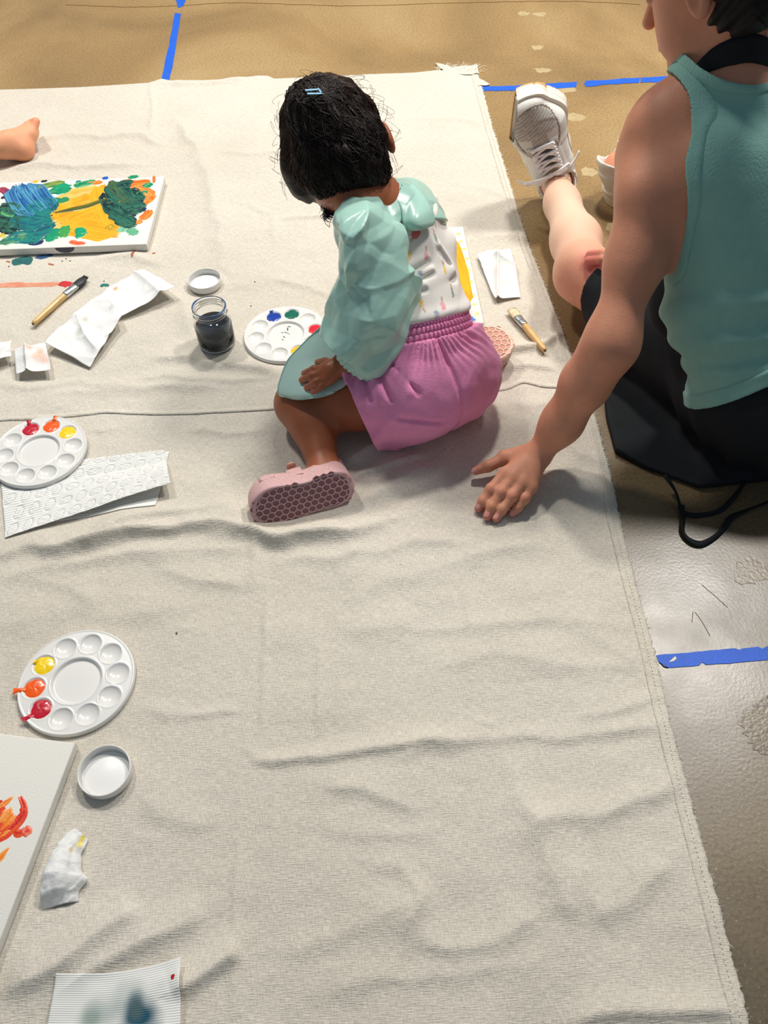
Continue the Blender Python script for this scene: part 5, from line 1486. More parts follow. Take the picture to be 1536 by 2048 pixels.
    ctrl = np.array([[P(*c_) for c_ in r] for r in rows])
    nu_, nv_ = 80, 50
    tmp = np.array([smooth_path(ctrl[:, j], nu_) for j in range(4)])       # 4 x nu
    G = np.array([smooth_path(tmp[:, i], nv_) for i in range(nu_)])        # nu x nv
    # lies on the leg: keep clear of the skin
    V = G.reshape(-1, 3)
    for _ in range(4):
        dd = legs(V); pen = dd < 0.005
        gr = np.stack([legs(V + np.eye(3)[i] * 0.002) - legs(V - np.eye(3)[i] * 0.002) for i in range(3)], 1)
        gr /= np.linalg.norm(gr, axis=1)[:, None] + 1e-9
        V = V + np.where(pen[:, None], (0.0055 - dd)[:, None] * gr, 0)
    V[:, 2] += 0.0016 * noise3(V * 30)
    nylon2 = mat('mint_nylon_lightened', (190, 224, 213), rough=0.5, spec=0.3, bump=0.15, bscale=60)  # same smock nylon, colour lightened to offset the shade on the panel
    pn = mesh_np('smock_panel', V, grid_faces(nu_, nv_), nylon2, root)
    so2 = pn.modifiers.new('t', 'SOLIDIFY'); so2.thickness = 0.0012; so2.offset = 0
    # bound edge of the panel
    edge = np.concatenate([V.reshape(nu_, nv_, 3)[:, -1], V.reshape(nu_, nv_, 3)[-1, ::-1][1:]])
    v, f_ = tube(edge[::2], 0.0017, 6); mesh_np('binding', v, f_, nylon, pn)
    # back flap of the collar with its rounded end
    fl = [[(786, 392, .372), (800, 372, .378), (824, 352, .380)], [(800, 408, .368), (822, 392, .374), (846, 376, .372)], [(806, 428, .362), (832, 418, .368), (862, 404, .362)],
          [(812, 441, .354), (838, 436, .359), (869, 426, .350)], [(824, 447, .349), (842, 445, .351), (866, 436, .346)]]
    ctrl = np.array([[P(*c_) for c_ in r] for r in fl]) + np.array([0, 0, -0.012])
    tmp = np.array([smooth_path(ctrl[:, j], 30) for j in range(3)]); G = np.array([smooth_path(tmp[:, i], 24) for i in range(30)])
    V = G.reshape(-1, 3)
    for _ in range(3):
        dd = torso(V, 0.012); pen = dd < 0.004
        gr = np.stack([torso(V + np.eye(3)[i] * 0.002) - torso(V - np.eye(3)[i] * 0.002) for i in range(3)], 1); gr /= np.linalg.norm(gr, axis=1)[:, None] + 1e-9
        V = V + np.where(pen[:, None], (0.0045 - dd)[:, None] * gr, 0)
    fo = mesh_np('collar_flap', V, grid_faces(30, 24), nylon, root)
    s3 = fo.modifiers.new('t', 'SOLIDIFY'); s3.thickness = 0.0016; s3.offset = 1
    G = V.reshape(30, 24, 3); edge = np.concatenate([G[:, 0], G[-1][1:], G[::-1, -1][1:]])
    v, f_ = tube(edge[::2], 0.0016, 6); mesh_np('binding', v, f_, nylon, fo)
    return dict(root=root, HC=HC, e1=e1, e2=e2, e3=e3, HR=HR, body=body)
CH_ = child()

# ---- hair: a full cap of dark curls, half gathered up under a clip
def child_hair(D):
    HC, e1, e2, e3, HR = D['HC'], D['e1'], D['e2'], D['e3'], D['HR']
    rs = np.random.RandomState(5)
    def cap(p):
        q = (p - HC) @ HR
        d = ell(p, HC + e1 * 0.002 - e3 * 0.004, (0.103, 0.0835, 0.092), HR)
        d = smin(d, ell(p, HC + e1 * 0.056 - e3 * 0.034 + e2 * 0.008, (0.056, 0.056, 0.046), HR), 0.03)
        d = smin(d, ell(p, HC - e1 * 0.024 - e3 * 0.084 - e2 * 0.016, (0.044, 0.040, 0.026), HR), 0.022)     # gathered puff
        d = smin(d, ell(p, HC + e1 * 0.010 - e2 * 0.056 + e3 * 0.0, (0.050, 0.030, 0.040), HR), 0.02)
        d = d - 0.0022 * np.sin(q[:, 1] * 260 + 3 * noise3(p * 22)) * 0.6 - 0.006 * noise3(p * 26) - 0.003 * noise3(p * 70)
        d = smin(d, ell(p, HC - e2 * 0.076 + e1 * 0.024 + e3 * 0.004, (0.040, 0.020, 0.034), HR), 0.015)
        d = smax(d, plane(p, HC + e1 * 0.104, e1 - 0.32 * e2 - 0.1 * e3), 0.012)
        face = plane(p, HC + e3 * 0.064 + e1 * 0.02, e3 + 0.40 * e1)
        d = smax(d, face, 0.01)
        earc = HC + e2 * 0.090 + e1 * 0.024 - e3 * 0.002
        return smax(d, -ell(p, earc, (0.027, 0.017, 0.030), HR), 0.006)
    hm = mat('dark_hair', (34, 26, 23), 0.5, spec=0.3, noise=0.35, nscale=130, bump=0.5, bscale=90)
    cap_o = sdf_obj('hair', cap, HC - 0.17, HC + 0.17, 0.0026, hm, D['root'])
    cap_o['label'] = 'dark curly hair half gathered at the crown'
    def on_cap(q, off):
        q = np.asarray(q)
        for _ in range(4):
            d = cap(q); gr = np.stack([cap(q + np.eye(3)[i] * 0.002) - cap(q - np.eye(3)[i] * 0.002) for i in range(3)], 1)
            gr /= np.linalg.norm(gr, axis=1)[:, None] + 1e-9
            q = q - (d - off)[:, None] * gr * 0.9
        return q
    parts = []; paths = []; swept = []
    tie = HC - e1 * 0.045 - e3 * 0.088 - e2 * 0.012
    # swept strands: from the hairline up to the tie
    for i in range(640):
        a = rs.uniform(0, 2 * math.pi)
        r = rs.uniform(0.6, 1.0)
        st = HC + (-e1 * math.cos(a) * 0.105 + e2 * math.sin(a) * 0.085) * r + -e3 * 0.02
        t = np.linspace(0, 1, 9)[:, None]
        mid = (st + tie) / 2 + rs.normal(0, 0.006, 3)
        path = st * (1 - t) ** 2 + 2 * mid * t * (1 - t) + (tie + rs.normal(0, 0.010, 3)) * t ** 2
        paths.append((path, rs.uniform(0.0002, 0.0022), 0.0, 0.0, rs.uniform(0.0004, 0.0009)))
    n_swept = len(paths)
    # loose strands from the tie down to the nape with wavy ends
    for i in range(620):
        st = tie + rs.normal(0, 0.014, 3)
        en = HC + e1 * rs.uniform(0.03, 0.115) + e2 * rs.uniform(-0.068, 0.074) - e3 * rs.uniform(0.02, 0.06)
        t = np.linspace(0, 1, 12)[:, None]
        path = st * (1 - t) + en * t + e2 * (0.004 * np.sin(t * rs.uniform(8, 16) + rs.uniform(0, 6)))
        paths.append((path, rs.uniform(0.0, 0.0035), 0.0014, rs.uniform(0, 6), rs.uniform(0.0004, 0.0009)))
    allp = np.concatenate([q[0] for q in paths]); offs_ = np.concatenate([np.full(len(q[0]), q[1]) for q in paths])
    allp = on_cap(allp, offs_); k0 = 0
    for ip, (path, _, amp, ph, rad) in enumerate(paths):
        n_ = len(path); q = allp[k0:k0 + n_]; k0 += n_
        t = np.linspace(0, 1, n_)[:, None]
        q = q + e2 * (amp * np.sin(t * 30 + ph)) + e1 * amp * 0.85 * np.cos(t * 28)
        (swept if ip < n_swept else parts).append(tube(q, rad, 3, cap=False))
    v, f_ = merge(swept)
    sw_o = mesh_np('swept_strands', v, f_, mat('hair_brown', (62, 44, 35), 0.45, spec=0.4), cap_o); sw_o['kind'] = 'stuff'
    v, f_ = merge(parts)
    st_o = mesh_np('hair_strands', v, f_, hm, cap_o); st_o['kind'] = 'stuff'
    # flyaway curls round the outline
    parts = []
    for i in range(130):
        a = rs.uniform(0, 2 * math.pi)
        p0 = HC + (-e1 * math.cos(a) * 0.100 + e2 * math.sin(a) * 0.080) - e3 * rs.uniform(-0.02, 0.03)
        p0 = on_cap(p0[None], 0.0)[0]
        out = (p0 - HC) / np.linalg.norm(p0 - HC); L = rs.uniform(0.008, 0.030)
        tn = np.cross(out, e3); tn /= np.linalg.norm(tn); sg = rs.choice([-1, 1])
        t = np.linspace(0, 1, 14)
        th_ = t * rs.uniform(2.0, 5.5)
        path = p0 + out * (L * np.sin(th_ * 0.55))[:, None] * 0.7 + tn * (sg * L * 0.5 * (1 - np.cos(th_)))[:, None] + e1 * (L * 0.4 * t ** 2)[:, None]
        parts.append(tube(path, 0.00028, 3, cap=False))
    # side lock that hangs by the cheek
    for i in range(70):
        k = rs.normal(0, 1, 3)
        t = np.linspace(0, 1, 26)
        A = [P(622 + 7 * k[0], 340, .385), P(640 + 8 * k[0], 372, .365), P(650 + 7 * k[1], 396, .345), P(657 + 6 * k[1], 414, .335), P(660 + 6 * k[2], 434 + 7 * k[0], .322)]
        path = smooth_path(A, 26)
        cr = 0.003 + 0.005 * t
        path = path + e2 * (cr * np.sin(t * 19 + i))[:, None] + e3 * (cr * np.cos(t * 19 + i))[:, None]
        parts.append(tube(path, 0.0006 if i < 55 else 0.0003, 3, cap=False))
    v, f_ = merge(parts)
    fc = mesh_np('stray_curls', v, f_, hm, cap_o); fc['kind'] = 'stuff'
    # clip: open snap barrette lying on the crown
    c0 = trace(cap, 628, 191); n = grad(cap, c0)
    ax = pix_plane(26, -13); ax = ax - (ax @ n) * n; ax /= np.linalg.norm(ax); sd = np.cross(n, ax)
    cm = mat('clip_enamel', (150, 200, 226), 0.3, coat=0.4, noise=0.1, nscale=200)
    def bar(p0, p1, w, th):
        d = (p1 - p0); d = d / np.linalg.norm(d); s_ = np.cross(n, d)
        V = [q + s_ * w * a + n * th * b_ for q in (p0, p1) for a, b_ in ((-1, 0), (1, 0), (1, 1), (-1, 1))]
        return V, [(0, 1, 2, 3), (7, 6, 5, 4), (0, 4, 5, 1), (1, 5, 6, 2), (2, 6, 7, 3), (3, 7, 4, 0)]
    c0 = c0 + n * 0.0055
    a0, a1 = c0 - ax * 0.014, c0 + ax * 0.012
    pr = [bar(a0 + sd * 0.0042, a1 + sd * 0.0046, 0.0014, 0.0014), bar(a0 - sd * 0.0030, a1 - sd * 0.0046, 0.0014, 0.0014), bar(a1 - sd * 0.0062, a1 + sd * 0.0062, 0.0048, 0.0020)]
    v, f_ = merge(pr); cl = mesh_np('hair_clip', v, f_, cm, D['root'], False)
    cl['label'] = 'pale blue snap hair clip'
child_hair(CH_)

# ---- sandals with honeycomb soles
def sole_outline(L, n=72):
    """closed outline, x heel to toe"""
    ks = [(0.0, 0.0), (0.03, 0.30), (0.12, 0.47), (0.25, 0.50), (0.42, 0.455), (0.58, 0.52), (0.74, 0.60), (0.86, 0.545), (0.95, 0.36), (0.99, 0.15), (1.0, 0.0)]
    up = [(x * L, y * L * 0.40 * 1.0) for x, y in ks]
    dn = [(x * L, -y * L * 0.40 * (0.92 if x < 0.9 else 0.8)) for x, y in ks[-2:0:-1]]
    pts = np.array(up + dn)
    Q = np.vstack([pts, pts[:1]])
    path = smooth_path(Q, n + 1)[:-1]
    return path
def inside(poly, x, y):
    c = False; n = len(poly)
    for i in range(n):
        x0, y0 = poly[i]; x1, y1 = poly[(i + 1) % n]
        if (y0 > y) != (y1 > y) and x < (x1 - x0) * (y - y0) / (y1 - y0) + x0: c = not c
    return c
HEX_R = 0.0072
def hex_cell_mesh():
    a = [math.pi / 6 + k * math.pi / 3 for k in range(6)]
    V = [(0.0060 * math.cos(t), 0.0060 * math.sin(t), 0.0) for t in a] + [(0.0054 * math.cos(t), 0.0054 * math.sin(t), -0.0006) for t in a]
    Fs = [(11, 10, 9, 8, 7, 6)] + [(k, (k + 1) % 6, 6 + (k + 1) % 6, 6 + k) for k in range(6)]
    me = bpy.data.meshes.new('tread_cell'); me.from_pydata(V, [], Fs); me.update(); return me
HEXME = {}
def sandal(root, M4, L, mirror, c_ridge, c_cell, c_upper, label):
    """M4: local frame (x toe, y across, z up from tread) to world"""
    key_ = c_cell
    def W3(v):
        v = np.asarray(v, float).reshape(-1, 3).copy()
        if mirror: v[:, 1] *= -1
        return v @ M4[:3, :3].T + M4[:3, 3]
    out = sole_outline(L)
    n = len(out)
    ctr = out.mean(0)
    def ring(s, z): return np.column_stack([ctr + (out - ctr) * s, np.full(n, z)])
    gl = mat('glitter_%d' % c_upper[0], c_upper, 0.45, noise=0.45, nscale=700, spec=0.8)
    rings = [ring(0.94, 0.0), ring(0.985, 0.0015), ring(1.0, 0.005), ring(1.0, 0.016), ring(0.995, 0.030), ring(0.975, 0.0400), ring(0.94, 0.0415), ring(0.88, 0.0330), ring(0.5, 0.0205)]
    V = np.concatenate(rings + [np.array([[ctr[0], ctr[1], 0.0185]]), np.array([[ctr[0], ctr[1], 0.0]])])
    Fs = []
    for r in range(len(rings) - 1):
        for k in range(n):
            k2 = (k + 1) % n; Fs.append((r * n + k, r * n + k2, (r + 1) * n + k2, (r + 1) * n + k))
    top = len(V) - 2
    for k in range(n):
        Fs.append(((len(rings) - 1) * n + k, (len(rings) - 1) * n + (k + 1) % n, top)); Fs.append(((k + 1) % n, k, top + 1))
    if mirror: Fs = [f_[::-1] for f_ in Fs]
    sd = mesh_np('sandal', W3(V), Fs, gl, root); sd['label'] = label
    # sole welt with the raised honeycomb net
    ridge = mat('sole_ridge_%d' % c_ridge[0], c_ridge, 0.55); cellm = mat('sole_cell_%d' % c_cell[0], c_cell, 0.65, noise=0.12, nscale=120)
    wl = [ring(0.90, -0.0012), ring(0.965, -0.0012), ring(0.995, 0.0012), ring(1.012, 0.004), ring(1.004, 0.0065)]
    V = np.concatenate(wl); Fs = []
    for r in range(len(wl) - 1):
        for k in range(n):
            k2 = (k + 1) % n; Fs.append((r * n + k, r * n + k2, (r + 1) * n + k2, (r + 1) * n + k))
    if mirror: Fs = [f_[::-1] for f_ in Fs]
    mesh_np('sole_welt', W3(V), Fs, ridge, sd)
    parts = []; cells = []
    dx = HEX_R * math.sqrt(3); dy = HEX_R * 1.5
    inner = ctr + (out - ctr) * 0.955
    j = -6
    while j <= 6:
        i = 0
        while i * dx < L + dx:
            x = i * dx + (dx / 2 if j % 2 else 0) + 0.004; y = j * dy
            i += 1
            if inside(inner, x, y): cells.append((x, y))
        j += 1
    a = [math.pi / 6 + k * math.pi / 3 for k in range(6)]
    for x, y in cells:
        o_ = [(x + 0.0074 * math.cos(t), y + 0.0074 * math.sin(t)) for t in a]; i_ = [(x + 0.0060 * math.cos(t), y + 0.0060 * math.sin(t)) for t in a]
        V = [(px, py, -0.0016) for px, py in o_] + [(px, py, -0.0016) for px, py in i_] + [(px, py, 0.0004) for px, py in i_]
        Fq = [(k, 6 + k, 6 + (k + 1) % 6, (k + 1) % 6) for k in range(6)] + [(6 + k, 12 + k, 12 + (k + 1) % 6, 6 + (k + 1) % 6) for k in range(6)]
        parts.append((np.array(V), [q[::-1] for q in Fq] if mirror else Fq))
    v, f_ = merge(parts); mesh_np('tread_ridges', W3(v), f_, ridge, sd)
    if key_ not in HEXME:
        HEXME[key_] = hex_cell_mesh(); HEXME[key_].materials.append(cellm)
    R4 = Matrix([list(r) for r in M4])
    for x, y in cells:
        o = bpy.data.objects.new('tread_cell', HEXME[key_]); COL.objects.link(o)
        yy = -y if mirror else y
        o.matrix_basis = R4 @ Matrix.Translation((x, yy, 0.0001))
        set_parent(o, sd)
    # straps arching over the foot, each with its tongue and buckle
    def strap(x, wid, hgt, name, lean=0.0, y0=None, mat_=gl):
        wf = np.interp(x, out[:n // 2, 0], out[:n // 2, 1]) if y0 is None else y0
        t = np.linspace(-0.12, math.pi + 0.12, 26); V = []
        for k in np.linspace(-0.5, 0.5, 7):
            for u in t:
                V.append((x + wid * k + lean * math.sin(u), wf * 0.97 * np.sign(math.cos(u)) * abs(math.cos(u)) ** 0.45, 0.030 + hgt * math.sin(u) + 0.0012 * (1 - (2 * k) ** 2)))
        o = mesh_np(name, W3(V), [tuple(q[::(-1 if mirror else 1)]) for q in grid_faces(7, 26)], mat_, sd)
        s_ = o.modifiers.new('t', 'SOLIDIFY'); s_.thickness = 0.0026; s_.offset = 0
        return o
    strap(L * 0.50, 0.026, 0.036, 'strap'); strap(L * 0.76, 0.026, 0.024, 'strap')
    lining = mat('peach_lining', (232, 178, 150), 0.6)
    def tongue(x, y, z, wid, ln, tilt):
        V = []
        for a_ in np.linspace(0, 1, 8):
            for b_ in np.linspace(-0.5, 0.5, 4):
                V.append((x + wid * b_ * (1 if a_ < 0.8 else 0.6), y + ln * a_ * math.cos(tilt), z + ln * a_ * math.sin(tilt) + 0.004 * math.sin(a_ * 3)))
        o = mesh_np('strap_tongue', W3(V), [tuple(q) for q in grid_faces(8, 4)], lining, sd); s_ = o.modifiers.new('t', 'SOLIDIFY'); s_.thickness = 0.002
    tongue(L * 0.50, 0.018, 0.066, 0.016, 0.018, -0.2); tongue(L * 0.76, 0.018, 0.054, 0.014, 0.016, -0.2)
    # heel strap round the ankle
    t = np.linspace(-1.9, 1.9, 30); V = []
    for k in np.linspace(-0.5, 0.5, 5):
        for u in t: V.append((0.040 - 0.038 * math.cos(u), 0.029 * math.sin(u) * (1.0 if abs(u) < 1.6 else 0.96), 0.058 + 0.016 * k + 0.004 * math.cos(u)))
    o = mesh_np('heel_strap', W3(V), [tuple(q[::(-1 if mirror else 1)]) for q in grid_faces(5, 30)], gl, sd); s_ = o.modifiers.new('t', 'SOLIDIFY'); s_.thickness = 0.0026; s_.offset = 0
    for s2 in (-1, 1):
        V = []
        for a_ in np.linspace(0, 1, 6):
            for b_ in np.linspace(-0.5, 0.5, 5): V.append((0.052 + 0.022 * b_ - 0.004 * a_, s2 * (0.0275 + 0.0015 * math.sin(a_ * 3)), 0.030 + 0.032 * a_))
        o = mesh_np('side_panel', W3(V), [tuple(q) for q in grid_faces(6, 5)], gl, sd); s_ = o.modifiers.new('t', 'SOLIDIFY'); s_.thickness = 0.0026; s_.offset = 0
    return sd
def basis(origin, x, z):
    Fm = frame(x, z); M4 = np.eye(4); M4[:3, :3] = Fm; M4[:3, 3] = origin; return M4
# left foot: sole turned to the camera; local z (up from tread) points away
heel = P(709, 968, 0.040); toe = P(503, 1032, 0.034)
xd = (toe - heel) / np.linalg.norm(toe - heel)
Lh = float(np.linalg.norm(toe - heel))
sandal(CH_['root'], basis(heel, xd, (0.0, 0.96, -0.27)), Lh, False, (206, 164, 166), (134, 92, 98), (206, 166, 164), 'glittery pink sandal on its side, honeycomb sole towards the camera')
heel = P(850, 694, 0.062); toe = P(1029, 684, 0.050)
xd = (toe - heel) / np.linalg.norm(toe - heel)
sandal(CH_['root'], basis(heel, xd, (0.05, 0.22, -0.97)), float(np.linalg.norm(toe - heel)), True, (240, 204, 182), (206, 150, 132), (190, 140, 132), 'pink sandal of the tucked foot, peach honeycomb sole facing up')
# ------------------------------------------------------------------ the woman seated at the right
def woman():
    base = np.array([0.66, 1.0, 0.0])
    root = empty('person', base, 'woman in teal tank top and black apron sitting on the floor, leaning on one hand', 'person')
    f = np.array([-0.612, 0.612, -0.5]); u = np.array([-0.354, 0.354, 0.866]); l = np.array([-0.707, -0.707, 0.0])
    HRw = np.stack([f, l, u], 1)
    H = np.array([0.482, 1.240, 0.662])
    NB = np.array([0.512, 1.190, 0.552]); CHE = np.array([0.572, 1.120, 0.415]); WAI = np.array([0.580, 1.055, 0.295]); PEL = np.array([0.700, 0.990, 0.125])
    SL = np.array([0.434, 1.180, 0.480]); SR = np.array([0.690, 1.235, 0.505])
    gw = np.array([-0.22, 0.97, 0.0]); gw /= np.linalg.norm(gw)
    def tf(a, b): return frame(b - a, -gw)
    T1_, T2_ = tf(WAI, NB), tf(PEL, WAI)
    def torso(p, o=0.0):
        d = ell(p, PEL, (0.125 + o, 0.165 + o, 0.125 + o), frame((0.0, 0, 1), -gw))
        d = smin(d, ell(p, WAI, (0.12 + o, 0.122 + o, 0.086 + o), T2_), 0.06)
        d = smin(d, ell(p, CHE, (0.14 + o, 0.132 + o, 0.094 + o), T1_), 0.06)
        d = smin(d, ell(p, CHE + gw * 0.06 + np.array([-0.06, 0, -0.01]), (0.055 + o, 0.055 + o, 0.05 + o)), 0.03)
        d = smin(d, cone(p, SL + (NB - SL) * 0.30, SR + (NB - SR) * 0.30, 0.050 + o, 0.050 + o), 0.05)
        d = smin(d, cone(p, NB + np.array([0.0, 0.0, -0.01]), SL + np.array([0.02, 0, 0.012]), 0.040 + o, 0.030 + o), 0.04)
        # shoulder blade
        d = smin(d, ell(p, np.array([0.485, 1.105, 0.455]), (0.05 + o, 0.045 + o, 0.06 + o)), 0.04)
        return d
    EL = P(1222, 688, 0.262); WL = P(1078, 906, 0.056)
    up1 = P(1270, 520, 0.352); up2 = P(1298, 390, 0.424); fo1 = P(1172, 765, 0.190); fo2 = P(1124, 845, 0.112)
    K = P(1166, 548, 0.100); A = P(1112, 366, 0.088); HIP = np.array([0.612, 1.05, 0.105])
    fing = {
        'thumb': ([P(1056, 902, .046), P(1010, 916, .036), P(976, 933, .030), P(951, 942, .024)], [.0135, .0115, .0095, .0072]),
        'index': ([P(1010, 948, .043), P(982, 979, .034), P(966, 1003, .021), P(957, 1017, .012)], [.0105, .0092, .0082, .0070]),
        'middle': ([P(1028, 953, .045), P(1002, 985, .036), P(983, 1014, .022), P(974, 1033, .012)], [.0108, .0095, .0084, .0072]),
        'ring': ([P(1046, 964, .043), P(1024, 993, .034), P(1004, 1019, .021), P(992, 1037, .012)], [.0102, .0090, .0080, .0068]),
        'little': ([P(1063, 974, .038), P(1050, 997, .030), P(1035, 1016, .019), P(1024, 1028, .011)], [.0092, .0080, .0070, .0060])}
    rw = np.array([0.505, 1.365, 0.205]); re = np.array([0.665, 1.370, 0.315])
    rf = [([P(1236, 505, .196), P(1206, 507, .186), P(1180, 508, .170)], [.009, .008, .0068]), ([P(1236, 516, .192), P(1204, 519, .180), P(1177, 521, .164)], [.0095, .0085, .0072]),
          ([P(1240, 526, .184), P(1218, 534, .172), P(1200, 538, .158)], [.009, .008, .0068])]
    JAW = H + f * 0.035 - u * 0.060
    ARMR = [0.046, 0.0415, 0.0370, 0.0340, 0.0325]
    def upper(p, o=0.0, arm=False):
        d = torso(p, o)
        d = smin(d, chain(p, [NB - np.array([0, 0, 0.03]), NB + np.array([-0.004, 0.012, 0.02]), H - u * 0.050 - f * 0.022], [0.055 + o, 0.0475 + o, 0.050 + o], 0.02), 0.03)
        d = smin(d, cone(p, H - u * 0.05 + l * 0.045 - f * 0.02, NB + np.array([-0.02, 0.05, -0.01]), 0.012 + o, 0.012 + o), 0.03)     # neck tendon
        if not arm: return d
        return smin(d, chain(p, [SL, SL + np.array([-0.008, -0.006, -0.035]), up2, up1, EL], [r + o for r in ARMR], 0.05), 0.045)
    def body(p):
        d = upper(p)
        def headf(p):
          h = ell(p, H + u * 0.022 - f * 0.018, (0.096, 0.073, 0.100), HRw)
          h = smin(h, ell(p, H + f * 0.040 - u * 0.030, (0.052, 0.058, 0.075), HRw), 0.03)
          h = smin(h, ell(p, JAW, (0.052, 0.052, 0.038), HRw), 0.03)
          h = smin(h, ell(p, H + f * 0.078 - u * 0.094, (0.018, 0.020, 0.015), HRw), 0.02)      # chin
          h = smin(h, cone(p, H + f * 0.088 + u * 0.01, H + f * 0.113 - u * 0.026, 0.008, 0.0105), 0.010)   # nose
          h = smin(h, ell(p, H + f * 0.092 - u * 0.062, (0.009, 0.022, 0.010), HRw), 0.008)      # lips
          h = smin(h, ell(p, H + f * 0.086 + u * 0.028, (0.012, 0.045, 0.010), HRw), 0.014)      # brow
          for sg in (-1, 1):
              h = smax(h, -ell(p, H + f * 0.094 + u * 0.006 + l * 0.031 * sg, (0.014, 0.015, 0.010), HRw), 0.010)
              h = smin(h, ell(p, H + f * 0.078 + u * 0.006 + l * 0.031 * sg, (0.010, 0.012, 0.010), HRw), 0.003)
              e = H + l * 0.076 * sg - f * 0.012 - u * 0.004
              ed = ell(p, e, (0.017, 0.009, 0.031), HRw)
              ed = smax(ed, -ell(p, e + l * 0.008 * sg + f * 0.003, (0.010, 0.006, 0.020), HRw), 0.005)
              h = smin(h, ed, 0.006)
          return h
        h = local(p, H, 0.16, headf)
        d = smin(d, h, 0.018)
        # left arm
        a = chain(p, [SL, SL + np.array([-0.008, -0.006, -0.035]), up2, up1, EL], ARMR, 0.05)
        a = smin(a, chain(p, [EL, fo1, fo2, WL], [0.0325, 0.0325, 0.0272, 0.0205], 0.04), 0.05)
        def handf(p):
          hnd = None
          for nm, (pts, rad) in fing.items():
              if nm != 'thumb':
                  q = cone(p, WL + (pts[0] - WL) * 0.15, pts[0], 0.0165, rad[0] * 1.08)
                  hnd = q if hnd is None else smin(hnd, q, 0.012)
          hnd = smin(hnd, cone(p, WL, fing['thumb'][0][1], 0.016, 0.0125), 0.016)
          for nm, (pts, rad) in fing.items():
              if nm != 'thumb':
                  hnd = hnd - 0.0014 * np.exp(-(cone(p, WL + (pts[0] - WL) * 0.3, pts[0], 0, 0) / 0.017) ** 6) * np.exp(-((cone(p, WL + np.array([0, 0, .012]), pts[0] + np.array([0, 0, .011]), 0, 0)) / 0.0035) ** 2)
          fg = None
          for nm, (pts, rad) in fing.items():
              q = chain(p, pts, rad, 0.005)
              for k_ in (1, 2): q = smin(q, ell(p, pts[k_] + np.array([0, 0, rad[k_] * 0.25]), (rad[k_] * 1.03,) * 3), 0.003)
              fg = q if fg is None else smin(fg, q, 0.0016)
          return smin(hnd, fg, 0.006)
        a = smin(a, local(p, P(1015, 965, .04), 0.135, handf), 0.012)
        d = smin(d, a, 0.045)
        # right arm, its hand resting on the knee
        b_ = chain(p, [SR, re, rw], [0.046, 0.034, 0.022], 0.02)
        b_ = smin(b_, cone(p, rw, P(1240, 516, .196), 0.022, 0.019), 0.015)
        for pts, rad in rf: b_ = smin(b_, chain(p, pts, rad, 0.003), 0.0025)
        d = smin(d, b_, 0.003)
        # legs
        cm_ = K + (A - K) * 0.36 + np.array([0.008, 0, -0.006])
        lg = chain(p, [HIP, HIP + (K - HIP) * 0.6, K], [0.088, 0.068, 0.052], 0.03)
        lg = smin(lg, chain(p, [K, cm_, K + (A - K) * 0.75, A], [0.050, 0.047, 0.034, 0.0295], 0.03), 0.03)
        lg = smin(lg, ell(p, K + np.array([-0.004, 0.006, 0.030]), (0.032, 0.036, 0.026)), 0.025)
        xf, zf = SN['left'][0], SN['left'][1]
        lg = smin(lg, chain(p, [A, A - zf * 0.035 + xf * 0.02, A - zf * 0.05 + xf * 0.11], [0.029, 0.030, 0.022], 0.02), 0.015)
        K2 = np.array([0.685, 1.42, 0.125]); A2 = SN['right'][2]
        lg2 = chain(p, [np.array([0.79, 1.03, 0.105]), K2, K2 + (A2 - K2) * 0.4, A2], [0.088, 0.054, 0.047, 0.030], 0.03)
        lg2 = smin(lg2, chain(p, [A2, A2 - SN['right'][1] * 0.045 + SN['right'][0] * 0.05], [0.029, 0.024], 0.02), 0.015)
        d = smin(d, smin(lg, lg2, 0.01), 0.02)
        return smax(d, 0.006 - p[:, 2], 0.006)
    def col(V):
        C = linA((212, 146, 116)) * (1 + 0.05 * noise3(V * 35) + 0.04 * noise3(V * 130))[:, None]
        def tint(c, r, rgb, k):
            nonlocal C
            t = np.clip(1.25 - np.linalg.norm(V - c, axis=1) / r, 0, 1)[:, None] * k; C = C * (1 - t) + linA(rgb) * t
        for nm, (pts, rad) in fing.items():
            tint(pts[-1], 0.013, (206, 122, 112), 0.6); tint(pts[1], 0.011, (206, 124, 108), 0.5)
        for pts, rad in rf: tint(pts[-1], 0.03, (206, 104, 100), 0.6)
        tint((K + A) / 2, 0.20, (238, 204, 178), 0.9); tint(K, 0.05, (226, 160, 128), 0.5)
        return C
    bo = sdf_obj('body', body, (0.12, 0.80, -0.005), (0.95, 1.98, 0.80), 0.0036, skin_light, root, col)
    # finger nails
    nm_ = mat('finger_nail', (226, 158, 148), 0.25)
    for nm, (pts, rad) in fing.items():
        dr = pts[-1] - pts[-2]; dr /= np.linalg.norm(dr)
        up = np.array([0, 0, 1.0]) if nm != 'thumb' else np.array([-0.3, -0.5, 0.8])
        c = trace(body, *[float(x) for x in proj_px(pts[-1] + dr * 0.001 + up * rad[-1])])
        if c is None: continue
        n = grad(body, c); dr2 = dr - (dr @ n) * n; dr2 /= np.linalg.norm(dr2); sd = np.cross(n, dr2)
        G = []
        for a_ in np.linspace(-1, 1, 7):
            for b_ in np.linspace(-1, 1, 7):
                w_ = 0.0040 * math.sqrt(max(0.05, 1 - 0.5 * a_ * a_)); q = c + dr2 * a_ * 0.0046 + sd * b_ * w_ + n * 0.0006
                G.append(q - n * 0.0011 * b_ * b_)
        mesh_np('finger_nail', G, grid_faces(7, 7), nm_, bo)

    # ---- tank top
    SP = (NB - WAI) / np.linalg.norm(NB - WAI)
    AH = P(1326, 306, 0.448)
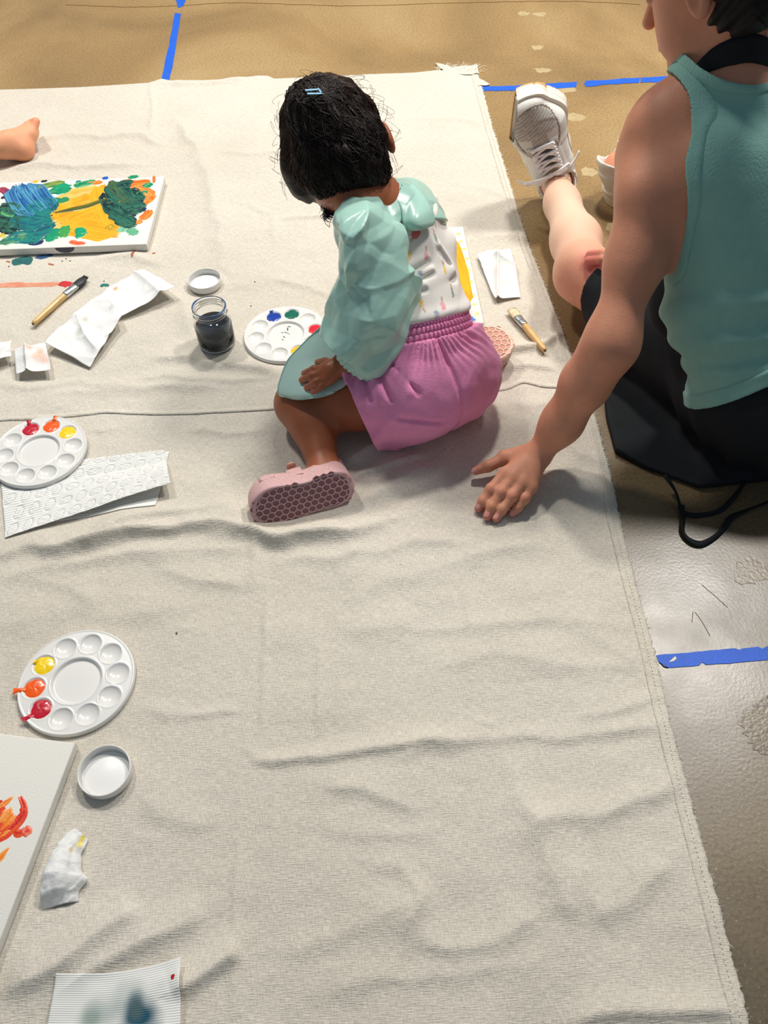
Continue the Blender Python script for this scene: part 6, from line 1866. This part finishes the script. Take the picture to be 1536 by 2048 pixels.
    def tank0(p):
        d = upper(p, 0.005)
        d = smax(d, plane(p, NB + np.array([0, 0, 0.035]), (0, 0, 1)), 0.003)
        z = (p - PEL) @ SP
        d = d - 0.020 * np.clip(((WAI - p) @ SP + 0.02) / 0.12, 0, 1)
        d = smin(d, chain(p, [SL, SL + np.array([-0.008, -0.006, -0.035]), up2], [r + 0.005 for r in ARMR[:3]], 0.05), 0.045)
        # bunched waist: horizontal creases
        cr = np.sin(z * 120 + 7 * (p @ np.array([0.5, 0.3, 0.0])) * 4 + 1.8 * noise3(p * 9)) * np.exp(-((z - 0.13) / 0.075) ** 2)
        d = d - 0.0065 * cr * np.clip(0.6 + noise3(p * 6 + 3), 0, 1)
        d = d - 0.0030 * np.sin(((p - CHE) @ np.array([0.5, 0.4, 0.75])) * 85 + 2 * noise3(p * 8)) * np.clip(noise3(p * 5 + 8) + 0.15, 0, 1)
        return d
    hem_o = trace(tank0, 1446, 806)
    hb = trace(tank0, 1536, 770); ab = (hb - hem_o) / np.linalg.norm(hb - hem_o)
    hem_n = SP - (SP @ ab) * ab; hem_n /= np.linalg.norm(hem_n)
    def arm_cut(p):
        return smin(smin(ell(p, AH, (0.098, 0.105, 0.096)), norm3(p - SL - np.array([-0.004, 0, 0.004])) - 0.077, 0.02), chain(p, [SL + (up2 - SL) * 0.4, up2, up1, EL], [0.066, 0.068, 0.060, 0.050], 0.01), 0.03)
    def tank(p):
        d = tank0(p)
        d = smax(d, -arm_cut(p), 0.002)
        AR = SR + np.array([0.05, 0, -0.03])
        d = smax(d, -ell(p, AR, (0.10, 0.10, 0.10)), 0.004)
        d = smax(d, -ell(p, NB + np.array([0.012, 0.022, 0.046]), (0.085, 0.10, 0.058)), 0.002)
        d = smax(d, -plane(p, hem_o, hem_n), 0.004)
        return d
    tm = mat('teal_rib_knit', (140, 188, 176), 0.85, noise=0.05, nscale=60, spec=0.2, sheen=0.15, bump=0.5, bscale=1.0, aniso=(420, 420, 30))
    tk = sdf_obj('tank_top', tank, (0.36, 0.82, 0.05), (0.92, 1.36, 0.66), 0.0032, tm, root)
    tk['label'] = 'teal ribbed tank top with bound armhole'
    def band_on(fn, px, half, name, parent, material, off=0.002, n=60):
        pts = [trace(fn, x, y) for x, y in px]; pts = [q for q in pts if q is not None]
        path = smooth_path(pts, n)
        for _ in range(3):
            d = fn(path); g_ = np.stack([fn(path + np.eye(3)[i] * .002) - fn(path - np.eye(3)[i] * .002) for i in range(3)], 1); g_ /= np.linalg.norm(g_, axis=1)[:, None] + 1e-9
            path = path - (d)[:, None] * g_
        T = np.gradient(path, axis=0); T /= np.linalg.norm(T, axis=1)[:, None]; S_ = np.cross(g_, T); S_ /= np.linalg.norm(S_, axis=1)[:, None]
        hw = np.interp(np.linspace(0, 1, n), np.linspace(0, 1, len(half)), half)
        rows_ = []
        for k, o_ in ((-1, -0.002), (-0.92, off), (-0.5, off + 0.0006), (0, off + 0.0003), (0.5, off + 0.0006), (0.92, off), (1, -0.002)):
            q = path + S_ * (hw * k)[:, None]
            for _ in range(2):
                d = fn(q); g2 = np.stack([fn(q + np.eye(3)[i] * .002) - fn(q - np.eye(3)[i] * .002) for i in range(3)], 1); g2 /= np.linalg.norm(g2, axis=1)[:, None] + 1e-9
                q = q - d[:, None] * g2
            rows_.append(q + g2 * o_)
        V = np.stack(rows_, 0).reshape(-1, 3)
        return mesh_np(name, V, grid_faces(7, n), material, parent)
    nk_c, nk_r = NB + np.array([0.012, 0.022, 0.046]), (0.085, 0.10, 0.058)
    box_lo, box_hi = (0.36, 0.82, 0.05), (0.92, 1.36, 0.66)
    def rim(cut, w):
        return lambda p: smax(smax(tank0(p) - 0.0030, cut(p) - w, 0.004), -cut(p) - 0.0025, 0.004)
    nk_cut = lambda p: ell(p, nk_c, nk_r)
    hem_cut = lambda p: plane(p, hem_o, hem_n)
    keep = lambda fn, *cuts: (lambda p: np.max([fn(p)] + [-c(p) for c in cuts], axis=0))
    far = lambda p: smax(plane(p, AH, (1, 0, 0)) - 0.14, 0 * p[:, 0] - 1, 0.001)
    sdf_obj('armhole_binding', keep(lambda p: np.maximum(rim(arm_cut, 0.0125)(p), far(p)), nk_cut), box_lo, box_hi, 0.0026, tm, tk, newton=0)
    sdf_obj('neck_binding', keep(rim(nk_cut, 0.010), arm_cut), box_lo, box_hi, 0.0026, tm, tk, newton=0)
    sdf_obj('hem_band', rim(hem_cut, 0.022), box_lo, box_hi, 0.0030, tm, tk, newton=0)

    # ---- black apron spread round the hips and lap
    foot = np.array([P(x, y, 0.01)[:2] for x, y in [(1172, 618), (1192, 760), (1204, 840), (1220, 905), (1290, 944), (1345, 966), (1400, 985), (1470, 975), (1560, 955), (1680, 930), (1800, 800)]])
    foot = np.vstack([foot, [[0.95, 1.10], [0.80, 1.40], [0.70, 1.38], [0.52, 1.30]]])
    fc = foot.mean(0)
    def poly_sd(x, y):
        d, _, _ = seg_dist2(x, y, np.vstack([foot, foot[:1]]))
        ins = np.zeros(x.shape, bool); n = len(foot)
        for i in range(n):
            x0, y0 = foot[i]; x1, y1 = foot[(i + 1) % n]
            c = ((y0 > y) != (y1 > y)) & (x < (x1 - x0) * (y - y0) / (y1 - y0 + 1e-12) + x0); ins ^= c
        return np.where(ins, -d, d)
    def apron(p):
        d = ell(p, PEL + np.array([0.0, 0.0, 0.0]), (0.138, 0.182, 0.140), frame((0, 0, 1), -gw))
        d = smin(d, cone(p, HIP, HIP + (K - HIP) * 0.92, 0.102, 0.066), 0.05)
        d = smin(d, cone(p, np.array([0.79, 1.03, 0.105]), np.array([0.685, 1.40, 0.12]), 0.10, 0.066), 0.05)
        d = smin(d, ell(p, WAI + gw * 0.05 + np.array([0, 0, -0.03]), (0.10, 0.128, 0.07), T2_), 0.04)
        s2 = poly_sd(p[:, 0], p[:, 1])
        d = smin(d, np.maximum(s2 + 0.012, np.abs(p[:, 2] - 0.008) - 0.006), 0.05)
        rp = p - np.array([0.62, 1.02, 0])
        ang = np.arctan2(rp[:, 1], rp[:, 0])
        d = d - 0.0035 * np.sin(ang * 9 + 4 * noise3(p * 4)) * np.clip((p[:, 2] - 0.012) / 0.03, 0, 1) * np.clip(1.3 - p[:, 2] / 0.16, 0, 1) - 0.003 * noise3(p * 14)
        d = smin(d, chain(p, [HIP, HIP + (K - HIP) * 0.6, K], [0.096, 0.076, 0.060], 0.03), 0.01)
        d = smin(d, cone(p, np.array([0.79, 1.03, 0.105]), np.array([0.685, 1.42, 0.125]), 0.096, 0.062), 0.01)
        d = smax(d, plane(p, K + (HIP - K) * 0.24, (K - HIP) + np.array([0.12, 0.0, -0.10])), 0.004)
        d = smax(d, plane(p, WAI + np.array([0, 0, -0.015]), SP + gw * -0.5), 0.004)
        return smax(d, 0.0012 - p[:, 2], 0.002)
    am = mat('black_apron', (30, 33, 36), 0.8, noise=0.12, nscale=40, spec=0.25, bump=0.25, bscale=300)
    ap = sdf_obj('apron', apron, (0.34, 0.72, -0.01), (1.02, 1.56, 0.42), 0.0044, am, root)
    ap['label'] = 'black apron spread over her lap and hips'
    def ribbon(px, hs, half, name):
        pts = smooth_path([P(x, y, h) for (x, y), h in zip(px, hs)], 60)
        T = np.gradient(pts, axis=0); T /= np.linalg.norm(T, axis=1)[:, None]
        n = np.array([0, 0, 1.0]); S_ = np.cross(T, n); S_ /= np.linalg.norm(S_, axis=1)[:, None] + 1e-9
        tw = 0.9 * np.sin(np.linspace(0, 9, 60))[:, None]
        W_ = S_ * np.cos(tw) + n * np.sin(tw) * 0.8
        low = np.minimum((pts - W_ * half)[:, 2], (pts + W_ * half)[:, 2]); pts[:, 2] += np.maximum(0.0012 - low, 0)
        V = np.stack([pts - W_ * half, pts, pts + W_ * half], 0).reshape(-1, 3)
        o = mesh_np(name, V, grid_faces(3, 60), am, ap); s_ = o.modifiers.new('t', 'SOLIDIFY'); s_.thickness = 0.0012; s_.offset = 0
    ribbon([(1330, 950), (1352, 985), (1362, 1016), (1380, 1030), (1412, 1029), (1442, 1020), (1470, 992), (1494, 958), (1515, 930)], [.03, .02, .008, .004, .004, .004, .008, .015, .03], 0.0045, 'tie_string')
    ribbon([(1362, 1010), (1366, 1036), (1366, 1062), (1380, 1080), (1402, 1088), (1428, 1076), (1448, 1056), (1462, 1036), (1490, 1022), (1540, 1002), (1620, 960)], [.01, .004, .004, .004, .004, .004, .004, .004, .004, .006, .02], 0.0055, 'tie_string')
    # neck strap of the apron
    band_on(body, [(1379, 158), (1396, 142), (1420, 124), (1450, 108), (1484, 98), (1514, 98), (1540, 112), (1560, 135)], [0.003, 0.009, 0.014, 0.018, 0.018, 0.016, 0.012], 'neck_strap', ap, am, off=0.004)

    # ---- hair, gathered in a low bun
    def hair(p):
        q = (p - H) @ HRw
        d = ell(p, H + u * 0.026 - f * 0.022, (0.108, 0.084, 0.108), HRw)
        d = smin(d, ell(p, H - u * 0.045 - f * 0.045, (0.052, 0.058, 0.055), HRw), 0.03)
        d = smax(d, plane(p, H + f * 0.030 + u * 0.02, f * 0.85 - u * 0.55), 0.012)
        d = smax(d, -ell(p, H + l * 0.08 - f * 0.006 - u * 0.012, (0.022, 0.03, 0.036), HRw), 0.01)
        d = smax(d, -plane(p, H - u * 0.082 - f * 0.05, u + 0.25 * f), 0.012)
        bun = ell(p, H - f * 0.125 + u * 0.010 - l * 0.015, (0.042, 0.048, 0.042), HRw)
        d = smin(d, bun, 0.02)
        return d - 0.0022 * np.sin(q[:, 2] * 240 + q[:, 0] * 120 + 3 * noise3(p * 18)) - 0.003 * noise3(p * 30)
    hm = mat('dark_brown_hair', (28, 22, 21), 0.55, spec=0.3, noise=0.3, nscale=120, bump=0.5, bscale=90)
    ho = sdf_obj('hair', hair, H - 0.22, H + 0.22, 0.0034, hm, root)
    parts = []; rs = np.random.RandomState(3)
    for i in range(120):
        b0 = H - f * rs.uniform(0.06, 0.10) - u * rs.uniform(0.03, 0.06) + l * rs.uniform(-0.05, 0.06); L_ = rs.uniform(0.015, 0.05)
        e_ = b0 - u * L_ - f * L_ * rs.uniform(0.2, 0.9) + l * rs.normal(0, 0.008)
        parts.append(tube([b0, (b0 + e_) / 2 - f * 0.006, e_], 0.0004, 3, cap=False))
    v, f_ = merge(parts); so = mesh_np('stray_hairs', v, f_, hm, ho); so['kind'] = 'stuff'
    return dict(root=root, body=body)

def proj_px(q):
    d = np.asarray(q) - _C; z = d @ _F
    return 768 + CAM_F * (d @ _R2) / z, 1024 - CAM_F * (d @ _U2) / z
def _sn(ank, toe, roll=0.0, face=False):
    x = toe - ank; x = x / np.linalg.norm(x); z = np.array([0, 0, 1.0]) - x[2] * x; z /= np.linalg.norm(z)
    if face: z = (_C - ank) - ((_C - ank) @ x) * x; z /= np.linalg.norm(z)
    y = np.cross(z, x); z = z * math.cos(roll) + y * math.sin(roll)
    return x, z, ank
def _toe(ank, px, py, L):
    hs = np.linspace(0.1, 0.5, 200); q = [P(px, py, h) for h in hs]
    return q[int(np.argmin([abs(np.linalg.norm(a - ank) - L) for a in q]))]
_al = P(1112, 362, 0.092)
SN = {'left': _sn(_al, _toe(_al, 1062, 236, 0.175), 0.04, True), 'right': _sn(np.array([0.570, 1.765, 0.088]), np.array([0.72, 1.82, 0.165]), 0.1)}
WO = woman()

# ---- sneakers
def sneaker(root, xf, zf, ank, mirror, label):
    Fm = frame(xf, zf)
    org = ank - Fm @ np.array([0.052, 0.0, 0.088])
    low = min((org + Fm @ np.array([x, y, 0]))[2] for x in (0.0, 0.02, 0.06, 0.27) for y in (-0.03, 0.03))
    if low < 0.001: org[2] += 0.001 - low
    my = -1.0 if mirror else 1.0; WID = 1.24; LEN = 0.91
    def loc(p): q = (p - org) @ Fm; q = q.copy(); q[:, 1] *= my / WID; q[:, 0] /= LEN; return q
    def wpt(v): v = np.asarray(v, float).reshape(-1, 3).copy(); v[:, 1] *= my * WID; v[:, 0] *= LEN; return v @ Fm.T + org
    ctl = [(0.034, 0.0), (0.085, -0.002), (0.135, -0.003), (0.185, -0.004), (0.232, 0.004)]; rr = [0.036, 0.034, 0.037, 0.047, 0.038]
    def d2(q, o=0.0):
        q2 = np.column_stack([q[:, 0], q[:, 1], np.zeros(len(q))])
        return chain(q2, [np.array([a, b, 0]) for a, b in ctl], [r + o for r in rr], 0.02)
    def soleL(q):
        flare = np.clip((0.03 - q[:, 2]) / 0.03, 0, 1) * 0.004
        spring = 0.010 * np.clip((q[:, 0] - 0.20) / 0.07, 0, 1) ** 2
        d = np.maximum(d2(q) - flare, np.abs(q[:, 2] - spring - 0.0165) - 0.0165)
        d = d - 0.003
        gr = np.abs(np.sin(q[:, 0] * 130)) < 0.16
        return d + 0.0016 * np.exp(-((q[:, 2] - 0.021) / 0.002) ** 2) + 0.0012 * gr * (q[:, 2] < 0.016)
    def upL(q):
        d = chain(q, [np.array(a) for a in [(0.040, 0, 0.060), (0.085, 0, 0.060), (0.125, -0.002, 0.054), (0.180, -0.004, 0.040), (0.236, 0.004, 0.034)]], [0.037, 0.036, 0.038, 0.040, 0.032], 0.03)
        d = smin(d, chain(q, [np.array((0.034, 0, 0.070)), np.array((0.030, 0, 0.098))], [0.035, 0.030], 0.02), 0.02)
        d = smax(d, d2(q, -0.001), 0.010)
        d = smax(d, 0.018 - q[:, 2], 0.004)
        # collar opening and the throat slot
        d = smax(d, -chain(q, [np.array((0.048, 0, 0.080)), np.array((0.040, 0, 0.16))], [0.030, 0.038], 0.01), 0.006)
        d = smax(d, -rbox(q, (0.130, 0, 0.100), (0.036, 0.012, 0.016), frame((1, 0, -0.32), (0.32, 0, 1)), 0.006), 0.004)
        # stitched overlays: toe guard, side panels, heel clip
        ov = np.zeros(len(q))
        tg = (np.hypot((q[:, 0] - 0.196) / 0.056, q[:, 1] / 0.036) - 1) * 0.03
        ov = np.maximum(ov, 0.0024 * np.clip(tg / 0.003, 0, 1) * (q[:, 0] > 0.15))
        ov = np.maximum(ov, 0.0020 * np.clip((0.028 + 0.020 * np.sin(q[:, 0] * 34) - (q[:, 2] - 0.03)) / 0.003, 0, 1))
        ov = np.maximum(ov, 0.0024 * np.clip((0.055 - q[:, 0]) / 0.004, 0, 1) * (q[:, 2] < 0.082))
        # eyestay rails beside the laces
        ey = np.abs(np.abs(q[:, 1]) - 0.021) - 0.008
        ov = np.maximum(ov, 0.0022 * np.clip(-ey / 0.002, 0, 1) * (q[:, 0] > 0.088) * (q[:, 0] < 0.172) * (q[:, 2] > 0.055))
        return d - ov
    lo = org - 0.34; hi = org + 0.34
    lo = np.minimum(org, ank) - 0.10; hi = np.maximum(org, org + Fm[:, 0] * 0.28) + 0.13
    def ucol(V):
        q = loc(V); C = np.ones((len(q), 3)) * linA((232, 230, 222))
        mesh_z = (np.hypot((q[:, 0] - 0.196) / 0.055, q[:, 1] / 0.035) < 1) & (q[:, 2] > 0.045)
        C[mesh_z] = linA((172, 166, 158)) * (1 + 0.25 * np.sign(np.sin(q[mesh_z, 0] * 900 + q[mesh_z, 1] * 500)))[:, None]
        mid = (q[:, 0] > 0.165) & (q[:, 0] < 0.19) & (np.abs(q[:, 1]) > 0.014) & (q[:, 2] > 0.05); C[mid] = linA((206, 202, 194))
        slot = (np.abs(q[:, 1]) < 0.0135) & (q[:, 0] > 0.098) & (q[:, 0] < 0.166) & (q[:, 2] > 0.05); C[slot] = linA((128, 132, 140))
        ins = (np.hypot(q[:, 0] - 0.046, q[:, 1]) < 0.034) & (q[:, 2] > 0.05) & (q[:, 2] < 0.09) & (np.hypot(q[:, 0] - 0.046, q[:, 1]) < 0.030); C[ins] = linA((200, 186, 160))
        tr_ = (np.hypot((q[:, 0] - 0.196) / 0.056, q[:, 1] / 0.036)); ln_ = (np.abs(tr_ - 1.02) < 0.03) & (q[:, 2] > 0.04) & (q[:, 0] > 0.15); C[ln_] = linA((120, 108, 92))
        return C
    um = mat('sneaker_upper', rough=0.6, attr=True, bump=0.3, bscale=500)
    sn = sdf_obj('sneaker', lambda p: upL(loc(p)), lo, hi, 0.0024, um, root, ucol); sn['label'] = label
    def scol(V):
        q = loc(V); C = np.ones((len(q), 3)) * linA((236, 230, 214)); gum = (q[:, 2] < 0.012) & (q[:, 0] > 0.24) | (q[:, 2] < 0.001); C[gum] = linA((206, 160, 104)); return C
    sdf_obj('midsole', lambda p: soleL(loc(p)), lo, hi, 0.0026, mat('sneaker_sole', rough=0.55, attr=True), sn, scol)
    # tongue
    def tong(p):
        q = loc(p)
        d = rbox(q, (0.092, 0, 0.100), (0.024, 0.022 , 0.0045), frame((-1, 0, 0.62), (0.62, 0, 1)), 0.004)
        return d - 0.002 * np.cos(q[:, 1] * 70)
    def tcol(V):
        q = loc(V); C = np.ones((len(q), 3)) * linA((224, 220, 208)); pad = (np.abs(q[:, 1]) < 0.011); C[pad] = linA((190, 168, 134)); pd = pad & (q[:, 0] < 0.086); C[pd] = linA((196, 206, 206)); return C
    sdf_obj('tongue', tong, lo, hi, 0.0024, um, sn, tcol)
    lm = mat('shoe_lace', (240, 240, 240), 0.8)
    def surf(x, y):
        z = 0.16
        for _ in range(60):
            s_ = float(min(upL(np.array([[x, y, z]]))[0], 1)); 
            if s_ < 0.0006: break
            z -= max(0.5 * s_, 0.0005)
        return z
    def lace(pts2, lift=0.0035, r=0.0031, name='lace', flat=True):
        pts = [np.array([x, y, max(surf(x, y), surf(x, 0.02) - 0.004) + lift]) for x, y in pts2]
        path = smooth_path(pts, 16); v, f_ = tube(wpt(path), r, 8); mesh_np(name, v, f_, lm, sn)
    xs = [0.106, 0.122, 0.138, 0.154]
    for i, x in enumerate(xs):
        lace([(x, -0.021), (x + 0.008, 0.0), (x + 0.012, 0.021)]); lace([(x + 0.012, -0.021), (x + 0.006, 0.0), (x, 0.021)], lift=0.0055)
    lace([(0.168, -0.020), (0.170, 0), (0.168, 0.020)])
    # bow: knot, two loops and two ends
    k0 = np.array([0.100, 0.004, surf(0.106, 0.02) + 0.010])
    v, f_ = tube(wpt([k0 + [0, -0.006, 0], k0 + [0.001, 0, 0.001], k0 + [0, 0.006, 0]]), [0.004, 0.0055, 0.004], 8); mesh_np('lace_knot', v, f_, lm, sn)
    for sg, L_ in ((1, 0.045), (-1, 0.034)):
        lp = [k0, k0 + [0.008, sg * L_ * 0.5, 0.006], k0 + [0.004, sg * L_, -0.006], k0 + [-0.006, sg * L_ * 0.9, -0.010], k0 + [-0.004, sg * L_ * 0.4, -0.001], k0]
        v, f_ = tube(wpt(smooth_path(lp, 26)), 0.0028, 8); mesh_np('lace_loop', v, f_, lm, sn)
        ep = [k0, k0 + [-0.008, sg * 0.02, 0.0], k0 + [-0.004, sg * 0.044, -0.016], k0 + [0.006, sg * 0.058, -0.026]]
        v, f_ = tube(wpt(smooth_path(ep, 18)), 0.0022, 8); mesh_np('lace_end', v, f_, lm, sn)
    return sn
sneaker(WO['root'], *SN['left'], False, 'off-white running shoe with grey mesh toe pointing up')
sneaker(WO['root'], *SN['right'], True, 'off-white running shoe behind her arm')

# ------------------------------------------------------------------ bare foot of another child at the left edge
def other_child():
    A = P(8, 293, 0.045); HEEL = P(46, 300, 0.030); BALL = P(62, 268, 0.052); TOE = P(72, 243, 0.070)
    KN = A + np.array([-0.20, -0.02, 0.04]); HP = KN + np.array([-0.16, 0.16, 0.05]); CHc = HP + np.array([-0.06, 0.0, 0.22]); HDc = CHc + np.array([0.06, 0.02, 0.22])
    root = empty('person', (HP[0], HP[1], 0.0), 'bare-footed child at the left edge, only the foot in view', 'person')
    toes = []
    w = np.array([-0.02, 0.05, -0.004])
    for i in range(5):
        b = BALL + w * (i / 4) + np.array([0.006, 0.01, 0.006]); t = TOE + w * (i / 4) * 1.0 + np.array([0, 0, -0.004 * i])
        toes.append((b, t, 0.0098 - 0.0010 * i))
    def legs(p):
        return chain(p, [HP, KN, KN + (A - KN) * 0.4, A], [0.065, 0.044, 0.040, 0.026], 0.03)
    def tor(p, o=0):
        d = ell(p, HP + np.array([0, 0.0, 0.02]), (0.10 + o, 0.10 + o, 0.08 + o)); d = smin(d, cone(p, HP, CHc, 0.085 + o, 0.08 + o), 0.04)
        return d
    def body(p):
        d = smin(legs(p), tor(p), 0.03)
        d = smin(d, chain(p, [CHc, HDc], [0.05, 0.042], 0.02), 0.03); d = smin(d, ell(p, HDc + np.array([0.01, 0, 0.05]), (0.082, 0.075, 0.095)), 0.02)
        ft = chain(p, [A, HEEL], [0.026, 0.024], 0.02); ft = smin(ft, cone(p, A + np.array([0.02, 0.01, 0.01]), BALL + w * 0.3, 0.026, 0.017), 0.02)
        ft = smin(ft, cone(p, HEEL, BALL + w * 0.4, 0.023, 0.017), 0.02); ft = smin(ft, cone(p, BALL, BALL + w, 0.014, 0.012), 0.012)
        for b, t, r in toes: ft = smin(ft, cone(p, b, t, r * 1.05, r), 0.003)
        d = smin(d, ft, 0.02)
        for sg in (-1, 1):
            s_ = CHc + np.array([0, 0.09 * sg, 0.0]); d = smin(d, chain(p, [s_, s_ + np.array([0.06, 0.03 * sg, -0.12]), s_ + np.array([0.17, 0.0, -0.20])], [0.034, 0.027, 0.020], 0.02), 0.02)
        d = smin(d, chain(p, [HP + np.array([0, -0.06, 0]), HP + np.array([0.17, -0.12, 0.02]), HP + np.array([0.10, -0.26, -0.03])], [0.062, 0.044, 0.026], 0.02), 0.02)
        return smax(d, 0.008 - p[:, 2], 0.006)
    def col(V):
        C = np.ones((len(V), 3)) * linA((232, 166, 128))
        for b, t, r in toes:
            q = np.clip(1.3 - np.linalg.norm(V - t, axis=1) / 0.016, 0, 1)[:, None]; C = C * (1 - 0.5 * q) + linA((226, 130, 104)) * 0.5 * q
        q = np.clip(1.3 - np.linalg.norm(V - HEEL, axis=1) / 0.03, 0, 1)[:, None]; return C * (1 - 0.4 * q) + linA((216, 122, 92)) * 0.4 * q
    lo = np.minimum(HP, A) - 0.34; hi = np.maximum(np.maximum(HP, HEEL), HDc) + 0.2; lo[2] = -0.01
    sdf_obj('body', body, lo, hi, 0.0045, skin_light, root, col)
    sdf_obj('shirt', lambda p: smax(tor(p, 0.008), -plane(p, HP + np.array([0, 0, 0.06]), (0, 0, 1)), 0.004), lo, hi, 0.007, mat('plain_shirt', (120, 150, 190), 0.85), root)
    sdf_obj('shorts', lambda p: smax(smin(tor(p, 0.010), chain(p, [HP, HP + (KN - HP) * 0.6], [0.08, 0.072], 0.02), 0.02), plane(p, HP + np.array([0, 0, 0.075]), (0, 0, 1)), 0.004), lo, hi, 0.007, mat('plain_shorts', (60, 66, 84), 0.85), root)
    hr = HDc + np.array([0.004, 0, 0.062])
    sdf_obj('hair', lambda p: smax(ell(p, hr, (0.092, 0.085, 0.098)) - 0.003 * noise3(p * 30), plane(p, hr + np.array([0.03, 0, -0.03]), (0.7, 0, -0.7)), 0.01), hr - 0.13, hr + 0.13, 0.006, mat('dark_hair'), root)
other_child()
